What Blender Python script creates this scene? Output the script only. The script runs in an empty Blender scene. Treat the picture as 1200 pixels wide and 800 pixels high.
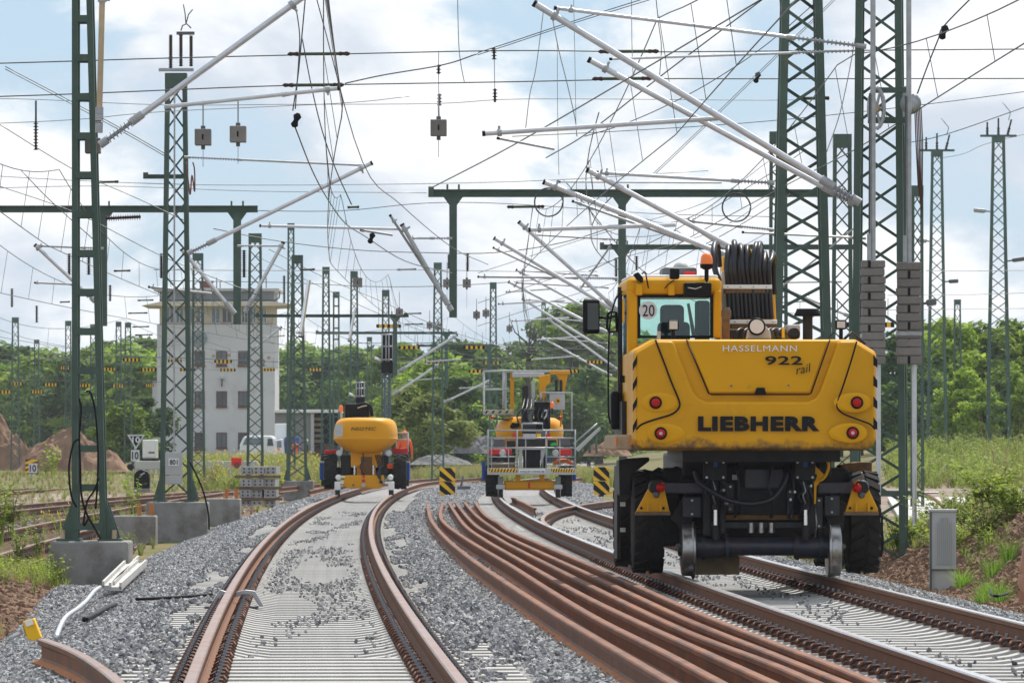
import bpy, bmesh, math, random
import numpy as np
from mathutils import Vector, Matrix
random.seed(7); np.random.seed(7)
R = math.radians
S = bpy.context.scene
COL = S.collection

# ---------------------------------------------------------------- camera, sky, sun, exposure
F = 7000.0            # focal length in photo pixels (1200 wide)
ZC = 1.46             # camera height above the sleeper tops
cam = bpy.data.cameras.new('camera')
cam.lens = 210.0; cam.sensor_width = 36.0; cam.sensor_fit = 'HORIZONTAL'
cam.shift_y = 125.0 / 1200.0
cam.clip_start = 0.5; cam.clip_end = 9000
cam.dof.use_dof = True; cam.dof.focus_distance = 62.0; cam.dof.aperture_fstop = 20.0
cam_o = bpy.data.objects.new('camera', cam); COL.objects.link(cam_o)
cam_o.location = (0, 0, ZC); cam_o.rotation_euler = (R(90), 0, 0)
S.camera = cam_o

SUN_AZ, SUN_EL = 24.0, 57.0      # degrees right of the viewing direction, elevation
W = bpy.data.worlds.new('World'); S.world = W; W.use_nodes = True
def build_world():
    nt = W.node_tree; nt.nodes.clear(); N = nt.nodes.new; L = nt.links.new
    out = N('ShaderNodeOutputWorld'); bg = N('ShaderNodeBackground'); L(bg.outputs[0], out.inputs[0])
    sky = N('ShaderNodeTexSky'); sky.sky_type = 'NISHITA'; sky.sun_disc = False
    sky.sun_elevation = R(SUN_EL); sky.sun_rotation = R(SUN_AZ); sky.air_density = 1.0; sky.dust_density = 0.6; sky.ozone_density = 2.0
    bg.inputs[1].default_value = 0.082
    tc = N('ShaderNodeTexCoord')
    mp = N('ShaderNodeMapping'); mp.inputs['Scale'].default_value = (1, 1, 1.9); mp.inputs['Location'].default_value = (3.37, 1.2, 0.31)
    L(tc.outputs['Generated'], mp.inputs[0])
    n1 = N('ShaderNodeTexNoise'); n1.inputs['Scale'].default_value = 15.0; n1.inputs['Detail'].default_value = 9.0; n1.inputs['Roughness'].default_value = 0.56; n1.inputs['Distortion'].default_value = 0.25
    L(mp.outputs[0], n1.inputs['Vector'])
    cov = N('ShaderNodeMapRange'); cov.interpolation_type = 'SMOOTHSTEP'; cov.inputs[1].default_value = 0.43; cov.inputs[2].default_value = 0.53
    L(n1.outputs[0], cov.inputs[0])
    # shading of the clouds: the same noise looked up a little higher = lit tops, grey bases
    mp2 = N('ShaderNodeMapping'); mp2.inputs['Scale'].default_value = (1, 1, 1.9); mp2.inputs['Location'].default_value = (3.375, 1.2, 0.337)
    L(tc.outputs['Generated'], mp2.inputs[0])
    n2 = N('ShaderNodeTexNoise'); n2.inputs['Scale'].default_value = 15.0; n2.inputs['Detail'].default_value = 7.0; n2.inputs['Roughness'].default_value = 0.5; n2.inputs['Distortion'].default_value = 0.25
    L(mp2.outputs[0], n2.inputs['Vector'])
    sub = N('ShaderNodeMath'); sub.operation = 'SUBTRACT'; L(n1.outputs[0], sub.inputs[0]); L(n2.outputs[0], sub.inputs[1])
    sh = N('ShaderNodeMapRange'); sh.interpolation_type = 'SMOOTHSTEP'; sh.inputs[1].default_value = -0.12; sh.inputs[2].default_value = 0.10
    L(sub.outputs[0], sh.inputs[0])
    cc = N('ShaderNodeMix'); cc.data_type = 'RGBA'
    cc.inputs['A'].default_value = (7.4, 8.2, 9.3, 1); cc.inputs['B'].default_value = (11.6, 11.8, 12.0, 1)
    L(sh.outputs[0], cc.inputs['Factor'])
    # the clear sky between clouds, whitened by thin high cloud
    thin = N('ShaderNodeMix'); thin.data_type = 'RGBA'; thin.inputs['Factor'].default_value = 0.65
    thin.inputs['B'].default_value = (6.0, 8.2, 10.8, 1); L(sky.outputs[0], thin.inputs['A'])
    mix = N('ShaderNodeMix'); mix.data_type = 'RGBA'
    L(cov.outputs[0], mix.inputs['Factor']); L(thin.outputs['Result'], mix.inputs['A']); L(cc.outputs['Result'], mix.inputs['B'])
    L(mix.outputs['Result'], bg.inputs[0])
build_world()
sd = bpy.data.lights.new('sun', 'SUN'); sd.energy = 5.0; sd.angle = R(0.53); sd.color = (1.0, 0.95, 0.87)
so = bpy.data.objects.new('sun', sd); COL.objects.link(so)
sdir = Vector((math.sin(R(SUN_AZ)) * math.cos(R(SUN_EL)), math.cos(R(SUN_AZ)) * math.cos(R(SUN_EL)), math.sin(R(SUN_EL))))
so.rotation_euler = sdir.to_track_quat('Z', 'Y').to_euler(); so.location = sdir * 200
S.view_settings.view_transform = 'Standard'; S.view_settings.look = 'None'
S.view_settings.exposure = 0.17; S.view_settings.gamma = 1.0; S.view_settings.use_curve_mapping = False

# ---------------------------------------------------------------- helpers
def P(x, y, d):                       # a photo pixel at distance d -> world point
    return Vector(((x - 600) * d / F, d, ZC - (y - 525) * d / F))
def T1(d): return 0.406 - 0.0475 * d + 0.0001225 * d * d + 0.0006 * max(0.0, d - 215.0) ** 2      # centre line of the left track
def S1(d): return -0.0475 + 0.000245 * d
T2OFF = 4.47
def T2(d): return T1(d) + T2OFF

def tag(o, label=None, cat=None, group=None, kind=None):
    if label: o['label'] = label
    if cat: o['category'] = cat
    if group: o['group'] = group
    if kind: o['kind'] = kind
    return o
def empty(name, loc=(0, 0, 0), rz=0, label=None, cat=None, group=None, kind=None, parent=None):
    o = bpy.data.objects.new(name, None); COL.objects.link(o); o.location = loc; o.rotation_euler = (0, 0, rz)
    o.empty_display_size = 0.1
    if parent: o.parent = parent
    return tag(o, label, cat, group, kind)
def link(name, me, parent=None, loc=None, rot=None, scale=None):
    o = bpy.data.objects.new(name, me); COL.objects.link(o)
    if parent: o.parent = parent
    if loc is not None: o.location = loc
    if rot is not None: o.rotation_euler = rot
    if scale is not None: o.scale = scale
    return o
def copy_tree(o, parent=None):
    c = o.copy(); COL.objects.link(c); c.parent = parent
    for ch in list(o.children): copy_tree(ch, c)
    return c

def frame(d, up=Vector((0, 0, 1))):
    d = Vector(d).normalized()
    if abs(d.dot(up)) > 0.98: up = Vector((0, 1, 0))
    x = d.cross(up).normalized(); y = x.cross(d).normalized()
    return x, y
class MB:
    def __init__(s): s.v = []; s.f = []; s.m = []; s.sm = []
    def add(s, vs, fs, mi=0, smooth=False):
        b = len(s.v); s.v += [tuple(v) for v in vs]
        for f in fs: s.f.append(tuple(b + i for i in f)); s.m.append(mi); s.sm.append(smooth)
        return s
    def box(s, c, sz, mi=0, rz=0):
        x, y, z = [q / 2 for q in sz]; c = Vector(c); M = Matrix.Rotation(rz, 3, 'Z') if rz else None
        vs = [Vector((a * x, b * y, e * z)) for e in (-1, 1) for b in (-1, 1) for a in (-1, 1)]
        vs = [c + (M @ q if M else q) for q in vs]
        return s.add(vs, [(0, 2, 3, 1), (4, 5, 7, 6), (0, 1, 5, 4), (2, 6, 7, 3), (0, 4, 6, 2), (1, 3, 7, 5)], mi)
    def bb(s, x0, x1, y0, y1, z0, z1, mi=0):
        return s.box(((x0 + x1) / 2, (y0 + y1) / 2, (z0 + z1) / 2), (x1 - x0, y1 - y0, z1 - z0), mi)
    def beam(s, p0, p1, w, h=None, mi=0):
        h = h or w; p0 = Vector(p0); p1 = Vector(p1); x, y = frame(p1 - p0)
        vs = [p + x * (a * w / 2) + y * (b * h / 2) for p in (p0, p1) for a, b in ((-1, -1), (1, -1), (1, 1), (-1, 1))]
        return s.add(vs, [(3, 2, 1, 0), (4, 5, 6, 7), (0, 1, 5, 4), (1, 2, 6, 5), (2, 3, 7, 6), (3, 0, 4, 7)], mi)
    def cyl(s, p0, p1, r0, r1=None, n=10, mi=0, smooth=True, caps=True):
        r1 = r0 if r1 is None else r1; p0 = Vector(p0); p1 = Vector(p1); x, y = frame(p1 - p0)
        vs = []
        for p, r in ((p0, r0), (p1, r1)):
            for i in range(n):
                a = 2 * math.pi * i / n; vs.append(p + x * (r * math.cos(a)) + y * (r * math.sin(a)))
        s.add(vs, [(i, (i + 1) % n, n + (i + 1) % n, n + i) for i in range(n)], mi, smooth)
        if caps:
            s.add(vs[:n], [tuple(range(n))[::-1]], mi); s.add(vs[n:], [tuple(range(n))], mi)
        return s
    def tube(s, pts, r, n=6, mi=0):
        pts = [Vector(p) for p in pts]; vs = []; fs = []; k = len(pts); px = None
        for i, p in enumerate(pts):
            t = (pts[min(i + 1, k - 1)] - pts[max(i - 1, 0)])
            if px is None: x, y = frame(t)
            else:
                t = t.normalized(); x = (px - t * px.dot(t)).normalized(); y = t.cross(x) * -1
            px = x; rr = r[i] if isinstance(r, (list, tuple)) else r
            for j in range(n):
                a = 2 * math.pi * j / n; vs.append(p + x * (rr * math.cos(a)) + y * (rr * math.sin(a)))
        for i in range(k - 1):
            for j in range(n):
                fs.append((i * n + j, i * n + (j + 1) % n, (i + 1) * n + (j + 1) % n, (i + 1) * n + j))
        fs.append(tuple(range(n))[::-1]); fs.append(tuple((k - 1) * n + j for j in range(n)))
        return s.add(vs, fs, mi, True)
    def prism(s, poly, y0, y1, mi=0):       # polygon in xz extruded along y
        n = len(poly); vs = [(p[0], y0, p[1]) for p in poly] + [(p[0], y1, p[1]) for p in poly]
        return s.add(vs, [tuple(range(n)), tuple(range(n, 2 * n))[::-1]] + [(i, n + i, n + (i + 1) % n, (i + 1) % n) for i in range(n)], mi)
    def prism_x(s, poly, x0, x1, mi=0):     # polygon in yz extruded along x
        n = len(poly); vs = [(x0, p[0], p[1]) for p in poly] + [(x1, p[0], p[1]) for p in poly]
        return s.add(vs, [tuple(range(n))[::-1], tuple(range(n, 2 * n))] + [((i + 1) % n, n + (i + 1) % n, n + i, i) for i in range(n)], mi)
    def lathe(s, c, axis, prof, n=14, mi=0, smooth=True):   # prof: (t along axis, radius)
        c = Vector(c); a = Vector(axis).normalized(); x, y = frame(a); vs = []; fs = []
        for t, r in prof:
            for j in range(n):
                q = 2 * math.pi * j / n; vs.append(c + a * t + x * (r * math.cos(q)) + y * (r * math.sin(q)))
        for i in range(len(prof) - 1):
            for j in range(n): fs.append((i * n + j, i * n + (j + 1) % n, (i + 1) * n + (j + 1) % n, (i + 1) * n + j))
        s.add(vs, fs, mi, smooth)
        s.add(vs[:n], [tuple(range(n))[::-1]], mi); s.add(vs[-n:], [tuple(range(n))], mi)
        return s
    def mesh(s, name, mats):
        me = bpy.data.meshes.new(name); me.from_pydata(s.v, [], s.f)
        for m in (mats if isinstance(mats, (list, tuple)) else [mats]): me.materials.append(m)
        me.polygons.foreach_set('material_index', s.m); me.polygons.foreach_set('use_smooth', s.sm)
        me.update(); return me
    def build(s, name, mats, parent=None, bevel=0, seg=2, fix=False):
        me = s.mesh(name, mats)
        if fix:
            bm = bmesh.new(); bm.from_mesh(me); bmesh.ops.recalc_face_normals(bm, faces=bm.faces); bm.to_mesh(me); bm.free()
        o = link(name, me, parent)
        if bevel:
            b = o.modifiers.new('bevel', 'BEVEL'); b.width = bevel; b.segments = seg; b.limit_method = 'ANGLE'; b.angle_limit = R(35)
            b.harden_normals = False
        return o
def at(o, loc, rz=0):
    o.location = loc; o.rotation_euler = (0, 0, rz); return o

# ---------------------------------------------------------------- materials
def mat(name, col, rough=0.6, metal=0.0, var=0.0, scale=8.0, col2=None, bump=0.0, bscale=None, rnd=0.0, spec=None, coat=0.0, coords='Object', trans=0.0, dirt=None):
    m = bpy.data.materials.new(name); m.use_nodes = True; nt = m.node_tree; N = nt.nodes.new; L = nt.links.new
    b = nt.nodes['Principled BSDF']; b.inputs['Roughness'].default_value = rough; b.inputs['Metallic'].default_value = metal
    lum = max(col); b.inputs['Specular IOR Level'].default_value = spec if spec is not None else (0.5 if metal > 0.3 or coat else 0.12 if lum < 0.08 else 0.25)
    if coat: b.inputs['Coat Weight'].default_value = coat; b.inputs['Coat Roughness'].default_value = 0.15
    if trans: b.inputs['Transmission Weight'].default_value = trans
    c = (*col, 1); b.inputs['Base Color'].default_value = c
    tc = N('ShaderNodeTexCoord'); last = None
    if var or col2:
        n = N('ShaderNodeTexNoise'); n.inputs['Scale'].default_value = scale; n.inputs['Detail'].default_value = 6; n.inputs['Roughness'].default_value = 0.6
        L(tc.outputs[coords], n.inputs['Vector'])
        mr = N('ShaderNodeMapRange'); mr.inputs[1].default_value = 0.3; mr.inputs[2].default_value = 0.7; L(n.outputs[0], mr.inputs[0])
        mx = N('ShaderNodeMix'); mx.data_type = 'RGBA'; mx.inputs['A'].default_value = c
        c2 = col2 if col2 else tuple(q * (1 - var) for q in col)
        mx.inputs['B'].default_value = (*c2, 1); L(mr.outputs[0], mx.inputs['Factor']); last = mx.outputs['Result']
        rr = N('ShaderNodeMapRange'); rr.inputs[3].default_value = max(0.03, rough - 0.1); rr.inputs[4].default_value = min(1, rough + 0.12)
        L(n.outputs[0], rr.inputs[0]); L(rr.outputs[0], b.inputs['Roughness'])
    if dirt:      # dirt = (colour, noise scale, low, high)
        n = N('ShaderNodeTexNoise'); n.inputs['Scale'].default_value = dirt[1]; n.inputs['Detail'].default_value = 9; n.inputs['Roughness'].default_value = 0.7
        L(tc.outputs[coords], n.inputs['Vector'])
        mr = N('ShaderNodeMapRange'); mr.inputs[1].default_value = dirt[2]; mr.inputs[2].default_value = dirt[3]; L(n.outputs[0], mr.inputs[0])
        mx = N('ShaderNodeMix'); mx.data_type = 'RGBA'; mx.inputs['A'].default_value = c
        if last: L(last, mx.inputs['A'])
        mx.inputs['B'].default_value = (*dirt[0], 1); L(mr.outputs[0], mx.inputs['Factor']); last = mx.outputs['Result']
    if rnd:
        oi = N('ShaderNodeObjectInfo'); mr = N('ShaderNodeMapRange'); mr.inputs[3].default_value = 1 - rnd; mr.inputs[4].default_value = 1 + rnd
        L(oi.outputs['Random'], mr.inputs[0]); hs = N('ShaderNodeHueSaturation'); hs.inputs['Color'].default_value = c
        if last: L(last, hs.inputs['Color'])
        L(mr.outputs[0], hs.inputs['Value']); last = hs.outputs[0]
    if last: L(last, b.inputs['Base Color'])
    if bump:
        n = N('ShaderNodeTexNoise'); n.inputs['Scale'].default_value = bscale or scale * 3; n.inputs['Detail'].default_value = 8
        L(tc.outputs[coords], n.inputs['Vector']); bp = N('ShaderNodeBump'); bp.inputs['Strength'].default_value = bump; bp.inputs['Distance'].default_value = 0.02
        L(n.outputs[0], bp.inputs['Height']); L(bp.outputs[0], b.inputs['Normal'])
    return m
M = {}
M['green'] = mat('mast_green', (0.072, 0.112, 0.088), 0.5, 0, 0.25, 3, rnd=0.12, dirt=((0.16, 0.13, 0.08), 2.0, 0.62, 0.8))
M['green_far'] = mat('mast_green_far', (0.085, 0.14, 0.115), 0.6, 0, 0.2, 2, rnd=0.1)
M['galv'] = mat('galvanised_tube', (0.62, 0.63, 0.65), 0.34, 0.75, 0.2, 6)
M['galv_dull'] = mat('galvanised_dull', (0.42, 0.43, 0.44), 0.5, 0.5, 0.25, 9)
M['bronze'] = mat('bronze_tube', (0.50, 0.38, 0.24), 0.4, 0.5, 0.25, 5)
M['wire'] = mat('wire_dark', (0.09, 0.10, 0.10), 0.45, 0.5, 0.2, 2)
M['wire_light'] = mat('wire_light', (0.30, 0.31, 0.32), 0.45, 0.5, 0.2, 2)
M['insul'] = mat('insulator_brown', (0.055, 0.035, 0.03), 0.25, 0, 0.2, 20)
M['insul_grey'] = mat('insulator_grey', (0.33, 0.34, 0.37), 0.35, 0, 0.15, 20)
M['insul_green'] = mat('section_insulator_green', (0.06, 0.085, 0.045), 0.45, 0, 0.3, 12)
M['concrete'] = mat('concrete', (0.29, 0.28, 0.265), 0.85, 0, 0.3, 3, bump=0.5, bscale=25, dirt=((0.13, 0.105, 0.08), 1.6, 0.50, 0.72))
M['weight'] = mat('concrete_weight', (0.235, 0.215, 0.20), 0.9, 0, 0.2, 7, bump=0.4, bscale=30, rnd=0.16)
M['sleeper'] = mat('sleeper_concrete', (0.47, 0.455, 0.43), 0.85, 0, 0.18, 7, bump=0.25, bscale=40, rnd=0.10, dirt=((0.30, 0.27, 0.23), 9, 0.58, 0.75))
M['rust'] = mat('rail_rust', (0.12, 0.055, 0.030), 0.75, 0.1, 0, 6, col2=(0.19, 0.085, 0.042), bump=0.2, bscale=60, coords='Generated' if False else 'Object')
M['rust_new'] = mat('rail_rust_loose', (0.080, 0.032, 0.017), 0.62, 0.05, 0, 1.3, col2=(0.22, 0.085, 0.036), dirt=((0.30, 0.13, 0.05), 6, 0.55, 0.8), bump=0.15, bscale=50)
M['rust_orange'] = mat('rail_rust_orange', (0.50, 0.19, 0.05), 0.75, 0.0, 0, 4, col2=(0.36, 0.13, 0.05), bump=0.15, bscale=50)
M['railhead_brown'] = mat('railhead_brown', (0.27, 0.19, 0.165), 0.38, 0.5, 0, 3, col2=(0.22, 0.12, 0.08))
M['railhead'] = mat('railhead_polished', (0.52, 0.50, 0.50), 0.28, 0.9, 0.2, 3)
M['clip'] = mat('clip_rust', (0.10, 0.042, 0.026), 0.6, 0.2, 0.3, 30, rnd=0.2)
M['bolt'] = mat('bolt_steel', (0.20, 0.21, 0.23), 0.4, 0.7, 0.2, 30)
M['stone'] = mat('ballast_stone', (0.40, 0.395, 0.39), 0.85, 0, 0.3, 1.2, bump=0.2, bscale=1.5, rnd=0.5)
M['stone_dark'] = mat('ballast_stone_dark', (0.21, 0.215, 0.23), 0.85, 0, 0.3, 1.2, bump=0.2, bscale=1.5, rnd=0.5)
M['yellow'] = mat('machine_yellow', (0.70, 0.335, 0.001), 0.45, 0, 0.06, 2.5, spec=0.22, dirt=((0.30, 0.17, 0.04), 5, 0.66, 0.85))
M['yellow_far'] = mat('machine_yellow_orange', (0.70, 0.31, 0.003), 0.45, 0, 0.08, 2.5, spec=0.25, dirt=((0.33, 0.2, 0.05), 5, 0.66, 0.85))
def lower_dirt(m):
    nt = m.node_tree; N = nt.nodes.new; L = nt.links.new; b = nt.nodes['Principled BSDF']; src = b.inputs['Base Color'].links[0].from_socket
    tc = N('ShaderNodeTexCoord'); sp = N('ShaderNodeSeparateXYZ'); L(tc.outputs['Object'], sp.inputs[0])
    n = N('ShaderNodeTexNoise'); n.inputs['Scale'].default_value = 5.0; n.inputs['Detail'].default_value = 9; n.inputs['Roughness'].default_value = 0.7; L(tc.outputs['Object'], n.inputs['Vector'])
    a = N('ShaderNodeMath'); a.operation = 'MULTIPLY_ADD'; L(n.outputs[0], a.inputs[0]); a.inputs[1].default_value = -0.42; L(sp.outputs[2], a.inputs[2])
    mr = N('ShaderNodeMapRange'); mr.inputs[1].default_value = 1.16; mr.inputs[2].default_value = 1.07; L(a.outputs[0], mr.inputs[0])
    mx = N('ShaderNodeMix'); mx.data_type = 'RGBA'; L(mr.outputs[0], mx.inputs['Factor']); L(src, mx.inputs['A']); mx.inputs['B'].default_value = (0.15, 0.085, 0.03, 1); L(mx.outputs['Result'], b.inputs['Base Color'])
M['yellow_cw'] = mat('counterweight_yellow', (0.68, 0.325, 0.001), 0.42, 0, 0.12, 1.6, spec=0.25, dirt=((0.40, 0.20, 0.015), 3, 0.55, 0.85)); lower_dirt(M['yellow_cw'])
M['black'] = mat('black_plastic', (0.010, 0.010, 0.012), 0.45, 0, 0.2, 12)
M['rubber'] = mat('tyre_rubber', (0.018, 0.018, 0.019), 0.85, 0, 0, 9, col2=(0.038, 0.035, 0.031), bump=0.2, bscale=50)
M['chassis'] = mat('chassis_dark', (0.020, 0.022, 0.028), 0.45, 0.05, 0, 6, col2=(0.045, 0.040, 0.036), bump=0.1, bscale=30)
M['axle'] = mat('axle_blue_black', (0.020, 0.028, 0.050), 0.35, 0.1, 0, 9, col2=(0.055, 0.045, 0.048), spec=0.4)
M['steel'] = mat('worn_steel', (0.42, 0.41, 0.40), 0.3, 0.95, 0.25, 9, dirt=((0.12, 0.08, 0.05), 6, 0.52, 0.7))
M['chrome'] = mat('chrome', (0.75, 0.76, 0.78), 0.12, 1.0)
M['white'] = mat('white_paint', (0.78, 0.78, 0.76), 0.5, 0, 0.08, 3, dirt=((0.35, 0.32, 0.28), 3, 0.6, 0.8))
M['offwhite'] = mat('tower_render', (0.62, 0.615, 0.62), 0.85, 0, 0.14, 0.35, bump=0.1, bscale=8, dirt=((0.34, 0.32, 0.30), 0.45, 0.54, 0.80))
M['cream'] = mat('tower_cream', (0.62, 0.55, 0.43), 0.8, 0, 0.1, 0.8)
M['greyblue'] = mat('tower_fascia', (0.30, 0.33, 0.35), 0.7, 0, 0.15, 1.0)
M['wood'] = mat('old_wood', (0.20, 0.13, 0.08), 0.8, 0, 0.4, 12, bump=0.2)
M['wood_pale'] = mat('pale_wood', (0.45, 0.34, 0.22), 0.8, 0, 0.3, 12)
M['brickred'] = mat('brick_red', (0.22, 0.09, 0.07), 0.85, 0, 0.3, 6)
M['darkglass'] = mat('dark_window', (0.045, 0.055, 0.065), 0.12, 0, 0.3, 1.5, spec=0.7)
M['blueglass'] = mat('blue_window', (0.16, 0.21, 0.27), 0.15, 0, 0.3, 1.5, spec=0.7)
M['orange'] = mat('hi_vis_orange', (0.85, 0.13, 0.03), 0.7, 0, 0.12, 10)
M['skin'] = mat('skin', (0.42, 0.24, 0.16), 0.55, 0, 0.12, 30)
M['blue'] = mat('blue_paint', (0.03, 0.08, 0.32), 0.45, 0, 0.1, 5)
M['red'] = mat('red_paint', (0.60, 0.03, 0.03), 0.4, 0, 0.1, 5)
M['soil'] = mat('soil_brown', (0.16, 0.095, 0.062), 0.95, 0, 0, 1.2, col2=(0.30, 0.19, 0.125), bump=0.9, bscale=5)
M['cabinet'] = mat('cabinet_grey', (0.44, 0.44, 0.44), 0.6, 0, 0.08, 4)
M['stripe_y'] = mat('board_yellow', (0.85, 0.48, 0.02), 0.5, 0, 0.1, 6)
M['stripe_k'] = mat('board_black', (0.015, 0.015, 0.017), 0.5, 0, 0.1, 6)
M['beacon'] = mat('beacon_orange', (0.95, 0.20, 0.01), 0.25, 0, 0, 1, coat=0.3)
M['redlens'] = mat('red_lens', (0.50, 0.006, 0.006), 0.3, 0, 0.2, 40, spec=0.25)
M['lens'] = mat('lamp_lens', (0.55, 0.56, 0.56), 0.15, 0, 0.2, 60, coat=0.5)
M['bluehose'] = mat('hose_rubber', (0.016, 0.017, 0.022), 0.38, 0, 0.2, 14, spec=0.45)
M['text_white'] = mat('text_white', (0.72, 0.73, 0.75), 0.5)
M['grey_dk'] = mat('grey_dark', (0.12, 0.125, 0.13), 0.55, 0, 0.2, 6)
M['grey_lt'] = mat('grey_light', (0.48, 0.48, 0.48), 0.55, 0, 0.15, 6)
def glass_mat():
    m = bpy.data.materials.new('tinted_glass'); m.use_nodes = True; nt = m.node_tree; nt.nodes.clear(); N = nt.nodes.new; L = nt.links.new
    o = N('ShaderNodeOutputMaterial'); mx = N('ShaderNodeMixShader'); t = N('ShaderNodeBsdfTransparent'); g = N('ShaderNodeBsdfGlossy')
    t.inputs[0].default_value = (0.80, 0.92, 0.89, 1); g.inputs['Roughness'].default_value = 0.03; g.inputs['Color'].default_value = (0.9, 0.95, 1, 1)
    fr = N('ShaderNodeFresnel'); fr.inputs[0].default_value = 1.5
    L(fr.outputs[0], mx.inputs[0]); L(t.outputs[0], mx.inputs[1]); L(g.outputs[0], mx.inputs[2]); L(mx.outputs[0], o.inputs[0]); return m
M['glass'] = glass_mat()
def leaf_mat(name, c1, c2, rnd=0.25, tl=0.35):
    m = bpy.data.materials.new(name); m.use_nodes = True; nt = m.node_tree; N = nt.nodes.new; L = nt.links.new
    b = nt.nodes['Principled BSDF']; b.inputs['Roughness'].default_value = 0.6; b.inputs['Specular IOR Level'].default_value = 0.15
    g = N('ShaderNodeNewGeometry'); r = N('ShaderNodeMix'); r.data_type = 'RGBA'; r.inputs['A'].default_value = (*c1, 1); r.inputs['B'].default_value = (*c2, 1)
    L(g.outputs['Random Per Island'], r.inputs['Factor'])
    oi = N('ShaderNodeObjectInfo'); mr = N('ShaderNodeMapRange'); mr.inputs[3].default_value = 1 - rnd; mr.inputs[4].default_value = 1 + rnd; L(oi.outputs['Random'], mr.inputs[0])
    hs = N('ShaderNodeHueSaturation'); L(r.outputs['Result'], hs.inputs['Color']); L(mr.outputs[0], hs.inputs['Value'])
    L(hs.outputs[0], b.inputs['Base Color'])
    t = N('ShaderNodeBsdfTranslucent'); L(hs.outputs[0], t.inputs['Color']); mx = N('ShaderNodeMixShader'); mx.inputs[0].default_value = tl
    L(b.outputs[0], mx.inputs[1]); L(t.outputs[0], mx.inputs[2]); L(mx.outputs[0], nt.nodes['Material Output'].inputs[0]); return m
M['leaf_dark'] = leaf_mat('foliage_dark', (0.048, 0.105, 0.024), (0.13, 0.21, 0.04), tl=0.5)
M['leaf_mid'] = leaf_mat('foliage_mid', (0.115, 0.215, 0.022), (0.30, 0.40, 0.05), tl=0.5)
M['leaf_light'] = leaf_mat('foliage_light', (0.15, 0.21, 0.04), (0.28, 0.32, 0.08), tl=0.45)
M['leaf_lime'] = leaf_mat('foliage_lime', (0.20, 0.32, 0.03), (0.40, 0.46, 0.08), tl=0.45)
M['leaf_bright'] = leaf_mat('foliage_bright', (0.15, 0.27, 0.02), (0.38, 0.47, 0.06), tl=0.5)
M['leaf_dry'] = leaf_mat('foliage_dry', (0.22, 0.17, 0.08), (0.38, 0.30, 0.15))
M['leaf_horsetail'] = leaf_mat('foliage_horsetail', (0.13, 0.26, 0.03), (0.24, 0.38, 0.05), tl=0.5)
M['petal'] = leaf_mat('petal_yellow', (0.75, 0.50, 0.03), (0.85, 0.62, 0.06))
M['bark'] = mat('bark', (0.09, 0.075, 0.06), 0.9, 0, 0.4, 3, bump=0.6, bscale=8)
# ---------------------------------------------------------------- ground
from mathutils import noise as mnoise
def sst(a, b, x):
    t = min(1, max(0, (x - a) / (b - a))); return t * t * (3 - 2 * t)
def Tc(d): return T1(min(d, 250)) + max(0, d - 250) * 0.012
def gz(u, d):
    X = Tc(d) + u
    if u < 2.2: z = -0.06 - 0.36 * sst(-1.75, -3.0, u) if u < -1.75 else -0.06
    else: z = -0.06 - 0.2 * sst(6.1, 7.1, u)
    z -= 0.13 * (sst(1.34, 1.24, abs(u)) + sst(1.34, 1.24, abs(u - T2OFF))) * sst(200, 150, d)      # cribs between the sleepers
    nz = mnoise.noise((X * 0.35, d * 0.18, 0.3)) * 0.12 + mnoise.noise((X * 1.3, d * 0.6, 5.1)) * 0.05
    out = max(sst(-2.6, -4.0, u), sst(7.0, 8.2, u))
    z += nz * out
    z += 0.34 * math.exp(-((X + 5.55) / 1.1) ** 2 - ((d - 68) / 7.0) ** 2) * sst(-2.4, -3.2, u)      # spoil heap beside the nearest mast
    z += 0.95 * sst(7.3, 9.0, u) * sst(60, 71, d) * sst(92, 80, d)                                    # bank on the right
    z += 1.45 * sst(238, 300, d) * sst(9, 22, X)                                                      # field rising on the far right
    z += 0.5 * sst(200, 300, d) * sst(-7, -14, X)
    return z
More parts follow.
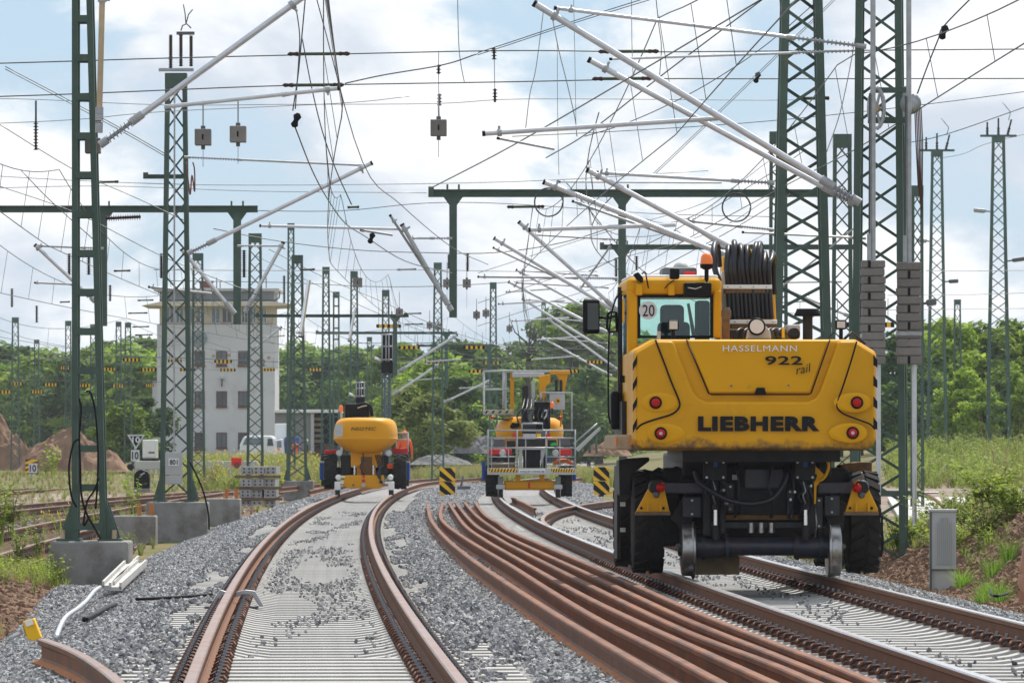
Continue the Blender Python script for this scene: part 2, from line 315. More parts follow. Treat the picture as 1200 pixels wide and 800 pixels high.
def build_ground():
    ds = list(np.arange(18, 90, 0.8)) + list(np.arange(90, 200, 2.2)) + list(np.arange(200, 330, 6)) + list(np.geomspace(330, 2600, 20))
    us = sorted(set(np.round(list(np.arange(-12, 14.01, 0.3)) + [-1.36, -1.24, 1.24, 1.36, 3.11, 3.23, 5.71, 5.83], 3))); left = [-12 - q for q in np.geomspace(0.6, 1500, 30)][::-1]; right = [14 + q for q in np.geomspace(0.6, 1500, 30)]
    us = left + us + right
    vs = []; cols = []
    for d in ds:
        for u in us:
            X = Tc(d) + u; z = gz(u, d); vs.append((X, d, z))
            bal = sst(-3.1, -2.5, u) * sst(7.4, 6.7, u)
            n = mnoise.noise((X * 0.4, d * 0.12, 2.2))
            dist_g = sst(180, 260, d)
            path = sst(120, 150, d) * sst(262, 240, d) * sst(7.5, 9, X)
            gr = sst(-0.15, 0.25, n + 0.25 * sst(6.8, 9, u) + 0.5 * dist_g + 0.12) * (1 - bal) * (1 - path)
            old = sst(-3.2, -4.2, u) * sst(-21, -17, u) * sst(84, 92, d) * sst(250, 215, d); path = max(path, old * (0.75 + 0.5 * n)); gr *= 1 - 0.8 * old
            if d > 350: gr = 1.0
            if d > 175 and abs(u) < 22: bal = max(bal, sst(-20, -16, u) * sst(9.5, 8, u) * sst(175, 200, d) * 0.3)
            cols.append((bal, gr, path, 1))
    nu = len(us); fs = [(i * nu + j, i * nu + j + 1, (i + 1) * nu + j + 1, (i + 1) * nu + j) for i in range(len(ds) - 1) for j in range(nu - 1)]
    me = bpy.data.meshes.new('ground'); me.from_pydata(vs, [], fs)
    at_ = me.color_attributes.new('zone', 'FLOAT_COLOR', 'POINT'); at_.data.foreach_set('color', np.array(cols, dtype=np.float32).ravel())
    me.polygons.foreach_set('use_smooth', [True] * len(fs))
    m = bpy.data.materials.new('ground_mixed'); m.use_nodes = True; nt = m.node_tree; N = nt.nodes.new; L = nt.links.new; b = nt.nodes['Principled BSDF']
    b.inputs['Roughness'].default_value = 0.95; b.inputs['Specular IOR Level'].default_value = 0.1
    geo = N('ShaderNodeNewGeometry'); a = N('ShaderNodeAttribute'); a.attribute_name = 'zone'; sp = N('ShaderNodeSeparateColor'); L(a.outputs['Color'], sp.inputs[0])
    def noise(sc, det=8):
        n = N('ShaderNodeTexNoise'); n.inputs['Scale'].default_value = sc; n.inputs['Detail'].default_value = det; n.inputs['Roughness'].default_value = 0.65; L(geo.outputs['Position'], n.inputs['Vector']); return n.outputs[0]
    def ramp(fac, c1, c2, lo=0.35, hi=0.65):
        mr = N('ShaderNodeMapRange'); mr.inputs[1].default_value = lo; mr.inputs[2].default_value = hi; L(fac, mr.inputs[0])
        mx = N('ShaderNodeMix'); mx.data_type = 'RGBA'; mx.inputs['A'].default_value = (*c1, 1); mx.inputs['B'].default_value = (*c2, 1); L(mr.outputs[0], mx.inputs['Factor']); return mx.outputs['Result']
    def mix(f, A, B):
        mx = N('ShaderNodeMix'); mx.data_type = 'RGBA'; L(f, mx.inputs['Factor']); L(A, mx.inputs['A']); L(B, mx.inputs['B']); return mx.outputs['Result']
    def edge(f):      # break up the borders of a zone
        ad = N('ShaderNodeMath'); ad.operation = 'ADD'; L(f, ad.inputs[0]); s = N('ShaderNodeMath'); s.operation = 'MULTIPLY_ADD'; L(noise(3.0), s.inputs[0]); s.inputs[1].default_value = 0.9; s.inputs[2].default_value = -0.45; L(s.outputs[0], ad.inputs[1])
        mr = N('ShaderNodeMapRange'); mr.inputs[1].default_value = 0.35; mr.inputs[2].default_value = 0.65; L(ad.outputs[0], mr.inputs[0]); return mr.outputs[0]
    soil = ramp(noise(1.7), (0.095, 0.06, 0.042), (0.22, 0.145, 0.10))
    grass = ramp(noise(0.35), (0.07, 0.095, 0.028), (0.19, 0.15, 0.075), 0.38, 0.58)
    vor = N('ShaderNodeTexVoronoi'); vor.inputs['Scale'].default_value = 17; L(geo.outputs['Position'], vor.inputs['Vector'])
    vc = N('ShaderNodeSeparateColor'); L(vor.outputs['Color'], vc.inputs[0])
    bal = ramp(vc.outputs[0], (0.12, 0.12, 0.13), (0.42, 0.41, 0.40), 0.0, 1.0)
    path = ramp(noise(1.2), (0.13, 0.10, 0.08), (0.34, 0.28, 0.23))
    c = mix(edge(sp.outputs[1]), soil, grass); c = mix(edge(sp.outputs[2]), c, path); c = mix(edge(sp.outputs[0]), c, bal)
    L(c, b.inputs['Base Color'])
    bp = N('ShaderNodeBump'); bp.inputs['Strength'].default_value = 0.8; bp.inputs['Distance'].default_value = 0.04
    L(noise(9.0), bp.inputs['Height']); L(bp.outputs[0], b.inputs['Normal'])
    me.materials.append(m); o = link('ground', me); o['kind'] = 'structure'
build_ground()

# ---------------------------------------------------------------- scatter by geometry nodes (uncountable stuff)
def proto(name, me):
    return bpy.data.objects.new(name, me)
def scatter(name, patch, protos, density, smin, smax, seed, label, cat=None, tilt=3.14, zoff=0.0, parent=None):
    o = link(name, patch, parent); o['kind'] = 'stuff'
    if not parent: tag(o, label, cat)
    g = bpy.data.node_groups.new('scatter_' + name, 'GeometryNodeTree'); g.interface.new_socket('Geometry', in_out='INPUT', socket_type='NodeSocketGeometry'); g.interface.new_socket('Geometry', in_out='OUTPUT', socket_type='NodeSocketGeometry')
    N = g.nodes.new; L = g.links.new
    i = N('NodeGroupInput'); out = N('NodeGroupOutput'); join = N('GeometryNodeJoinGeometry')
    for k, p in enumerate(protos):
        ds = N('GeometryNodeDistributePointsOnFaces'); ds.inputs['Density'].default_value = density / len(protos); ds.inputs['Seed'].default_value = seed + k
        L(i.outputs[0], ds.inputs['Mesh'])
        inst = N('GeometryNodeInstanceOnPoints'); L(ds.outputs['Points'], inst.inputs['Points'])
        oi = N('GeometryNodeObjectInfo'); oi.inputs['Object'].default_value = p; L(oi.outputs['Geometry'], inst.inputs['Instance'])
        rv = N('FunctionNodeRandomValue'); rv.data_type = 'FLOAT_VECTOR'; rv.inputs['Min'].default_value = (-tilt, -tilt, -3.14); rv.inputs['Max'].default_value = (tilt, tilt, 3.14); rv.inputs['Seed'].default_value = seed + 11 + k
        L(rv.outputs[0], inst.inputs['Rotation'])
        rs = N('FunctionNodeRandomValue'); rs.data_type = 'FLOAT'; rs.inputs[2].default_value = smin; rs.inputs[3].default_value = smax; rs.inputs['Seed'].default_value = seed + 31 + k
        L(rs.outputs[1], inst.inputs['Scale'])
        L(inst.outputs[0], join.inputs[0])
    L(join.outputs[0], out.inputs[0])
    md = o.modifiers.new('scatter', 'NODES'); md.node_group = g
    return o
def strip_patch(u0, u1, d0, d1, zf=None, dz=0.0, nu=6, step=2.0, name='patch'):
    ds = np.arange(d0, d1 + 0.01, step); vs = []; us = np.linspace(u0, u1, nu)
    for d in ds:
        for u in us: vs.append((Tc(d) + u, d, (gz(u, d) if zf is None else zf) + dz))
    fs = [(i * nu + j, i * nu + j + 1, (i + 1) * nu + j + 1, (i + 1) * nu + j) for i in range(len(ds) - 1) for j in range(nu - 1)]
    me = bpy.data.meshes.new(name); me.from_pydata(vs, [], fs); return me
def stone_mesh(name, seed, m):
    rg = random.Random(seed); bm = bmesh.new()
    for _ in range(11):
        v = Vector((rg.gauss(0, 1), rg.gauss(0, 1), rg.gauss(0, 1))).normalized(); v.x *= 1.15; v.z *= 0.75; bm.verts.new(v * rg.uniform(0.85, 1.1))
    bmesh.ops.convex_hull(bm, input=bm.verts[:]); 
    for v in [v for v in bm.verts if not v.link_faces]: bm.verts.remove(v)
    me = bpy.data.meshes.new(name); bm.to_mesh(me); bm.free(); me.materials.append(m); return me
STONES = [proto('stone', stone_mesh('stone', 3 + i, M['stone'] if i % 2 == 0 else M['stone_dark'])) for i in range(4)]
CLODS = [proto('clod', stone_mesh('clod', 23 + i, M['soil'])) for i in range(3)]
def merge_patch(name, parts, clump=None):
    vs = []; fs = []
    for p in parts:
        b = len(vs); vs += [v.co[:] for v in p.vertices]; fs += [tuple(b + i for i in f.vertices) for f in p.polygons if clump is None or mnoise.noise((f.center.x * 2.3, f.center.y * 0.11, 3.3)) + 0.5 * mnoise.noise((f.center.x * 6.0, f.center.y * 0.5, 8.3)) > clump]; bpy.data.meshes.remove(p)
    me = bpy.data.meshes.new(name); me.from_pydata(vs, [], fs); return me
def ballast(name, d0, d1, dens, s0, s1, seed, label):
    st = 1.5
    me = merge_patch(name, [strip_patch(-2.95, -1.12, d0, d1, dz=0.03, step=st), strip_patch(1.16, 3.25, d0, d1, dz=0.025, step=st), strip_patch(5.68, 7.15, d0, d1, dz=0.03, step=st)])
    scatter(name, me, STONES, dens, s0, s1, seed, label, 'ballast')
ballast('ballast', 30, 72, 560, 0.016, 0.036, 100, 'angular grey ballast stones along the near stretch of both tracks')
ballast('ballast', 72, 130, 330, 0.022, 0.046, 200, 'grey ballast between the tracks from the yellow excavator to the striped boards')
ballast('ballast', 130, 250, 120, 0.035, 0.07, 300, 'pale distant ballast around the two machines at the far bend')
me = merge_patch('crib', [strip_patch(-1.28, 1.28, 30, 170, zf=-0.125, step=2), strip_patch(3.2, 5.75, 30, 150, zf=-0.125, step=2)])
scatter('crib_ballast', me, STONES, 130, 0.018, 0.036, 400, 'ballast stones lying low between the concrete sleepers', 'ballast')
me = merge_patch('loose', [strip_patch(-0.65, 0.65, 50, 140, zf=-0.03, step=0.4, nu=16)], 0.05)
scatter('loose_ballast', me, [STONES[0], STONES[2], STONES[1]], 48, 0.008, 0.024, 500, 'scattered dark stones lying on the sleepers of the left track', 'ballast')
me = merge_patch('loose2', [strip_patch(-1.45, -0.98, 31, 140, zf=-0.005, step=0.5, nu=9), strip_patch(0.98, 1.55, 31, 140, zf=-0.005, step=0.5, nu=9), strip_patch(5.48, 5.9, 31, 140, zf=-0.005, step=0.5, nu=8)], -0.08)
scatter('loose_ballast', me, STONES, 150, 0.012, 0.032, 650, 'ballast stones spilled over the sleeper ends', 'ballast')
me = merge_patch('loose3', [strip_patch(-0.6, 0.55, 31, 50, zf=-0.03, step=0.4, nu=16), strip_patch(3.85, 5.1, 31, 140, zf=-0.03, step=0.4, nu=16)], 0.12)
scatter('loose_ballast', me, STONES, 22, 0.008, 0.026, 600, 'few stray stones on the sleepers of the right track and foreground', 'ballast')
me = merge_patch('clods', [strip_patch(-7.5, -2.85, 44, 90, dz=0.0, step=2, nu=10), strip_patch(7.2, 10, 58, 92, dz=0.0, step=1, nu=12)])
me2 = strip_patch(-17, -3.6, 88, 190, dz=0.0, step=3, nu=16)
scatter('old_ballast', me2, CLODS + STONES[:2], 26, 0.03, 0.08, 750, 'dirty brown ballast between the old sidings at left', 'ballast')
scatter('soil_clods', me, CLODS, 130, 0.02, 0.07, 700, 'brown crumbly soil clods beside the ballast shoulders', 'soil')

# ---------------------------------------------------------------- rails and sleepers
RAIL = [(-0.075, 0), (0.075, 0), (0.075, 0.012), (0.022, 0.03), (0.009, 0.045), (0.009, 0.118), (0.036, 0.134), (0.036, 0.163), (0.028, 0.172), (-0.028, 0.172), (-0.036, 0.163), (-0.036, 0.134), (-0.009, 0.118), (-0.009, 0.045), (-0.022, 0.03), (-0.075, 0.012)]
def sweep_rail(name, pts, mats, parent, side_m=0, top_m=1, foot_m=0):
    n = len(RAIL); vs = []; fs = []; mi = []; sm = []; k = len(pts); pts = [Vector(p) for p in pts]
    for i, p in enumerate(pts):
        t = (pts[min(i + 1, k - 1)] - pts[max(i - 1, 0)]); t.z = 0; t.normalize(); x = Vector((t.y, -t.x, 0))
        for a, z in RAIL: vs.append(p + x * a + Vector((0, 0, z)))
    for i in range(k - 1):
        for j in range(n):
            fs.append((i * n + j, i * n + (j + 1) % n, (i + 1) * n + (j + 1) % n, (i + 1) * n + j))
            mi.append(top_m if j in (7, 8, 9) else (foot_m if j in (2, 14) else side_m)); sm.append(False)
    fs.append(tuple(range(n))[::-1]); fs.append(tuple((k - 1) * n + j for j in range(n))); mi += [side_m] * 2; sm += [False] * 2
    me = bpy.data.meshes.new(name); me.from_pydata([tuple(v) for v in vs], [], fs)
    for m in mats: me.materials.append(m)
    me.polygons.foreach_set('material_index', mi)
    bm = bmesh.new(); bm.from_mesh(me); bmesh.ops.recalc_face_normals(bm, faces=bm.faces); bm.to_mesh(me); bm.free()
    return link(name, me, parent)
def sleeper_mesh(flat=False, L=1.3):
    xs = [-1.3, -0.98, -0.90, -0.60, -0.50, -0.33, -0.2, 0.2, 0.33, 0.50, 0.60, 0.90, 0.98, 1.3]
    def zt(x):
        a = abs(x)
        if flat: return -0.006
        return -0.006 if 0.6 <= a <= 0.9 else (-0.05 if a < 0.34 else (-0.022 if a > 0.95 else -0.03))
    sec = []
    vs = []; fs = []
    for x in xs:
        z = zt(x); w = 0.115 if (flat or abs(x) > 0.45) else 0.095; x = x * L / 1.3
        vs += [(x, -0.15, -0.21), (x, -w - 0.003, z - 0.005), (x, -w, z), (x, w, z), (x, w + 0.003, z - 0.005), (x, 0.15, -0.21)]
    for i in range(len(xs) - 1):
        for j in range(5): fs.append((i * 6 + j, (i + 1) * 6 + j, (i + 1) * 6 + j + 1, i * 6 + j + 1))
    fs.append(tuple(range(6))); fs.append(tuple((len(xs) - 1) * 6 + j for j in range(6))[::-1])
    me = bpy.data.meshes.new('sleeper'); me.from_pydata(vs, [], fs); me.materials.append(M['sleeper'])
    bm = bmesh.new(); bm.from_mesh(me); bmesh.ops.recalc_face_normals(bm, faces=bm.faces); bm.to_mesh(me); bm.free(); return me
SLPW = sleeper_mesh(True, 1.3); SLPW.materials.clear(); SLPW.materials.append(M['wood'])
SLP = sleeper_mesh(); SLPF = sleeper_mesh(True, 1.32)
def clip_mesh():
    m = MB()
    m.box((0.0, 0, 0.006), (0.09, 0.13, 0.024), 0)
    half = [(-0.050, 0.012, 0.026), (-0.050, 0.045, 0.034), (-0.015, 0.068, 0.056), (0.030, 0.066, 0.052), (0.052, 0.042, 0.026), (0.030, 0.022, 0.036), (0.022, 0.0, 0.050)]
    pts = half + [(a, -b, c) for a, b, c in half[-2::-1]]
    m.tube(pts, 0.0115, 5, 0)
    m.cyl((0, 0, 0.02), (0, 0, 0.066), 0.024, 0.022, 8, 1, False); m.cyl((0, 0, 0.066), (0, 0, 0.092), 0.016, 0.014, 6, 1, False)
    return m.mesh('rail_clip', [M['clip'], M['bolt']])
CLIP = clip_mesh()
def simple_clips(name, rows, parent):
    m = MB()
    for X, d, th in rows:
        for s in (-1, 1):
            for q in (-1, 1):
                c = Vector((X, d, 0)) + Matrix.Rotation(th, 3, 'Z') @ Vector((s * 0.7525 + q * 0.118, 0, 0.03)); m.box(c, (0.10, 0.13, 0.05), 0, th); m.box(c + Vector((0, 0, 0.04)), (0.035, 0.035, 0.04), 1, th)
    o = m.build(name, [M['clip'], M['bolt']], parent); o['kind'] = 'stuff'; return o
def make_track(fn, d0, d1, label, heads, clip_to=0, sleepers_to=190, old=False, sl_from=None):
    t = empty('railway_track', (0, 0, 0), 0, label, 'railway track')
    dd = list(np.arange(d0, min(d1, 110), 1.5)) + list(np.arange(max(110, d0), d1 + 0.1, 4.0)) if d0 < 110 else list(np.arange(d0, d1 + 0.1, 4.0))
    for k, s in enumerate((-1, 1)):
        sweep_rail('rail', [(fn(d) + s * 0.7525, d, 0) for d in dd], [M['rust'], M[heads[k]]], t)
    rows = []; d = sl_from or d0 + 0.3; n = 0
    while d < d1:
        sl = (fn(d + 0.5) - fn(d - 0.5)); th = -math.atan(sl)
        if d < sleepers_to and n < 298:
            jit = random.uniform(-0.006, 0.006)
            s = link('sleeper', SLPW if old else SLPF if (fn is T1 and d < 42.2) else SLP, t, (fn(d), d, 0), (0, 0, th + jit)); n += 1
            if d < clip_to:
                for a in (-1, 1):
                    for q in (-1, 1):
                        c = link('rail_clip', CLIP, s, (a * 0.7525 + q * 0.118, random.uniform(-0.01, 0.01), 0), (0, 0, (0 if q > 0 else math.pi) + random.uniform(-0.06, 0.06)))
            else: rows.append((fn(d), d, th))
        d += 0.6
    if rows: simple_clips('rail_clips', rows, t)
    return t
trkL = make_track(T1, 24, 330, 'curving railway track in the left foreground leading to the orange-yellow machine', ('railhead_brown', 'railhead_brown'), clip_to=78)
trkR = make_track(T2, 24, 300, 'railway track on the right that carries the big yellow excavator', ('railhead', 'railhead'), clip_to=78)
def T3(d): return T1(d) - 5.7
def T4(d): return T1(d) - 10.4 + 0.00022 * max(0, d - 100) ** 2
def T5(d): return T1(d) - 15.5
for fn, lb, d0 in ((T3, 'old weedy siding just left of the nearest green masts', 80), (T4, 'old siding with the signals, second beyond the left masts', 110), (T5, 'old siding farthest left below the brown earth mounds', 130)):
    tr = make_track(fn, d0, 330, lb, ('railhead_brown', 'railhead_brown'), sleepers_to=200, old=True)
    tr.location.z = -0.33
def TD(d): return T2(d) + (d - 97) ** 2 / (2 * 470.0)
td = make_track(TD, 100, 190, 'turnout branch track curving off to the right behind the excavator', ('railhead_brown', 'railhead_brown'), sl_from=108)
td.location.z = 0.003
# a short check rail and point-machine rod in the turnout
def catmull(pts, n=10):
    pts = [Vector(p) for p in pts]; q = [pts[0] * 2 - pts[1]] + pts + [pts[-1] * 2 - pts[-2]]; out = []
    for i in range(1, len(q) - 2):
        for k in range(n):
            t = k / n; a, b, c, d = q[i - 1], q[i], q[i + 1], q[i + 2]
            out.append(0.5 * ((2 * b) + (c - a) * t + (2 * a - 5 * b + 4 * c - d) * t * t + (3 * b - a - 3 * c + d) * t ** 3))
    out.append(pts[-1]); return out
# ---------------------------------------------------------------- six long loose rails between the tracks
LR = [
 [(501, 590.5), (504, 606), (512, 619), (526, 634), (545, 650), (567, 666), (600, 688), (650, 720), (700, 750), (785, 800)],
 [(519, 588.7), (516, 603), (522, 614), (545, 631), (578, 651), (600, 664), (645, 693), (700, 726), (775, 764), (842, 800)],
 [(526, 588.8), (533, 600), (546, 617), (570, 634), (600, 651.5), (675, 694), (750, 731), (825, 765), (915, 806)],
 [(534, 588.8), (545, 603), (560, 618), (580, 629), (603, 642), (700, 691), (800, 739), (900, 777.5), (960, 803)],
 [(544, 588.2), (557, 603), (575, 617), (600, 632), (700, 678), (800, 725), (900, 765.5), (993, 803)],
 [(556, 588), (568, 603), (585, 614), (600, 624), (700, 666.5), (800, 711.5), (900, 752), (975, 781), (1033, 805)],
]
RN = ['first', 'second', 'third', 'fourth', 'fifth', 'sixth']
for k, pl in enumerate(LR):
    pts = []
    for x, y in pl:
        dd = F * 1.335 / (y - 525); pts.append(Vector(((x - 600) * dd / F, dd, -0.03)))
    e = pts[-1] + (pts[-1] - pts[-2]).normalized() * 9; pts.append(e)
    o = sweep_rail('loose_rail', catmull(pts, 12), [M['rust_new'], M['rust_new'], M['rust_orange']], None, 0, 1, 2)
    tag(o, 'rusty loose rail lying on the ballast, %s of six counted from the left track' % RN[k], 'rail', 'loose rails laid out between the tracks')
# short curved rail end in the bottom left corner
pl = [(50, 748), (75, 757), (100, 769), (125, 786), (145, 803), (165, 822)]
pts = []
for x, y in pl:
    dd = F * 1.31 / (y - 525); pts.append(Vector(((x - 600) * dd / F, dd, -0.02)))
o = sweep_rail('loose_rail', catmull(pts, 8), [M['rust_new'], M['railhead_brown'], M['rust_orange']], None, 0, 1, 2)
tag(o, 'short curved rusty rail end poking up from the ballast in the bottom left corner', 'rail')
# ---------------------------------------------------------------- masts
def at_world(o, root):      # mesh made in world coordinates, parented to a root that stands somewhere
    o.parent = root; o.location = -root.location; return o
def brace_obj(p0, p1, w, h, m, root, name='brace'):
    return MB().beam(p0, p1, w, h).build(name, m, root)
def lattice_mast(X, d, z0, H, wb, wt, label, leg=0.09, bay=0.55, dr=0.75, near=False, m='green', rz=0.0, base=True, cap=True, cat='mast', name='lattice_mast', style='x', group='green lattice masts of the railway yard'):
    root = empty(name, (X, d, z0), rz, label, cat, group); mm = M[m]
    def hw(z): t = z / H; return (wb + (wt - wb) * t) / 2
    cor = [(-1, -1), (1, -1), (1, 1), (-1, 1)]
    def pt(c, z): w = hw(z); return Vector((c[0] * w, c[1] * w * dr, z))
    for c in cor:
        MB().beam(pt(c, 0), pt(c, H), leg, leg * 0.9).build('leg', mm, root)
    nb = max(3, int(round(H / bay))); zs = [0.15 + (H - 0.3) * i / nb for i in range(nb + 1)]
    lat = MB(); bw = leg * 0.42 if style == 'x' else leg * 0.9
    for i in range(nb):
        for k in range(4):
            a, b = cor[k], cor[(k + 1) % 4]
            if style == 'batten': pairs = [(pt(a, zs[i]), pt(b, zs[i]))]
            elif k % 2 == 0: pairs = [(pt(a, zs[i]), pt(b, zs[i + 1]))] if i % 2 else [(pt(b, zs[i]), pt(a, zs[i + 1]))]
            else: pairs = [(pt(a, zs[i]), pt(b, zs[i + 1]))] if i % 2 else [(pt(b, zs[i]), pt(a, zs[i + 1]))]
            for j, (p, q) in enumerate(pairs):
                off = Vector((0, (-1 if k == 0 else 1 if k == 2 else 0) * leg * (0.30 + 0.3 * j), 0))
                if near: MB().beam(p + off, q + off, leg * 0.18 if k % 2 == 0 else bw, bw if k % 2 == 0 else leg * .18).build('brace', mm, root)
                else: lat.beam(p + off, q + off, bw * 0.9, bw)
    if not near: lat.build('bracing', mm, root)
    if cap: MB().box((0, 0, H - 0.14), (wt + leg * 1.15, wt * dr + leg * 1.15, 0.30)).build('head_plate', mm, root)
    if base:
        g = MB()
        for c in cor:
            p = pt(c, 0); g.box((p.x, p.y, 0.02), (leg * 2.2, leg * 2.2, 0.04)); s = c[0]
            g.prism([(p.x + s * leg * 0.5, 0.03), (p.x + s * (leg * 0.5 + 0.13), 0.03), (p.x + s * leg * 0.5, 0.5)], p.y - 0.012, p.y + 0.012)
        g.build('base_gusset', mm, root, fix=True)
    return root
def foundation(x0, x1, y0, y1, d, label, depth=0.9, bolts=False, hexbolt=False):
    a = P(x0, y1, d); b = P(x1, y0, d); c = Vector(((a.x + b.x) / 2, d + depth / 2, a.z))
    root = empty('concrete_foundation', c, 0, label, 'foundation', 'concrete mast foundations beside the track')
    w = b.x - a.x; h = b.z - a.z + 0.35
    MB().box((0, 0, h / 2 - 0.35), (w, depth, h)).build('block', M['concrete'], root, bevel=0.03, seg=2)
    if bolts:
        for q in (-0.12, 0.12):
            MB().cyl((w * 0.25 + q, -depth * 0.2, h - 0.35), (w * 0.25 + q, -depth * 0.2, h - 0.12), 0.045, 0.05, 10).build('anchor_bolt', M['rust_orange'], root)
    return root, c.z + h - 0.35

# the nearest mast on the left: two channels joined by batten plates
dA = 75.0
fA, zA = foundation(58, 150, 634, 690, dA, 'large pale concrete block under the nearest green batten-plate mast', depth=1.0)
def mast_A():
    cx = P(98, 634, dA).x; root = empty('batten_mast', (cx, dA + 0.45, zA), 0, 'nearest green mast with ladder-like batten plates at the left edge', 'mast', 'green lattice masts of the railway yard')
    d = dA + 0.3; H = 7.6; sx = F / d
    def X(px): return (px - 600) / sx - cx
    def Lx(z): return X(88) ; 
    def Rx(z): return X(121.5) + (X(103) - X(121.5)) * min(1, z / 6.6)
    dep = 0.17
    for s in (-1, 1):
        MB().beam((X(88), s * dep, 0), (X(88), s * dep, H), 0.075, 0.075).build('leg', M['green'], root)
        MB().beam((Rx(0), s * dep, 0), (Rx(H), s * dep, H), 0.075, 0.075).build('leg', M['green'], root)
        z = 0.18
        while z < H:
            MB().box(((X(88) + Rx(z)) / 2, s * (dep + 0.03), z), (Rx(z) - X(88), 0.03, 0.085)).build('batten_plate', M['green'], root); z += 0.492
    MB().box(((X(88)) - 0.03, 0, H / 2), (0.02, 2 * dep, H)).build('channel_web', M['green'], root)
    g = MB()
    for px, s in ((88, -1), (121.5, 1)):
        for q in (-dep, dep):
            g.prism([(X(px) + s * 0.03, 0.03), (X(px) + s * 0.19, 0.03), (X(px) + s * 0.16, 0.14), (X(px) + s * 0.03, 0.52)], q - 0.015, q + 0.015)
        g.box((X(px) + s * 0.08, 0, 0.015), (0.3, 0.5, 0.03))
    g.build('base_gusset', M['green'], root, fix=True)
    for px in (74, 134):
        MB().cyl((X(px), -0.2, 0), (X(px), -0.2, 0.14), 0.035, 0.03, 8).build('anchor_bolt', M['bronze'], root)
    return root
mA = mast_A()
# mast B with the number plate
dB = 120.0
foundation(171, 243, 588, 627, dB, 'concrete block under the lattice mast that carries the number plate 801', depth=0.9)
lattice_mast(P(205, 0, dB).x, dB + 0.45, P(0, 588, dB).z, 8.62, 0.56, 0.34, 'green lattice mast with grey number plate and switch horns on top', leg=0.085, bay=0.50, near=True)
foundation(131, 182, 604, 631, 116, 'low concrete block with two rusty anchor bolts behind the nearest mast', depth=0.8, bolts=True)
foundation(240, 281, 584, 613, 142, 'concrete block with rusty anchor bolts beside the sleeper stack', depth=0.9, bolts=True)
dD = 212.0
foundation(332, 367, 563, 575, dD, 'small concrete block under the mast left of the egg-shaped machine', depth=0.9)
lattice_mast(P(348, 0, dD).x, dD + 0.4, P(0, 563, dD).z, 8.0, 0.62, 0.30, 'green lattice mast left of the orange egg-shaped machine', leg=0.09, bay=0.45)
# mast E with balance weights, mast F behind the excavator
dE = 80.0
zE = P(0, 669, dE).z
lattice_mast(P(1032, 0, dE).x, dE + 0.25, zE, 8.9, 0.66, 0.50, 'tall green lattice mast carrying the two stacks of balance weights', leg=0.092, bay=0.40, near=True, dr=0.8, rz=R(-7))
foundation(1015, 1094, 671, 690, dE - 0.15, 'low concrete footing under the balance-weight mast behind the grey cabinet', depth=0.9)
dFm = 98.0
lattice_mast(P(939, 0, dFm).x, dFm, -0.1, 9.3, 0.98, 0.52, 'broad green lattice mast rising behind the excavator', leg=0.125, bay=0.42, near=True, dr=0.5, rz=R(3))
fm = [  # x, y_top, d, w_bottom, w_top (m), label, style
 (912, 155, 146, 0.42, 0.34, 'green mast with flat head plate close left of the broad mast', 'x'),
 (987, 158, 133, 0.46, 0.32, 'slim green mast with flat head plate right of the broad mast', 'x'),
 (1075, 218, 165, 0.30, 0.24, 'slim lattice lamp mast just right of the balance weights', 'x'),
 (299, 274, 196, 0.50, 0.34, 'lattice mast in front of the right half of the white tower', 'x'),
 (232, 297, 238, 0.50, 0.34, 'lattice mast in front of the left half of the white tower', 'x'),
 (341, 262, 262, 0.34, 0.22, 'thin tall lattice mast close behind the mast left of the egg-shaped machine', 'x'),
 (382, 313, 250, 0.40, 0.22, 'lattice mast rising above the left end of the egg-shaped machine', 'x'),
 (394, 342, 288, 0.30, 0.24, 'thin batten mast rising directly behind the beacon of the egg-shaped machine', 'batten'),
 (415, 318, 258, 0.42, 0.24, 'lattice mast with cross arm and hanging switch box above the egg-shaped machine', 'x'),
 (452, 340, 276, 0.40, 0.26, 'lattice mast standing behind the large signal', 'x'),
 (513, 308, 240, 0.48, 0.24, 'lattice mast between the two rail machines', 'x'),
 (578, 331, 265, 0.36, 0.22, 'slim lattice mast left of the work platform machine', 'x'),
 (18, 372, 330, 0.46, 0.30, 'distant lattice mast at the left edge before the earth mound', 'x'),
 (43, 398, 420, 0.40, 0.30, 'thin distant mast between the two earth mounds, nearest to the left edge', 'x'),
 (80, 376, 345, 0.36, 0.28, 'distant mast seen through the ladder of the nearest mast', 'x'),
 (139, 377, 350, 0.34, 0.26, 'left one of two distant masts between nearest mast and tower', 'x'),
 (150, 378, 343, 0.46, 0.28, 'right one of two distant masts between nearest mast and tower', 'x'),
 (109, 380, 352, 0.34, 0.26, 'distant lattice mast just right of the nearest mast', 'x'),
 (433, 395, 400, 0.36, 0.28, 'distant slim mast just left of the large signal', 'x'),
 (637, 352, 360, 0.30, 0.2, 'distant slim mast above the work platform machine', 'x'),
]
for x, yt, d, wb, wt, lb, st in fm:
    X = (x - 600) * d / F; z0 = gz(X - Tc(d), d); zt = ZC + (525 - yt) * d / F
    lattice_mast(X, d, z0, zt - z0, wb, wt, lb, leg=0.075 if d < 300 else 0.06, bay=(0.4 if d < 300 else 0.55) if st == 'x' else 0.55, style=st, m='green' if d < 240 else 'green_far', base=False)
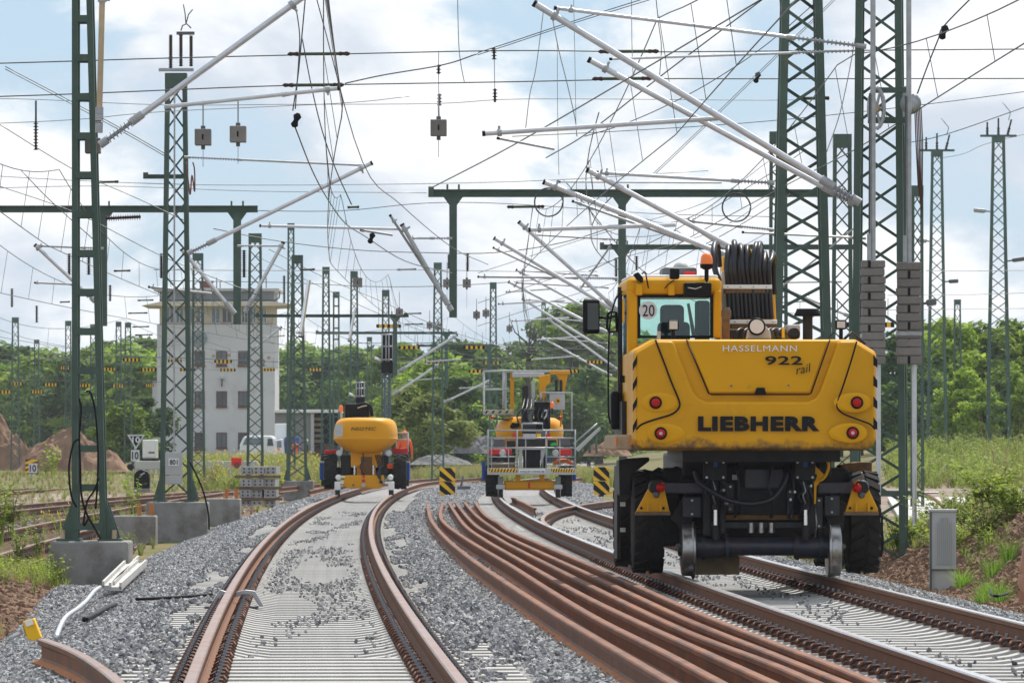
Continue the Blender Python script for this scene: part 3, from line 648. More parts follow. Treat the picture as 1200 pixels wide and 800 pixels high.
# lamp masts on the right with flood lamps
def lamp(root_label, x0, y0, x1, y1, d, dark=False):
    a = P(x0, y0, d); b = P(x1, y1, d); r = empty('flood_lamp', a, 0, root_label, 'lamp', 'flood lamps on the masts at the right'); dirv = b - a
    m = MB(); m.beam((0, 0, 0), dirv * 0.35, 0.07, 0.07); m.build('arm', M['grey_dk' if dark else 'galv_dull'], r)
    h = MB(); h.beam(dirv * 0.3, dirv, 0.32, 0.18); h.build('housing', M['grey_dk' if dark else 'galv_dull'], r, bevel=0.04)
    MB().beam(dirv * 0.4 + Vector((0, 0, -0.1)), dirv * 0.97 + Vector((0, 0, -0.1)), 0.26, 0.02).build('lens', M['lens'], r)
for x, yt, yb, d, wb, wt, lb in ((1098, 177, 527, 306, 0.95, 0.46, 'tall lamp mast with switch horns, middle of the three at right'), (1170, 160, 531, 296, 1.1, 0.50, 'tallest lamp mast with switch horns near the right edge'), (1122, 351, 520, 340, 0.45, 0.30, 'short distant lattice mast between the two tall lamp masts')):
    X = (x - 600) * d / F; z0 = ZC + (525 - yb) * d / F; H = (yb - yt) * d / F
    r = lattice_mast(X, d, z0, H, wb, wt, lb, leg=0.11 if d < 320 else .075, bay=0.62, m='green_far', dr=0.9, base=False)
    if d < 320:
        hx = MB(); hx.box((0, 0, H + 0.03), (1.8, 0.14, 0.11)); hx.build('cross_arm', M['green_far'], r)
        for q, (dx, hh) in enumerate(((-0.55, 0.65), (0.0, 0.85), (0.45, 0.8))):
            MB().lathe((dx, 0, H + 0.06), (0.25 * (q == 2), 0, 1), [(0, .045), (.08, .08), (.1, .045), (.22, .08), (.24, .045), (.36, .08), (.38, .045), (hh, .045)], 8).build('insulator', M['insul'], r)
        MB().tube([(0.5, 0, H + 0.8), (0.6, 0, H + 1.2), (0.2, 0, H + 1.7)], 0.02, 5).build('horn', M['wire'], r)
lamp('pale lamp on the left of the tallest lamp mast', 1161, 248, 1141, 246, 296)
lamp('dark lamp on the right of the tallest lamp mast', 1180, 306, 1201, 303, 296, True)
lamp('pale lamp on the left of the middle lamp mast', 1091, 283, 1074, 281, 306)
lamp('dark lamp on the right of the middle lamp mast', 1107, 330, 1123, 329, 306, True)
lamp('dark lamp facing right on the slim lamp mast beside the weights', 1081, 356, 1097, 353, 165, True)
# top gear of mast B
rB = empty('switch_gear', P(205, 85, dB + 0.45), 0, 'switch horns and ribbed insulators on top of the number-plate mast', 'switch gear')
sB = dB / F
def q_(x, y): return Vector(((x - 205) * sB, 0, (85 - y) * sB))
MB().beam(q_(186, 82), q_(227, 82), 0.12, 0.06).build('base_bar', M['galv_dull'], rB)
for x, y0, y1 in ((200, 80, 42), (212, 78, 40), (224, 78, 42)):
    pr = []; h = (y0 - y1) * sB; k = 0
    while k * 0.05 < h: pr += [(k * 0.05, 0.022), (k * 0.05 + 0.02, 0.045)]; k += 1
    MB().lathe(q_(x, y0), (0, 0, 1), pr, 8).build('insulator', M['insul'], rB)
MB().beam(q_(207, 39), q_(228, 39), 0.1, 0.06).build('top_bar', M['grey_dk'], rB)
MB().tube([q_(212, 36), q_(214, 30), q_(219, 28), q_(224, 33)], 0.014, 5).build('arc_horn', M['wire'], rB)
MB().tube([q_(218, 28), q_(221, 17), q_(226, 11)], 0.012, 5).build('arc_horn', M['wire'], rB)
MB().tube([q_(218, 28), q_(217, 16), q_(215, 5)], 0.012, 5).build('arc_horn', M['wire'], rB)
# number plate and box on mast B
def text_mesh(txt, w, h, bold=0.0, shear=0.0, depth=0.003, space=1.0):
    c = bpy.data.curves.new('t', 'FONT'); c.body = txt; c.offset = bold; c.shear = shear; c.resolution_u = 3; c.space_character = space; c.extrude = 0.0
    o = bpy.data.objects.new('t', c); COL.objects.link(o); bpy.context.view_layer.update()
    me = bpy.data.meshes.new_from_object(o.evaluated_get(bpy.context.evaluated_depsgraph_get())); bpy.data.objects.remove(o); bpy.data.curves.remove(c)
    co = np.array([v.co[:] for v in me.vertices]); mn = co.min(0); mx = co.max(0)
    fs = [tuple(p.vertices) for p in me.polygons]; bpy.data.meshes.remove(me)
    co[:, 0] = (co[:, 0] - (mn[0] + mx[0]) / 2) / (mx[0] - mn[0]) * w; co[:, 1] = (co[:, 1] - (mn[1] + mx[1]) / 2) / (mx[1] - mn[1]) * h
    me = bpy.data.meshes.new('lettering'); me.from_pydata([(a, 0, b) for a, b, _ in co], [], fs); return me
def lettering(txt, w, h, loc, m, parent, bold=0.0, shear=0.0, rz=0, rx=0, ry=0, name='lettering', space=1.0):
    me = text_mesh(txt, w, h, bold, shear, space=space); me.materials.append(m); o = link(name, me, parent, loc, (rx, ry, rz))
    s = o.modifiers.new('thick', 'SOLIDIFY'); s.thickness = 0.004; s.offset = 0
    return o
rp = empty('switch_box', P(203.5, 543, dB - 0.1), 0, 'grey motor box with the number plate 801 on the lattice mast', 'switch box')
MB().box((0, 0.1, 0), (0.34, 0.2, 0.46)).build('upper_box', M['cabinet'], rp, bevel=0.012)
MB().box((0, 0.1, -0.33), (0.33, 0.2, 0.17)).build('lower_box', M['cabinet'], rp, bevel=0.012)
MB().box((0.0, -0.008, 0.03), (0.20, 0.012, 0.15)).build('plate', M['white'], rp)
lettering('801', 0.16, 0.105, (0, -0.018, 0.03), M['stripe_k'], rp, bold=0.02)
MB().cyl((0.005, 0.05, 0.23), (0.015, 0.05, 7.4), 0.018, 0.018, 6).build('operating_rod', M['galv_dull'], rp)
# balance weights on mast E
def weight_stack(x0, x1, y0, y1, n, d, label):
    a = P(x0, y1, d); b = P(x1, y0, d); w = b.x - a.x; h = (b.z - a.z) / n; c = Vector(((a.x + b.x) / 2, d, a.z))
    r = empty('balance_weight', c, 0, label, 'balance weight', 'stacks of concrete balance weights')
    for k in range(n):
        o = MB().box((random.uniform(-.008, .008), random.uniform(-.008, .008), h * (k + 0.5)), (w * random.uniform(.97, 1.01), w * 0.95, h * 0.95)).build('weight_block', M['weight'], r, bevel=0.012, seg=1)
        if k % 2 == 0: MB().box((w * (-0.18 if x0 < 1030 else -0.02), -w * 0.476, h * (k + 0.5)), (0.035, 0.01, h * 0.86)).build('slot', M['black'], r)
    MB().box((0, 0, h * 3.6), (w * 1.03, w * 0.99, 0.05)).build('strap', M['galv_dull'], r)
    MB().cyl((0, 0, h * n), (0.0, 0, h * n + 4.6), 0.036, 0.034, 10).build('guide_tube', M['galv_dull'], r)
    MB().cyl((w * 0.22, 0, 0), (w * 0.24, 0, -2.15), 0.034, 0.03, 8).build('guide_rod', M['galv'], r)
    MB().cyl((-w * 0.16, -w * .1, h * n), (-w * 0.16, -w * .1, h * n + 0.35), 0.03, 0.03, 8).build('shackle', M['galv_dull'], r)
    MB().cyl((-w * 0.16, -w * .1, h * n + 0.35), (-w * 0.14, -w * .1, h * n + 2.2), 0.012, 0.012, 6).build('rope', M['wire'], r)
weight_stack(1009, 1037, 305, 427, 13, 78.9, 'left stack of grey concrete balance weights on the big mast')
weight_stack(1051, 1079, 307, 427, 12, 79.2, 'right stack of grey concrete balance weights on the big mast')
# wheel tensioner and brackets on mast E
r = empty('tension_wheel', P(1027, 127, 79.3), 0, 'spoked tension wheel on the balance-weight mast', 'wheel')
w = MB()
for i in range(20):
    a = 2 * math.pi * i / 20; b2 = 2 * math.pi * (i + 1) / 20
    w.cyl((0.10 * math.cos(a), 0.0, 0.27 * math.sin(a)), (0.10 * math.cos(b2), 0.0, 0.27 * math.sin(b2)), 0.028, n=6)
w.build('rim', M['galv_dull'], r)
w = MB()
for i in range(6): a = 2 * math.pi * i / 6; w.cyl((0, 0, 0), (0.10 * math.cos(a), 0, 0.27 * math.sin(a)), 0.018, n=5)
w.build('spokes', M['galv_dull'], r)
MB().cyl((-0.02, -0.08, 0), (0.02, 0.12, 0), 0.05, n=10).build('hub', M['bronze'], r)
r = empty('bracket_beam', P(1040, 141, 79.6), 0, 'green bracket with shiny pulley gear on the balance-weight mast', 'bracket')
MB().box((0, 0, 0), (0.52, 0.1, 0.08)).build('lower_bar', M['green'], r); MB().box((0.05, 0, 0.4), (0.42, 0.1, 0.07)).build('upper_bar', M['green'], r)
MB().lathe((0.31, 0.0, 0.22), (0, 1, 0), [(-0.06, 0.05), (-0.05, 0.14), (-0.02, 0.11), (0.02, 0.11), (0.05, 0.14), (0.06, 0.05)], 14).build('pulley', M['galv_dull'], r)
MB().box((0.24, 0, 0.2), (0.06, 0.08, 0.5)).build('pulley_fork', M['galv_dull'], r)
for q in range(5):
    x = 0.36 + q * 0.022
    MB().tube([(x, 0, 0.25 - q * .02), (x + 0.02, 0, -0.3), (x + 0.05 - q * 0.01, 0, -0.9 - 0.1 * q)], 0.009, 5).build('cable', M['brickred'] if q % 2 else M['wire'], r)
r = empty('cross_bar', P(1010, 578, 79.4), 0, 'green horizontal guide bar low on the balance-weight mast', 'bar')
MB().box((0.35, 0, 0), (0.95, 0.07, 0.075)).build('bar', M['green'], r); MB().cyl((0.82, 0, 0.01), (1.02, 0, 0.012), 0.014, n=6).build('pin', M['galv'], r)

# ---------------------------------------------------------------- portal beams with hanging posts
def portal(d, y, x0, x1, posts, label, hpx=8, wpx=9, m='green'):
    s = d / F; a = P(x0, y, d); r = empty('portal_beam', a, 0, label, 'portal beam', 'green portal beams over the tracks')
    L = (x1 - x0) * s; h = hpx * s
    b = MB(); b.box((L / 2, 0, h * 0.42), (L, 0.16, h * 0.16)); b.box((L / 2, 0, -h * 0.42), (L, 0.16, h * 0.16)); b.box((L / 2, 0, 0), (L, 0.06, h * 0.7)); b.build('beam', M[m], r)
    MB().box((0.06, 0, 0.03), (0.12, 0.22, h * 1.35)).build('end_plate', M[m], r)
    for px, yb in posts:
        X = (px - x0) * s; zb = (y - yb) * s; w = wpx * s
        MB().beam((X, 0, -h * 0.4), (X, 0, zb), w, 0.14).build('hanging_post', M[m], r)
        MB().prism([(X - w * 1.25, -h * 0.5), (X + w * 1.25, -h * 0.5), (X + w * 0.45, -h * 0.5 - w * 1.1), (X - w * 0.45, -h * 0.5 - w * 1.1)], -0.06, 0.06).build('haunch', M[m], r, fix=True)
        for q in (-0.75, 0.75): MB().cyl((X + q * w, 0, h * 0.5), (X + q * w, 0, h * 0.5 + 0.11), 0.022, n=6).build('bolt', M[m], r)
    return r
portal(141, 245, -60, 302, [(121, 382), (278, 380)], 'long green portal beam with two hanging posts at the upper left')
portal(131, 226.5, 502, 990, [(531, 372), (729, 332)], 'green portal beam with hanging posts above the excavator cab', hpx=9)
portal(172, 289.5, 703, 1000, [(729, 345)], 'lower green portal beam behind the hose bundle', hpx=6, wpx=8)
portal(215, 370, 300, 479, [(463, 440)], 'green portal beam over the egg-shaped machine', hpx=3.5, wpx=5)
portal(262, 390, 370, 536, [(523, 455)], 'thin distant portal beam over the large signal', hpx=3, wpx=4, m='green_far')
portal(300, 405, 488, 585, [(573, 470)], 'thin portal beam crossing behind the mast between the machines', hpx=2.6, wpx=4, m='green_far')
portal(150, 207, 168, 216, [], 'short green cross arm on the number-plate mast', hpx=5)
# ---------------------------------------------------------------- cantilevers (tubes in the plane across the track)
def ribbed(p0, p1, r, mb=None, n=8, pitch=0.055, mi=0):
    mb = mb or MB(); p0 = Vector(p0); p1 = Vector(p1); L = (p1 - p0).length; pr = [(0, r * 0.55)]; k = 0
    while k * pitch + 0.03 < L:
        t = k * pitch; pr += [(t + 0.012, r * 0.55), (t + 0.02, r * 1.25), (t + 0.028, r * 1.25), (t + 0.034, r * 0.55)]; k += 1
    pr.append((L, r * 0.55)); return mb.lathe(p0, p1 - p0, pr, n, mi)
def cantilever(d, label, tubes, base, group='tubular cantilevers holding the overhead wires'):
    """tubes: (name, x0, y0, x1, y1, radius in m, material, insulator fraction at the mast end)"""
    o0 = P(base[0], base[1], d); root = empty('cantilever', o0, 0, label, 'cantilever', group)
    for k, (nm, x0, y0, x1, y1, rad, mt, ins) in enumerate(tubes):
        off = Vector((0, 0.07 * k, 0)); a = P(x0, y0, d) - o0 + off; b = P(x1, y1, d) - o0 + off
        e = a.lerp(b, 1 - ins) if ins else b
        MB().cyl(a, e, rad, n=10).build(nm, M[mt], root)
        ax = (b - a).normalized()
        if ins:
            MB().cyl(e - ax * rad * 1.5, e + ax * rad * 3, rad * 1.35, n=10).build('insulator_cap', M['galv_dull'], root)
            ribbed(e, b - ax * 0.06, rad * 1.15).build('insulator', M['insul_grey'], root)
            MB().cyl(b - ax * 0.08, b + ax * 0.04, rad * 1.3, n=8).build('hinge', M['galv_dull'], root)
        MB().cyl(a - ax * 0.012, a + ax * 0.03, rad * 1.12, n=10).build('end_cap', M['black'], root)
        if rad > 0.02:
            c = a.lerp(e, 0.07); u = Vector((-ax.z, 0, ax.x))
            MB().cyl(c - ax * 0.03, c + ax * 0.03, rad * 1.5, n=8).build('clamp', M['galv_dull'], root)
            MB().cyl(c, c + u * rad * 2.6, rad * 0.5, n=6).build('clamp_bolt', M['galv_dull'], root)
    return root
T_ = 'tube'; TI = 'tie_tube'; ST = 'steady_tube'; SA = 'steady_arm'
cantilever(79.4, 'large silver cantilever reaching from the weights mast to the top centre', [
 (T_, 626, 4, 1005, 236, 0.046, 'galv', 0.1), (TI, 650, 9, 1012, 54, 0.026, 'galv', 0.24), (ST, 566, 156, 842, 138, 0.034, 'galv', 0), (SA, 583, 161, 650, 174, 0.018, 'galv_dull', 0)], (1005, 236))
cantilever(80.6, 'second silver cantilever just below the large one on the weights mast', [
 (T_, 690, 70, 1000, 238, 0.040, 'galv', 0.1), (TI, 715, 69, 1010, 59, 0.018, 'galv', 0.27)], (1000, 238))
cantilever(74.6, 'silver cantilever rising right from the nearest mast to the top edge', [
 (T_, 356, -4, 120, 168, 0.040, 'galv', 0.18), (ST, 398, 103, 192, 125, 0.028, 'galv', 0.0), (SA, 372, 104, 330, 112, 0.016, 'galv_dull', 0)], (120, 168))
cantilever(74.4, 'upright bronze tube with white insulator beside the nearest mast', [
 ('bronze_tube', 120, -10, 116, 152, 0.037, 'bronze', 0.13)], (116, 152))
cantilever(119.6, 'silver cantilever rising right from the number-plate mast', [
 (T_, 436, 191, 222, 296, 0.042, 'galv', 0.13), (TI, 432, 194, 218, 184, 0.022, 'galv_dull', 0.3)], (222, 296))
cantilever(140.4, 'silver tube slanting down right before the roof of the white tower', [(T_, 213, 292, 274, 366, 0.05, 'galv', 0.12), (TI, 174, 336, 248, 344, 0.03, 'galv_dull', 0)], (274, 366))
cantilever(140.2, 'silver tube slanting down left from the post before the tower', [(T_, 332, 284, 288, 364, 0.045, 'galv', 0.14), (TI, 330, 288, 280, 288, 0.022, 'galv_dull', 0.3)], (288, 364))
cantilever(140.6, 'silver cantilever behind the nearest mast at left', [(T_, 41, 287, 110, 352, 0.045, 'galv', 0.15), (TI, 44, 288, 119, 291, 0.025, 'galv_dull', 0.3), (ST, 40, 331, 84, 333, 0.022, 'galv_dull', 0)], (110, 352))
cantilever(130.4, 'double cantilever with long tube on the left hanging post of the portal', [
 (T_, 471, 263, 528, 362, 0.05, 'galv_dull', 0.12), ('brace_tube', 457, 252, 522, 352, 0.03, 'wire_light', 0), (TI, 482, 279, 528, 279, 0.022, 'galv_dull', 0.5), (ST, 304, 264, 470, 268, 0.032, 'galv', 0), (SA, 422, 269, 460, 275, 0.025, 'wire_light', 0)], (528, 362))
cantilever(97.6, 'silver cantilever from the broad mast passing over the cab', [(T_, 688, 199, 905, 315, 0.045, 'galv', 0.1), (TI, 700, 202, 905, 214, 0.03, 'galv', 0.22)], (905, 315))
cantilever(110, 'long silver cantilever crossing left of the hose bundle', [(T_, 637, 213, 848, 298, 0.05, 'galv', 0.05), (TI, 655, 213, 846, 214, 0.018, 'galv', 0), (ST, 620, 269, 792, 263, 0.04, 'galv', 0), ('brace_tube', 671, 235, 802, 282, 0.025, 'galv_dull', 0)], (848, 298))
cantilever(131.4, 'steep silver cantilever ending above the wing mirror', [(T_, 608, 260, 722, 362, 0.045, 'galv', 0.08), (TI, 625, 275, 728, 281, 0.02, 'galv_dull', 0.2), ('brace_tube', 717, 286, 681, 337, 0.022, 'galv_dull', 0)], (722, 362))
cantilever(150, 'silver cantilever pair slanting to the wing mirror', [(T_, 579, 279, 727, 368, 0.05, 'galv', 0.06), ('brace_tube', 578, 290, 680, 338, 0.028, 'galv_dull', 0.2), (ST, 560, 324, 722, 326, 0.03, 'galv_dull', 0.3)], (727, 368))
cantilever(131.8, 'short silver cantilever right of the upper portal post', [(T_, 801, 258, 850, 290, 0.045, 'galv', 0), (TI, 808, 259, 905, 269, 0.028, 'galv_dull', 0.4)], (850, 290))
k = 0
for d, x0, y0, x1, y1, tx, ty, lb in ((190, 596, 330, 716, 392, 712, 372, 'upper one of three distant cantilevers left of the wing mirror'), (205, 605, 316, 690, 362, 700, 340, 'distant cantilever whose tip stands just above those left of the mirror'),
  (225, 612, 350, 712, 412, 700, 383, 'middle one of three distant cantilevers left of the wing mirror'), (260, 640, 372, 722, 432, 716, 402, 'lower one of three distant cantilevers left of the wing mirror'),
  (300, 634, 395, 716, 440, 712, 424, 'distant cantilever above the frame of the work platform'), (175, 900, 330, 1000, 372, 985, 330, 'silver tube slanting behind the broad mast and the slim mast')):
    cantilever(d, lb, [(T_, x0, y0, x1, y1, 0.05, 'galv', 0.08), (TI, x0 + 4, y0 + 1, tx, ty if abs(ty - y0) < 12 else y0 + 7, 0.026, 'galv_dull', 0.2), (ST, x0 - 12, y0 + 26, x0 + (x1 - x0) * 0.55, y0 + 22, 0.03, 'galv', 0)], (x1, y1))
for d, x0, y0, x1, y1, sx, sy, lb in ((215, 536, 392, 466, 436, 498, 424, 'distant silver cantilever leaning left beside the large signal'), (255, 515, 426, 461, 462, 520, 446, 'lower distant silver cantilever leaning left beside the large signal'), (280, 575, 445, 521, 471, 560, 455, 'distant silver cantilever leaning left at the far work platform basket'),
  (250, 330, 383, 295, 410, 340, 396, 'distant silver cantilever before the right edge of the tower')):
    cantilever(d, lb, [(T_, x0, y0, x1, y1, 0.05, 'galv', 0.1), (ST, x0 - 38, sy, x0 + 4, sy - 3, 0.028, 'galv_dull', 0)], (x1, y1))
for d, x0, y0, x1, y1, lb in ((141, 352, 395, 362, 328, 'shiny upright tube glinting beside the mast left of the egg-shaped machine'), (214, 409, 400, 416, 362, 'shiny upright tube glinting above the beacon of the egg-shaped machine')):
    cantilever(d, lb, [(T_, x0, y0, x1, y1, 0.05, 'chrome', 0)], (x1, y1))
cantilever(100.5, 'silver rod crossing the broad mast at mid height', [(T_, 870, 272, 1012, 279, 0.02, 'galv', 0.1), ('brace_tube', 905, 345, 1000, 268, 0.016, 'galv_dull', 0)], (1012, 279))

# ---------------------------------------------------------------- catenaries above the tracks
def catenary(fn, d0, d1, label, zc=5.67, zm=7.25, phase=0.0, r=0.0085, span=62.0, stag=0.35, drop=7.0, mt='wire'):
    root = empty('overhead_line', (fn(d0), d0, zc), 0, label, 'overhead line', 'overhead lines above the tracks')
    def sx(d): t = ((d - phase) / span); k = math.floor(t); a = t - k; s0 = stag if k % 2 else -stag; return s0 + (-2 * s0) * a
    def mz(d): a = ((d - phase) / span) % 1.0; return zm - 4 * 0.95 * a * (1 - a)
    dd = list(np.arange(d0, d1, 3.1))
    o0 = root.location
    MB().tube([Vector((fn(d) + sx(d), d, zc)) - o0 for d in dd], r, 5).build('contact_wire', M[mt], root)
    MB().tube([Vector((fn(d) + sx(d) * 0.3, d, mz(d))) - o0 for d in dd], r, 5).build('messenger_wire', M[mt], root)
    d = d0 + 2
    while d < d1:
        MB().cyl(Vector((fn(d) + sx(d), d, zc)) - o0, Vector((fn(d) + sx(d) * 0.3, d, mz(d))) - o0, r * 0.55, n=4).build('dropper', M[mt], root); d += drop * random.uniform(0.8, 1.2)
    return root
catenary(T1, 45, 330, 'overhead line above the left foreground track', phase=12)
catenary(T2, 40, 300, 'overhead line above the excavator track', phase=18)
catenary(T3, 90, 330, 'overhead line above the siding nearest to the left masts', phase=0, r=0.010)
catenary(T4, 110, 330, 'overhead line above the second siding at left', phase=30, r=0.011)
catenary(T5, 150, 330, 'overhead line above the third siding at left', phase=20, r=0.011, drop=10)
catenary(TD, 100, 190, 'overhead line following the turnout branch behind the excavator', phase=35, r=0.010)
catenary(lambda d: T1(d) - 21, 200, 330, 'overhead line farthest left over the earth mounds', phase=10, r=0.012, drop=12)
catenary(lambda d: T2(d) + 3.5 - 0.004 * d, 52, 190, 'overhead line slanting across the top right corner of the yard', phase=26, r=0.009, zc=5.9)

# ---------------------------------------------------------------- single wires
def wire(label, d, pts, r=0.010, mt='wire', d2=None, smooth=True):
    ds = [d + ((d2 - d) * i / (len(pts) - 1) if d2 else 0) for i in range(len(pts))]
    w = [P(x, y, q) for (x, y), q in zip(pts, ds)]
    if smooth and len(w) > 2: w = catmull(w, 5)
    root = w[0].copy(); o = MB().tube([p - root for p in w], r, 5).build('overhead_wire', M[mt]); o.location = root
    return tag(o, label, 'wire', 'single wires strung across the sky')
wire('upper cross-span wire running level over the whole width near the top', 100, [(-90, 77), (80, 72), (190, 68.5), (420, 63), (600, 59.5), (760, 61), (900, 60), (1290, 57)], 0.011)
wire('second cross-span wire running level below the top one', 100.6, [(-90, 116), (80, 110.5), (300, 101.5), (420, 99), (600, 96), (770, 92.5), (900, 92.5), (1290, 92)], 0.011)
wire('thin pale cross wire third from the top at left and centre', 101, [(-90, 118), (20, 116), (190, 123), (330, 122.5), (510, 121.5), (620, 116), (890, 117.5), (960, 116)], 0.007, 'wire_light')
wire('thin wire climbing from the left edge to the left cantilever tube', 102, [(-60, 147), (85, 140.5), (190, 131), (400, 121), (480, 113)], 0.007, 'wire_light')
wire('thin wire running from the right edge to the steady tube at centre', 104, [(1280, 97), (1080, 123), (900, 142), (740, 153), (600, 160)], 0.007)
wire('wire climbing to the right edge from the lamp mast tops', 150, [(1050, 170), (1107, 158), (1200, 126), (1280, 98)], 0.011)
wire('wire between the two tall lamp mast heads', 300, [(1098, 186), (1130, 180), (1165, 166), (1280, 140)], 0.012)
wire('dark diagonal wire from the portal end plate up to the top right', 95, [(504, 221), (600, 171), (745, 87), (905, -8)], 0.010, d2=70)
wire('dark diagonal wire from the coil ring up to the top centre right', 96, [(640, 185), (690, 155), (780, 85), (893, 0), (905, -10)], 0.010, d2=72)
wire('left one of the twin parallel wires diagonal behind the large cantilever', 98, [(765, 204), (825, 147), (900, 74), (982, -6)], 0.006, 'wire_light')
wire('right one of the twin parallel wires diagonal behind the large cantilever', 98.2, [(768, 204), (828, 147), (903, 74), (985, -6)], 0.006, 'wire_light')
wire('thin wire bowed from the steady tube up to the broad mast top', 99, [(685, 160), (730, 146), (785, 122), (840, 92), (900, 51), (965, -5)], 0.008)
wire('upper one of the twin wires slanting to the top edge at centre', 97, [(560, 62), (600, 49), (675, 24), (770, -6)], 0.008)
wire('lower one of the twin wires slanting to the top edge at centre', 97.3, [(560, 64.5), (600, 51.5), (675, 26.5), (778, -5)], 0.007)
wire('dark wire bowing from the left section insulator to the upper right', 99.4, [(404, 98), (450, 88), (520, 76), (560, 63)], 0.011)
wire('left hanging wire from the tip of the left cantilever', 75, [(346, 4), (351, 40), (350, 70), (346, 128)], 0.008)
wire('right hanging wire from the tip of the left cantilever', 75.2, [(358, -5), (353, 50), (349, 90), (343, 130)], 0.009)
wire('wire curving down from the black hanger towards the egg-shaped machine', 80, [(345, 147), (366, 200), (385, 235), (405, 262), (428, 277), (475, 306), (530, 320)], 0.010, d2=130)
wire('wire dropping from the left cantilever tip past the section insulators', 82, [(354, 45), (365, 102), (378, 155), (394, 200), (412, 240)], 0.009)
wire('long thin wire from left cantilever down to the portal post', 84, [(370, -5), (425, 190), (470, 240), (530, 290), (572, 310)], 0.008, d2=128)
wire('thin vertical wire at the top centre left of the pulley hangers', 100.8, [(536, -10), (537.5, 50), (540, 75), (544, 96)], 0.007)
wire('thin twisted vertical hanger left of the steady tube', 90, [(637, 12), (628, 80), (621, 110), (616, 150)], 0.007, 'wire_light')
wire('thin hanger splitting below the tip of the large cantilever', 89, [(647, 20), (655, 60), (665, 100), (674, 140), (676, 160)], 0.008, 'wire_light')
wire('first of the fine vertical wires below the large cantilever tip', 91, [(653, 50), (653.5, 140), (655, 205)], 0.005, 'wire_light')
wire('second of the fine vertical wires below the large cantilever tip', 91.5, [(672, -10), (673.5, 60), (675, 150)], 0.005, 'wire_light')
wire('fine vertical wire between the two large cantilevers', 92, [(740, -10), (740.5, 50), (742, 93)], 0.006, 'wire_light')
wire('twisted hanger between the section insulators at right of centre', 92.4, [(768, -8), (772, 30), (775, 55), (773, 88)], 0.007)
wire('thin wire falling beside the broad mast to its foot bracket', 90.5, [(1010, -8), (1000, 58), (985, 130), (968, 180)], 0.008, 'wire_light')
wire('wire with pulley at the top right falling to the tension gear', 78, [(1142, -6), (1106, 31), (1100, 45), (1086, 80), (1075, 110)], 0.010)
wire('fan wire sloping down right from the left edge clamp to the number-plate mast', 101.5, [(6, 78), (80, 117), (150, 155), (200, 184)], 0.008)
wire('lower twin of the fan wire sloping down right from the left edge', 101.8, [(6, 81), (80, 120), (150, 158), (200, 187)], 0.008)
wire('wire sloping down right below the fan wires at left', 103, [(-10, 140), (85, 198), (160, 232), (215, 258)], 0.008)
wire('wire from the left edge low to the tower roof', 130, [(-10, 215), (90, 250), (190, 300), (300, 345)], 0.010)
wire('wire crossing the portal beam towards the lower left corner of the sky', 128, [(25, 200), (60, 236), (120, 290)], 0.010)
wire('upper thin wire level across the left portal beam', 150, [(-60, 203), (120, 213), (300, 217), (600, 213), (830, 200)], 0.010, 'wire_light')
wire('lower thin wire level across the left portal beam', 152, [(-60, 222), (120, 218), (300, 224), (500, 226)], 0.010, 'wire_light')
wire('thin wire sagging from the portal end to the far right masts', 156, [(300, 247), (400, 247), (500, 238), (600, 239), (760, 250), (905, 254)], 0.010)
wire('long sagging wire passing over the egg-shaped machine towards the right portal post', 170, [(250, 268), (330, 283), (420, 293), (500, 296), (580, 296), (660, 284), (730, 262)], 0.013)
wire('thin level wire at mid sky height across the centre', 200, [(180, 316), (330, 317), (480, 316), (600, 318), (700, 318)], 0.012, 'wire_light')
wire('thin level wire over the sliding weights left of the platform machine', 205, [(200, 329), (330, 331), (450, 336), (560, 333), (700, 322)], 0.012)
wire('level wire at right behind the weights, upper of three', 200, [(1085, 317), (1140, 317.5), (1290, 315)], 0.012, 'wire_light')
wire('level wire at right behind the weights, middle of three', 202, [(1040, 346), (1140, 345), (1290, 340)], 0.010, 'wire_light')
wire('level wire at right behind the weights, lowest of three', 204, [(1040, 363), (1140, 362), (1290, 360)], 0.010, 'wire_light')
wire('wire slanting from mast between machines down to the tower', 230, [(315, 292), (380, 325), (440, 350), (520, 385), (600, 410)], 0.013)
wire('parallel lower wire slanting from the tower to the platform machine', 232, [(300, 300), (380, 338), (450, 370), (540, 405)], 0.012)
wire('wire falling from the portal post to the wing mirror', 120, [(660, 210), (690, 245), (740, 305), (780, 335), (850, 370)], 0.009)
wire('wire rising from the cab roof behind the hoses to the right', 118, [(745, 330), (800, 300), (860, 268), (930, 225)], 0.008)
wire('upper rising wire from the cab roof to the broad mast', 119, [(690, 318), (790, 270), (900, 205), (945, 175)], 0.008)
for k, (a, b, c, lb) in enumerate(((222, 250, 206, 'upper'), (262, 285, 250, 'middle'), (300, 312, 290, 'lower'))):
    wire('%s one of three thin wires rising to the right behind the excavator cab' % lb, 160 + 4 * k, [(560, b + 70), (700, b + 25), (830, (a + b) / 2), (905, c - 20)], 0.009, 'wire_light')
# coiled wire rings
def ring(x, y, rpx, d, label):
    c = P(x, y, d); pts = []; rr = rpx * d / F
    for i in range(61):
        a = 2 * math.pi * i / 30; q = rr * (1 - 0.05 * (i > 30)); pts.append((q * math.cos(a), 0.02 * (i / 60), q * math.sin(a)))
    o = MB().tube(pts, 0.009, 5).build('wire_coil', M['wire']); o.location = c; tag(o, label, 'wire coil')
ring(643, 237, 17, 118, 'loose coil of wire hanging left of the portal post'); ring(863, 243, 17, 110, 'loose coil of wire hanging right of the cab above the hoses')

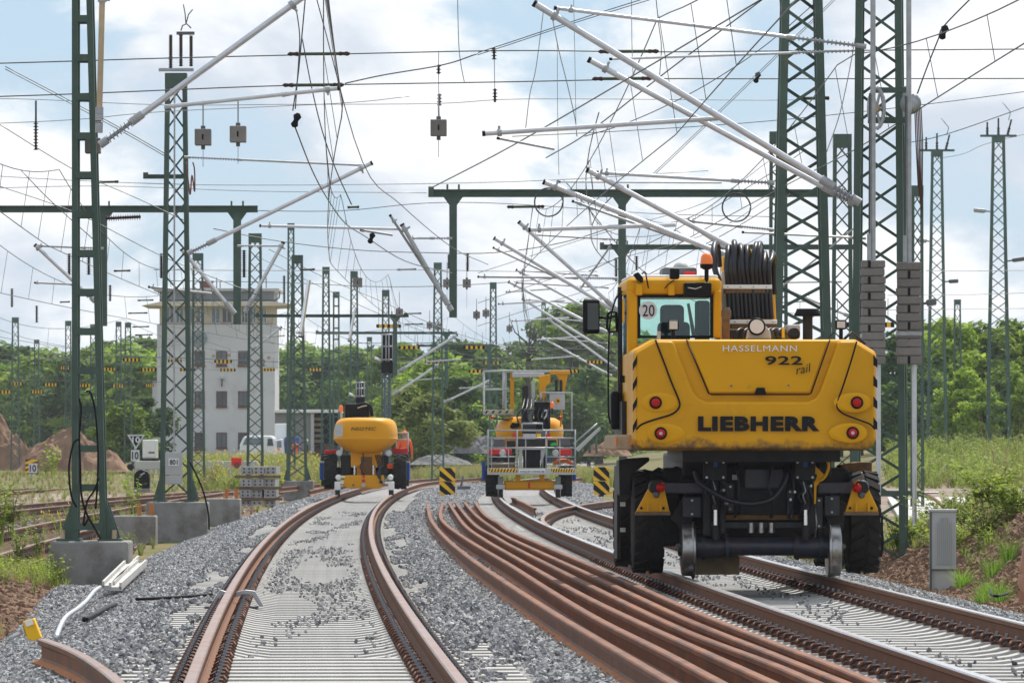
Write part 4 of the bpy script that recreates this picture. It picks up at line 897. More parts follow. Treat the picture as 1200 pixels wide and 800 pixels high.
# section insulators in the cross-span wires (dark green sticks)
def sect(x0, x1, y, d, label, rad=0.028):
    a = P(x0, y, d); b = P(x1, y - 0.5, d); r = empty('section_insulator', a, 0, label, 'insulator', 'dark green rod insulators in the cross-span wires'); v = b - a; u = v.normalized(); L = v.length
    MB().cyl(u * L * 0.16, u * L * 0.84, rad, n=8).build('rod', M['insul_green'], r)
    for t0, t1 in ((0, 0.2), (0.8, 1.0)): MB().lathe(u * L * t0, u, [(0, 0.012), (L * 0.04, rad * 1.3), (L * 0.1, rad * 1.0), (L * 0.16, rad * 1.45), (L * 0.2, rad * 0.7)], 8).build('end_fitting', M['insul'], r)
sect(337, 410, 63.5, 100, 'dark green rod insulator in the upper wire above the left tube'); sect(331, 403, 100, 100.6, 'dark green rod insulator in the second wire above the left tube end')
sect(701, 772, 60.7, 100, 'dark green rod insulator in the upper wire at the large cantilever'); sect(694, 764, 92.5, 100.6, 'dark green rod insulator in the second wire below the upper right one')
sect(937, 972, 115.5, 101, 'dark rod insulator on the thin wire beside the broad mast'); sect(594, 638, 242.5, 131, 'dark green rod insulator in front of the portal beam', 0.03)
def ins_h(x0, x1, y0, y1, d, label, rad=0.045):
    a = P(x0, y0, d); b = P(x1, y1, d); o = ribbed((0, 0, 0), b - a, rad).build('ribbed_insulator', M['insul']); o.location = a; tag(o, label, 'insulator', 'ribbed brown insulators on wires')
ins_h(124, 165, 256, 254, 140, 'level ribbed insulator beside the left portal post', 0.06)
for x, y0, y1, d, lb in ((42, 143, 176, 101, 'long upright ribbed insulator hanging near the left edge'), (81, 297, 322, 150, 'ribbed insulator hanging left of the nearest mast'), (104, 297, 322, 150, 'ribbed insulator seen through the nearest mast'), (14, 338, 360, 200, 'ribbed insulator low at the left edge'),
  (43, 358, 378, 205, 'small ribbed insulator left of the nearest mast, lowest'), (129, 334, 353, 190, 'ribbed insulator hanging right of the nearest mast foot post'), (189, 297, 326, 150, 'ribbed insulator touching the number-plate mast'), (286, 293, 325, 142, 'ribbed insulator right of the tower hanging post'),
  (333, 323, 355, 200, 'ribbed insulator right of the tower roof'), (514, 76, 87, 100, 'small clamp insulator above the centre weight, upper'), (515, 110, 124, 100, 'small clamp insulator above the centre weight, lower'), (579, 56, 70, 100, 'small hanger insulator right of the centre weight, upper'), (580, 104, 120, 100, 'small hanger insulator right of the centre weight, lower'),
  (722, 302, 330, 170, 'ribbed insulator left of the portal post above the cab'), (746, 300, 317, 170, 'ribbed insulator right of the portal post above the cab'), (526, 298, 315, 180, 'ribbed insulator left of the portal post end'), (548, 297, 318, 180, 'ribbed insulator right of the portal post end')):
    ins_h(x, x, y0, y1, d, lb, 0.035 if d < 110 else 0.05)
wire('vertical cord of the long ribbed insulator near the left edge', 101, [(42, 118), (42, 145)], 0.018)
wire('vertical cord joining the two small clamps above the centre weight', 100, [(514, 60), (514, 100), (515, 140)], 0.006); wire('vertical cord of the hanger right of the centre weight', 100, [(579, 58), (580, 120)], 0.006)
for x, y, lb in ((344, 141, 'black hanger block under the left cantilever tube'), (1103, 38, 'black pulley block on the wire at the top right'), (433, 279, 'black clamp block on the wire over the egg-shaped machine'), (885, 91, 'small black clamp on the second cross-span wire')):
    o = MB().lathe((0, 0, -0.09), (0.35, 0, 1), [(0, 0.02), (0.03, 0.05), (0.09, 0.03), (0.15, 0.055), (0.19, 0.02)], 8).build('hanger_block', M['black']); o.location = P(x, y, 76 if x in (344, 1103) else 100); tag(o, lb, 'wire clamp')
# hanging concrete weights
def hang_weight(x, y, px, d, up, label, down=25):
    s = d / F; c = P(x, y, d); r = empty('hanging_weight', c, 0, label, 'weight', 'square concrete weights hanging from the wires'); w = px * s
    MB().box((0, 0, 0), (w, w, w)).build('block', M['weight'], r, bevel=0.008, seg=1)
    MB().box((0, -w * 0.502, 0), (w * 0.1, 0.006, w * 0.34)).build('slot', M['black'], r)
    MB().cyl((0, 0, w / 2), (0, 0, w / 2 + up * s), 0.012, n=6).build('rod', M['galv_dull'], r)
    MB().cyl((0, 0, w / 2), (0, 0, w / 2 + 0.05), 0.035, n=8).build('nut', M['grey_dk'], r)
    MB().cyl((0, 0, -w / 2 - 0.06), (0, 0, -w / 2), 0.03, n=8).build('lower_nut', M['grey_dk'], r)
    MB().cyl((0, 0, -w / 2 - down * s), (0, 0, -w / 2), 0.005, n=5).build('guide_wire', M['wire_light'], r)
for x, y, px, d, up, lb in ((238, 161, 19, 90, 34, 'left of the two hanging weights right of the number-plate mast top'), (279, 157.5, 19, 90, 34, 'right of the two hanging weights below the left steady tube'), (514, 150, 19, 90, 30, 'single hanging weight in the sky at centre'),
  (524, 332, 9.5, 180, 20, 'hanging weight just left of the portal post'), (547, 332, 9.5, 180, 20, 'hanging weight just right of the portal post'), (558.5, 369, 8, 205, 15, 'left one of the small pair of weights over the far mast'), (569.5, 367, 8, 205, 15, 'right one of the small pair of weights over the far mast'),
  (419, 331, 11, 250, 8, 'weight box on the cross-arm mast above the egg-shaped machine'), (468, 366, 8.5, 215, 20, 'small weight hanging above the large signal'), (503.5, 381, 7, 240, 14, 'small weight left of the mast between the machines'), (513.5, 383, 7, 238, 10, 'small weight in front of the mast between the machines'), (597, 385, 7, 250, 16, 'small weight hanging left of the distant cantilevers'), (109, 171, 18, 75.6, 5, 'grey weight box behind the nearest mast')):
    hang_weight(x, y, px, d, up, lb)

# black and yellow striped boards under the far wires
def stripes(x0, x1, y, d, label, n=9, hpx=None):
    a = P(x0, y, d); b = P(x1, y, d); L = b.x - a.x; r = empty('striped_board', a, 0, label, 'warning board', 'black and yellow striped boards hung below the wires'); h = max(0.13, (hpx or 3.6) * d / F)
    for k in range(n):
        MB().box((L * (k + 0.5) / n, 0, 0), (L / n, 0.03, h)).build('stripe', M['stripe_y' if k % 2 else 'stripe_k'], r)
    for q in (0.1, 0.9): MB().cyl((L * q, 0, h / 2), (L * q, 0, h / 2 + 0.6), 0.008, n=4).build('hanger', M['wire'], r)
SB = [(-4, 14, 459, 360, 'cut by the left edge'), (11, 27, 449.5, 360, 'first high one from the left edge'), (36, 51, 459, 365, 'low one right of the left-edge board'), (51, 68, 450.5, 355, 'high one left of the nearest mast'), (70, 82, 431, 350, 'topmost left of the nearest mast'),
 (91, 107, 451.5, 360, 'inside the nearest mast ladder'), (120, 137, 432.5, 350, 'just right of the nearest mast, upper'), (131, 146, 452, 362, 'just right of the nearest mast, lower'), (144, 164, 421.5, 330, 'on the pair of distant masts'), (165, 183, 433, 345, 'left of the tower edge, middle height'), (170, 180, 451.5, 360, 'short one left of the tower edge'),
 (197, 213, 422.5, 330, 'on the tower left of the window, inside the number-plate mast'), (211, 229, 433, 345, 'on the tower behind the left mast'), (251, 272, 423.5, 330, 'across the middle window of the tower'), (258, 276, 433.5, 345, 'below the middle window of the tower'), (306, 322, 433, 345, 'at the right edge of the tower wall'), (361, 378, 433, 345, 'right of the mast left of the egg-shaped machine')]
for x0, x1, y, d, lb in SB: stripes(x0, x1, y, d, 'striped board ' + lb)
for x0, x1, y, d, n, lb in ((441, 470, 382, 215, 9, 'above the large signal'), (467, 492, 407, 262, 9, 'right of the large signal head'), (502, 522, 424.5, 300, 9, 'on the mast between the machines'), (543, 568, 407, 265, 9, 'high between the machines, right end'), (566, 587, 425, 300, 9, 'left above the platform basket'), (549, 566, 435, 310, 7, 'low left of the platform basket'), (667, 678, 434.5, 300, 5, 'right of the platform machine'), (688, 708, 424, 290, 9, 'beside the excavator mirror'), (974, 1048, 380.5, 150, 17, 'long one behind the broad mast and weights')):
    stripes(x0, x1, y, d, 'striped board ' + lb, n)
wire('support wire of the lower striped boards at left', 356, [(-20, 446), (120, 446), (190, 447)], 0.02); wire('support wire of the upper striped boards before the tower', 340, [(-20, 424), (160, 418), (380, 425), (600, 419)], 0.02)
wire('support wire of the striped boards between the machines', 280, [(420, 402), (545, 402), (640, 408), (760, 410)], 0.016)
# small dark spacers on the far left wires
for k, (x0, x1, y, d, lb) in enumerate(((115, 139, 213.5, 150, 'above the left portal beam'), (133, 153, 317.5, 200, 'right of the nearest mast'), (70, 82, 354, 240, 'left of the nearest mast, low'), (150, 173, 367, 260, 'left of the tower roof, upper'), (161, 180, 352, 250, 'left of the tower eave'), (155, 175, 383, 270, 'left of the tower, second'), (158, 179, 392.5, 280, 'left of the tower, lowest'), (352, 369, 316, 200, 'right of the thin mast'), (465, 488, 316, 205, 'over the large signal'), (473, 494, 367.5, 250, 'right of the small weight'), (474, 496, 380, 255, 'right of the signal board'), (407, 421, 243, 156, 'in the sagging wire at centre'))):
    sect(x0, x1, y, d, 'small dark insulator stick ' + lb, 0.03)
# ---------------------------------------------------------------- helper: build a thing from photo measures at a known distance
class PX:
    def __init__(s, name, x, y, d, label, cat, group=None, rz=0.0, kind=None, ground=None):
        loc = P(x, y, d)
        if ground is not None: loc.z = ground
        s.d = d; s.root = empty(name, loc, rz, label, cat, group, kind); s.Mi = (Matrix.Translation(loc) @ Matrix.Rotation(rz, 4, 'Z')).inverted(); s.par = s.root
    def p(s, x, y, ly=0.0): return s.Mi @ P(x, y, s.d + ly)
    def px(s, ly=0.0): return (s.d + ly) / F
    def box(s, name, x0, x1, y0, y1, ly, dep, m, bevel=0.0, par=None, seg=2):
        a = s.p(x0, y1, ly); b = s.p(x1, y0, ly); mb = MB().bb(a.x, b.x, a.y, a.y + dep, a.z, b.z)
        return mb.build(name, M[m] if isinstance(m, str) else m, par or s.par, bevel=bevel, seg=seg)
    def poly(s, name, pts, ly, dep, m, bevel=0.0, par=None, seg=2):
        q = [s.p(x, y, ly) for x, y in pts]; y0 = q[0].y
        return MB().prism([(v.x, v.z) for v in q], y0, y0 + dep).build(name, M[m], par or s.par, bevel=bevel, fix=True, seg=seg)
    def tube(s, name, pts, r, m, n=8, par=None, sm=False):
        q = [s.p(*t) for t in pts]
        if sm: q = catmull(q, 6)
        return MB().tube(q, r, n).build(name, M[m], par or s.par)
    def cyl(s, name, a, b, r, m, r1=None, n=14, par=None):
        return MB().cyl(s.p(*a), s.p(*b), r, r1, n).build(name, M[m], par or s.par)
    def disc(s, name, x, y, ly, r, dep, m, par=None, n=20):
        c = s.p(x, y, ly); return MB().cyl(c, c + Vector((0, dep, 0)), r, r, n).build(name, M[m], par or s.par)
    def lathe(s, name, c, axis, prof, m, n=18, par=None): return MB().lathe(s.p(*c), axis, prof, n).build(name, M[m], par or s.par)
    def text(s, txt, x0, x1, y0, y1, ly, m, bold=0.0, shear=0.0, rot=0, par=None, space=1.0):
        a = s.p(x0, y1, ly); b = s.p(x1, y0, ly); return lettering(txt, b.x - a.x, b.z - a.z, ((a.x + b.x) / 2, a.y, (a.z + b.z) / 2), M[m], par or s.par, bold, shear, ry=rot, space=space)

def tyre(px, x, y, ly, w, r, lugs=22, rimside=-1):
    c = px.p(x, y, ly); mb = MB(); h = w / 2
    mb.lathe(c - Vector((h, 0, 0)), (1, 0, 0), [(0, r * 0.55), (0.01, r * 0.9), (w * 0.16, r * 0.955), (w * 0.84, r * 0.955), (w - 0.01, r * 0.9), (w, r * 0.55)], 28)
    for i in range(lugs):
        a = 2 * math.pi * i / lugs
        for sd in (-1, 1):
            aa = a + (0.5 if sd > 0 else 0) * 2 * math.pi / lugs
            M3 = Matrix.Rotation(aa, 3, 'X'); vs = []
            for xx, tw in ((0.02, 0.10), (h * 0.98, -0.10)):
                for yy in (-0.045, 0.045):
                    for rr in (r * 0.93, r * 1.0 if xx < h * .9 else r * 0.975): vs.append(c + M3 @ Vector((sd * xx, yy * r / 0.5 + tw * r * 0.9, rr)))
            mb.add(vs, [(0, 1, 3, 2), (4, 6, 7, 5), (0, 4, 5, 1), (2, 3, 7, 6), (1, 5, 7, 3), (0, 2, 6, 4)])
    t = mb.build('tyre', M['rubber'], px.par, fix=True)
    MB().lathe(c + Vector((rimside * h * 0.9, 0, 0)), (-rimside, 0, 0), [(0, r * 0.5), (0.02, r * 0.56), (0.10, r * 0.4), (0.12, r * 0.12), (0.02, r * 0.1)], 20).build('rim', M['chassis'], t)
    return t
# ---------------------------------------------------------------- the big yellow two-way excavator
def excavator():
    d0 = 60.2; X0 = T2(d0)
    e = PX('excavator', 600 + X0 * F / d0, 525, d0, 'big yellow road-rail excavator seen from behind on the right track', 'excavator', rz=R(1.9), ground=0.172)
    RY = -1.15
    # upper structure
    ring0 = [(742, 514), (744, 521), (750, 527.5), (1018, 527.5), (1025, 521), (1028, 514), (1028, 412.5), (1003, 397.5), (766, 397.5), (742, 411)]
    q = [e.p(x, y, RY + 0.06) for x, y in ring0]; n = len(q); cx = sum(v.x for v in q) / n; cz = sum(v.z for v in q) / n
    vs = []; fs = []
    for yy, sc in ((RY + 0.035, 0.985), (RY + 0.10, 1.0), (RY + 0.6, 1.005), (RY + 3.2, 1.0)):
        for v in q: vs.append((cx + (v.x - cx) * sc, yy + 0.10 * ((v.x - cx) / 1.2) ** 2 * (yy < -0.9) * 0.35, cz + (v.z - cz) * sc))
    for i in range(3):
        for j in range(n): fs.append((i * n + j, i * n + (j + 1) % n, (i + 1) * n + (j + 1) % n, (i + 1) * n + j))
    fs.append(tuple(range(n))[::-1]); fs.append(tuple(3 * n + j for j in range(n)))
    cw = MB().add(vs, fs).build('counterweight', M['yellow_cw'], e.root, bevel=0.035, seg=3, fix=True)
    e.poly('rear_frame', [(744.5, 515), (747, 521), (752, 526), (1016, 526), (1023, 521), (1026, 515), (1026, 414), (1002, 399.5), (983, 399.5), (961, 459), (956, 466), (947, 470), (828, 470), (819, 466), (813, 459), (789, 399.5), (768, 399.5), (744.5, 413)], RY - 0.055, 0.16, 'yellow_cw', bevel=0.032, seg=4)
    hood = e.poly('engine_hood', [(805.5, 399), (831.5, 460), (949.5, 460), (971, 399)], RY + 0.012, 0.06, 'yellow', bevel=0.012, seg=2)
    e.tube('seam', [(804.5, 398, RY + .015), (830.5, 461, RY + .015), (834, 462, RY + .015), (947, 462, RY + .015), (950.5, 460.5, RY + .015), (972.5, 398, RY + .015)], 0.0075, 'black', 5, par=hood)
    e.poly('hood_latch', [(884, 461.5), (898, 461.5), (896, 454), (887, 454)], RY - 0.002, 0.02, 'black', par=hood)
    for x, y in ((857, 452), (924, 451.5)): e.disc('hood_bolt', x, y, RY - 0.003, 0.009, 0.02, 'blue', par=hood, n=8)
    yf = RY - 0.058
    e.tube('panel_seam', [(768, 398, yf), (778, 424, yf), (787, 448, yf), (795, 467, yf), (796.5, 475, yf), (793, 481, yf), (785, 486, yf), (765, 492, yf), (752, 497, yf), (745.5, 503, yf)], 0.009, 'black', 5, sm=True)
    e.tube('panel_seam', [(1004, 400, yf), (997, 424, yf), (988, 452, yf), (981.5, 470, yf), (981, 477, yf), (986, 483, yf), (995, 487.5, yf), (1010, 493, yf), (1020, 497, yf), (1025.5, 503, yf)], 0.009, 'black', 5, sm=True)
    # lamps in oval dishes
    for x, y, sx in ((768.5, 471.5, 1), (774.5, 507.5, 1), (1004.5, 471.5, -1), (999.5, 507, -1)):
        c = e.p(x + 2 * sx, y, RY - 0.055); dish = MB(); nn = 24; rings = [(1.15, 0.004), (1.0, -0.004), (0.8, -0.006), (0.45, -0.004)]
        vs = []; fs = []
        for sc, yy in rings:
            for i in range(nn):
                a = 2 * math.pi * i / nn; ex = 1.65 if math.cos(a) * sx > 0 else 1.2
                vs.append(c + Vector((math.cos(a) * 0.115 * sc * ex, yy, math.sin(a) * 0.085 * sc)))
        for k in range(3):
            for i in range(nn): fs.append((k * nn + i, k * nn + (i + 1) % nn, (k + 1) * nn + (i + 1) % nn, (k + 1) * nn + i))
        fs.append(tuple(3 * nn + i for i in range(nn)))
        dish.add(vs, fs, 0, True).build('lamp_dish', M['yellow'], e.root, fix=True)
        l = e.lathe('tail_lamp', (x, y, RY - 0.085), (0, 1, 0), [(0, 0.052), (0.006, 0.062), (0.05, 0.064)], 'black')
        e.lathe('lens', (x, y, RY - 0.094), (0, 1, 0), [(0, 0.012), (0.004, 0.04), (0.02, 0.05)], 'redlens', par=l)
        e.disc('lamp_centre', x, y, RY - 0.0985, 0.018, 0.006, 'redlens' if y < 490 else 'grey_lt', par=l, n=12)
    # hazard stripes on the corners
    for y0 in (416.5, 440.5, 465, 489.5):
        e.poly('hazard_stripe', [(746.5, y0), (746.5, y0 + 9), (741.5, y0 + 18), (741.5, y0 + 9)], RY - 0.062, 0.012, 'stripe_k')
        e.poly('hazard_stripe', [(1023.5, y0 - 1), (1028.2, y0 + 5), (1028.2, y0 + 14), (1023.5, y0 + 11)], RY - 0.062, 0.012, 'stripe_k')
    e.text('LIEBHERR', 818, 961, 487.5, 505, RY - 0.059, 'stripe_k', bold=0.06, space=1.14)
    e.text('HASSELMANN', 847, 934, 404.5, 411.5, RY + 0.008, 'text_white', bold=0.0, space=1.12)
    e.text('922', 896.5, 940.5, 417, 427.5, RY + 0.008, 'stripe_k', bold=0.02, space=1.05)
    e.text('rail', 932, 951, 427, 437, RY + 0.008, 'stripe_k', bold=0.0, shear=0.3, rot=R(-12))
    # dirt lip under the counterweight, turntable and deck
    e.box('belly_plate', 800, 985, 527, 541, -0.75, 2.6, 'chassis'); e.cyl('slew_ring', (886, 541, 1.2), (886, 552, 1.2), 0.75, 'chassis', n=28)
    st = e.box('side_step', 721, 741, 509, 527, -0.75, 2.2, 'wood_pale', bevel=0.02)
    for x in (721.5, 740): e.box('reflector', x - 1, x + 1, 514, 521, -0.765, 0.02, 'beacon', par=st)
    # cab
    CY = -0.10
    cab = e.box('cab_roof', 734, 846, 325, 346, CY, 1.65, 'yellow', bevel=0.06, seg=3)
    e.box('roof_top', 737, 842, 322, 327, CY + 0.08, 1.5, 'white', bevel=0.03)
    for x0, x1, yb in ((735, 747.5, 520), (836, 845.5, 396)):
        e.box('cab_pillar', x0, x1, 340, yb, CY + 0.01, 0.12, 'yellow', bevel=0.02)
    for x0, x1, yb in ((733, 741, 515), (836, 843, 420)): e.box('cab_pillar', x0, x1, 340, yb, CY + 1.5, 0.10, 'black', bevel=0.02)
    e.box('cab_pillar', 733.5, 738, 340, 515, CY + 0.75, 0.08, 'black', bevel=0.01)
    fr = e.poly('window_frame', [(747, 345), (836, 345), (836, 396), (747, 396), (747, 345.5), (750.5, 348.5), (750.5, 393), (832.5, 393), (832.5, 348.5), (747, 348.5)], CY + 0.02, 0.05, 'black')
    e.box('rear_window', 749, 834, 347, 395, CY + 0.04, 0.01, 'glass')
    e.box('front_window', 742, 836, 345, 430, CY + 1.58, 0.01, 'glass'); 
    a = e.p(734, 505, CY + 0.15); b = e.p(734, 347, CY + 1.5); MB().bb(a.x + .01, a.x + 0.02, a.y, b.y, a.z, b.z).build('side_window', M['glass'], e.root)
    a = e.p(842, 430, CY + 0.15); b = e.p(842, 347, CY + 1.5); MB().bb(a.x + .01, a.x + 0.02, a.y, b.y, a.z, b.z).build('side_window', M['glass'], e.root)
    seat = e.box('seat_backrest', 771, 809, 377, 440, CY + 0.62, 0.16, 'blueseat', bevel=0.05, seg=3); e.box('headrest', 774, 802, 357, 381, CY + 0.62, 0.13, 'blueseat', bevel=0.045, seg=3, par=seat)
    e.box('seat_cushion', 769, 811, 430, 446, CY + 0.62, 0.6, 'blueseat', bevel=0.05)
    e.box('cab_column', 815, 832, 352, 420, CY + 1.2, 0.15, 'blueseat', bevel=0.03); e.poly('visor', [(805, 356), (808, 355), (816, 395), (811, 395)], CY + 1.0, 0.02, 'greyglass')
    dsc = e.disc('speed_disc', 759.5, 363.5, CY + 0.012, 10.6 * e.px(), 0.012, 'sign_white', n=36)
    e.text('20', 753, 767, 357, 370.5, CY + 0.006, 'stripe_k', bold=0.0, par=dsc)
    e.box('cab_box', 802, 834, 331, 347.5, CY - 0.16, 0.18, 'black', bevel=0.015); e.tube('cab_cable', [(806, 337, CY - .18), (815, 338.5, CY - .19), (822, 336, CY - .18)], 0.005, 'grey_lt', 5)
    for x in (745, 783): e.box('lamp_bracket', x, x + 8, 332, 346, CY - 0.05, 0.06, 'yellow', bevel=0.01)
    wl = e.poly('work_lamp', [(742, 321.5), (748, 318.5), (754, 325.5), (753.5, 331.5), (747, 328)], CY - 0.10, 0.12, 'black', bevel=0.012)
    e.tube('lamp_cable', [(752, 321, CY - .05), (756, 319, CY - .05), (758, 328, CY - .05), (760, 338, CY - .05)], 0.008, 'black', 6, sm=True)
    e.box('work_lamp', 785, 796.5, 314, 327, CY - 0.10, 0.12, 'black', bevel=0.02); e.tube('lamp_cable', [(790, 328, CY - .06), (783, 333, CY - .06), (779, 338, CY - .06)], 0.007, 'black', 6)
    e.box('roof_unit', 776, 817, 313, 326, CY + 0.9, 0.5, 'grey_dk', bevel=0.03); e.box('roof_unit_mark', 801, 815, 318, 323.5, CY + 0.88, 0.02, 'red', bevel=0.004)
    e.lathe('roof_fan', (798, 320, CY + 1.5), (0, 0, 1), [(0, 0.09), (0.06, 0.085), (0.1, 0.06), (0.115, 0.02)], 'grey_lt')
    bc = e.lathe('beacon', (828, 309.5, CY + 0.05), (0, 0, 1), [(0, 0.062), (0.03, 0.064), (0.07, 0.058), (0.10, 0.044), (0.108, 0.02)], 'beacon')
    e.lathe('beacon_base', (828, 316, CY + 0.05), (0, 0, 1), [(0, 0.03), (0.02, 0.066), (0.056, 0.066)], 'black', par=bc); e.cyl('beacon_stalk', (828, 334, CY + .05), (828, 315, CY + .05), 0.022, 'black', par=bc, n=8)
    # left side: mirrors, rails, dark door edge
    mi = e.box('wing_mirror', 683, 703, 350.5, 391, 1.2, 0.08, 'black', bevel=0.03, seg=3); e.box('mirror_glass', 688.5, 701.5, 355, 386, 1.195, 0.01, 'mirror', par=mi)
    e.tube('mirror_arm', [(703, 372, 1.24), (712, 373, 1.2), (722, 370, 1.1), (732, 366, 1.0)], 0.014, 'black', 6)
    e.tube('small_mirror', [(712, 368, 0.9), (716, 365.5, 0.9), (722, 366, .9), (723, 388, .9), (714, 389.5, .9), (711.5, 384, .9), (712, 368, .9)], 0.016, 'black', 6)
    e.tube('grab_rail', [(729, 341, 0.6), (721, 352, 0.6), (715, 378, 0.6), (713, 420, 0.6), (713, 480, 0.6), (715, 496, 0.6)], 0.010, 'black', 6, sm=True)
    e.box('door_edge', 724, 729.5, 336, 512, 0.9, 0.06, 'chassis', bevel=0.01); e.box('door_panel', 716, 727, 458, 503, 0.55, 0.35, 'black', bevel=0.03)
    e.box('handle', 726, 733, 440, 448, 0.45, 0.04, 'black'); e.box('side_panel', 729, 736, 470, 515, 0.0, 1.6, 'chassis')
    e.box('side_marker', 729.5, 732, 350, 378, CY - 0.02, 0.05, 'yellow', bevel=0.006)
    # boom with hose bundle
    bm_ = e.poly('boom', [(847, 300), (880, 291), (908, 330), (912, 420), (846, 420)], 1.4, 0.42, 'yellow', bevel=0.02)
    e.poly('boom_link', [(845, 318), (853, 316), (866, 396), (848, 396)], 0.75, 0.1, 'white', bevel=0.01)
    for y0, x0, x1 in ((333.5, 847, 905), (374.5, 855, 911)):
        e.box('hose_bar', x0, x1, y0, y0 + 5, 0.48, 0.10, 'white', bevel=0.008); e.box('hose_bar_base', x0 + 2, x1, y0 + 5, y0 + 10, 0.5, 0.2, 'wood', bevel=0.006)
        for k in range(4): e.disc('bar_bolt', x0 + 6 + k * 15, y0 + 2.5, 0.475, 0.008, 0.012, 'steel', n=8)
    rg = random.Random(5)
    for k in range(11):
        x = 853 + k * 4.9; tp = 283 + rg.uniform(0, 9) + (5 if k > 8 else 0); lean = rg.uniform(-9, 3) if k < 5 else rg.uniform(-3, 4)
        e.tube('hose', [(x + 2.5, 374, 0.54), (x + 1, 352, 0.53), (x, 334, 0.53), (x - 1.5 + lean * 0.2, 312, 0.5), (x + lean * 0.7, tp + 6, 0.58), (x + lean + 1, tp, 0.74), (x + 3 + lean, tp + 7, 0.92), (x + 5, 312, 1.02), (x + 6, 345, 1.06)], rg.uniform(0.021, 0.029), 'bluehose', 8, sm=True)
    for k in range(3):
        x = 858 + k * 15; e.tube('hose', [(x + 2, 374, 0.62), (x, 345, 0.62), (x - 2, 315, 0.66), (x - 3 + 2 * (k % 3), 296, 0.80), (x + 3, 290, 0.95), (x + 6, 330, 1.1)], 0.022, 'bluehose', 8, sm=True)
    e.tube('hose', [(843, 330, 0.5), (838, 316, 0.5), (836, 298, 0.56), (837.5, 286, 0.72), (841, 288, 0.9), (843, 312, 1.0)], 0.030, 'bluehose', 8, sm=True)
    # engine deck
    e.cyl('exhaust_pipe', (851, 397, -0.45), (851, 374, -0.45), 0.036, 'exhaust', n=12); e.lathe('exhaust_cap', (851, 374, -0.45), (0, 0, 1), [(0, 0.036), (0.03, 0.05), (0.08, 0.05), (0.12, 0.03)], 'wood')
    e.cyl('air_intake', (946.5, 398, -0.3), (946.5, 370, -0.3), 0.05, 'chassis', n=14); e.lathe('intake_cap', (946.5, 370.5, -0.3), (0, 0, 1), [(0, 0.13), (0.012, 0.138), (0.045, 0.12), (0.075, 0.11)], 'black')
    rl = e.lathe('round_lamp', (887, 382.5, -0.62), (0, 1, 0), [(0, 0.07), (0.004, 0.086), (0.03, 0.09), (0.10, 0.06)], 'black'); e.disc('lens', 887, 382.5, -0.63, 0.07, 0.01, 'sign_white', par=rl); e.poly('lamp_housing', [(875, 397), (877, 388), (884, 379), (895, 379), (903, 388), (904, 397)], -0.55, 0.2, 'grey_lt', bevel=0.015, par=rl)
    sl = e.box('work_lamp', 979, 992.5, 374.5, 386, -0.7, 0.06, 'black', bevel=0.02); e.box('lens', 981, 990.5, 376.5, 384, -0.71, 0.015, 'lens', par=sl); e.cyl('lamp_foot', (985.5, 398, -.66), (985.5, 386, -.66), 0.02, 'black', par=sl, n=8); e.tube('lamp_cable', [(980, 388, -.66), (974, 392, -.66), (971, 397, -.66)], 0.005, 'black', 5, par=sl)
    cl = e.box('rear_camera', 783, 795.5, 374.5, 387, -0.7, 0.06, 'black', bevel=0.015); e.box('lens', 784.5, 794, 376, 385.5, -0.71, 0.015, 'lens', par=cl); e.cyl('camera_foot', (789, 398, -.66), (789, 386, -.66), 0.02, 'black', par=cl, n=8)
    e.cyl('filler_cap', (772, 398, -0.6), (772, 388, -0.6), 0.018, 'grey_lt', n=8)
    e.box('deck_box', 858, 876, 386, 397, -0.2, 0.4, 'chassis', bevel=0.01); e.box('deck_box', 905, 922, 384, 397, -0.1, 0.4, 'grey_dk', bevel=0.02); e.box('deck_box', 922, 938, 380, 397, 0.1, 0.3, 'grey_lt', bevel=0.02)
    e.lathe('deck_pump', (931, 391, -0.4), (0, 1, 0), [(0, 0.03), (0.02, 0.06), (0.15, 0.06)], 'chassis'); e.cyl('deck_stub', (918, 396, -.4), (918, 384, -.4), 0.015, 'stripe_y', n=8)
    for x in (862, 870, 897, 902, 910): e.tube('deck_hose', [(x, 396, -.3), (x + 2, 388, -.3), (x + 8, 385, -.2), (x + 12, 392, -.1)], 0.012, 'bluehose', 6, sm=True)
    e.tube('roof_rail', [(990, 397, -.5), (998, 389, -.4), (1006, 396, -.3), (1014, 403, -.3)], 0.012, 'chassis', 6)
    # undercarriage
    e.box('chassis_frame', 826, 962, 546, 612, 0.15, 3.2, 'chassis', bevel=0.02); e.box('chassis_box', 872, 922, 548, 573, -0.05, 0.3, 'axle', bevel=0.02)
    e.box('tow_block', 866, 930, 540, 607, 0.05, 0.2, 'chassis', bevel=0.02)
    for x0, x1 in ((824, 852), (931, 956)):
        pl = e.poly('hinge_plate', [(x0 + 1, 540), (x1 - 2, 538), (x1, 541), (x1 - 1, 563), (x0, 562)], -0.28, 0.05, 'chassis', bevel=0.006)
        for q, w_ in ((0.15, 541.5), (0.85, 541.5), (0.15, 559), (0.85, 559)): e.disc('bolt', x0 + (x1 - x0) * q, w_, -0.29, 0.012, 0.02, 'steel', par=pl, n=8)
        e.box('blue_tag', (x0 + x1) / 2 - 2, (x0 + x1) / 2 + 3, 539.5, 547, -0.283, 0.01, 'blue', par=pl)
        e.box('lift_arm', (x0 + x1) / 2 - 12 + (10 if x0 > 900 else -2), (x0 + x1) / 2 - 3 + (10 if x0 > 900 else -2), 562, 628, -0.15, 0.12, 'chassis', bevel=0.01)
        e.box('lift_arm', (x0 + x1) / 2 + 6, (x0 + x1) / 2 + 12, 562, 625, -0.15, 0.12, 'chassis', bevel=0.01)
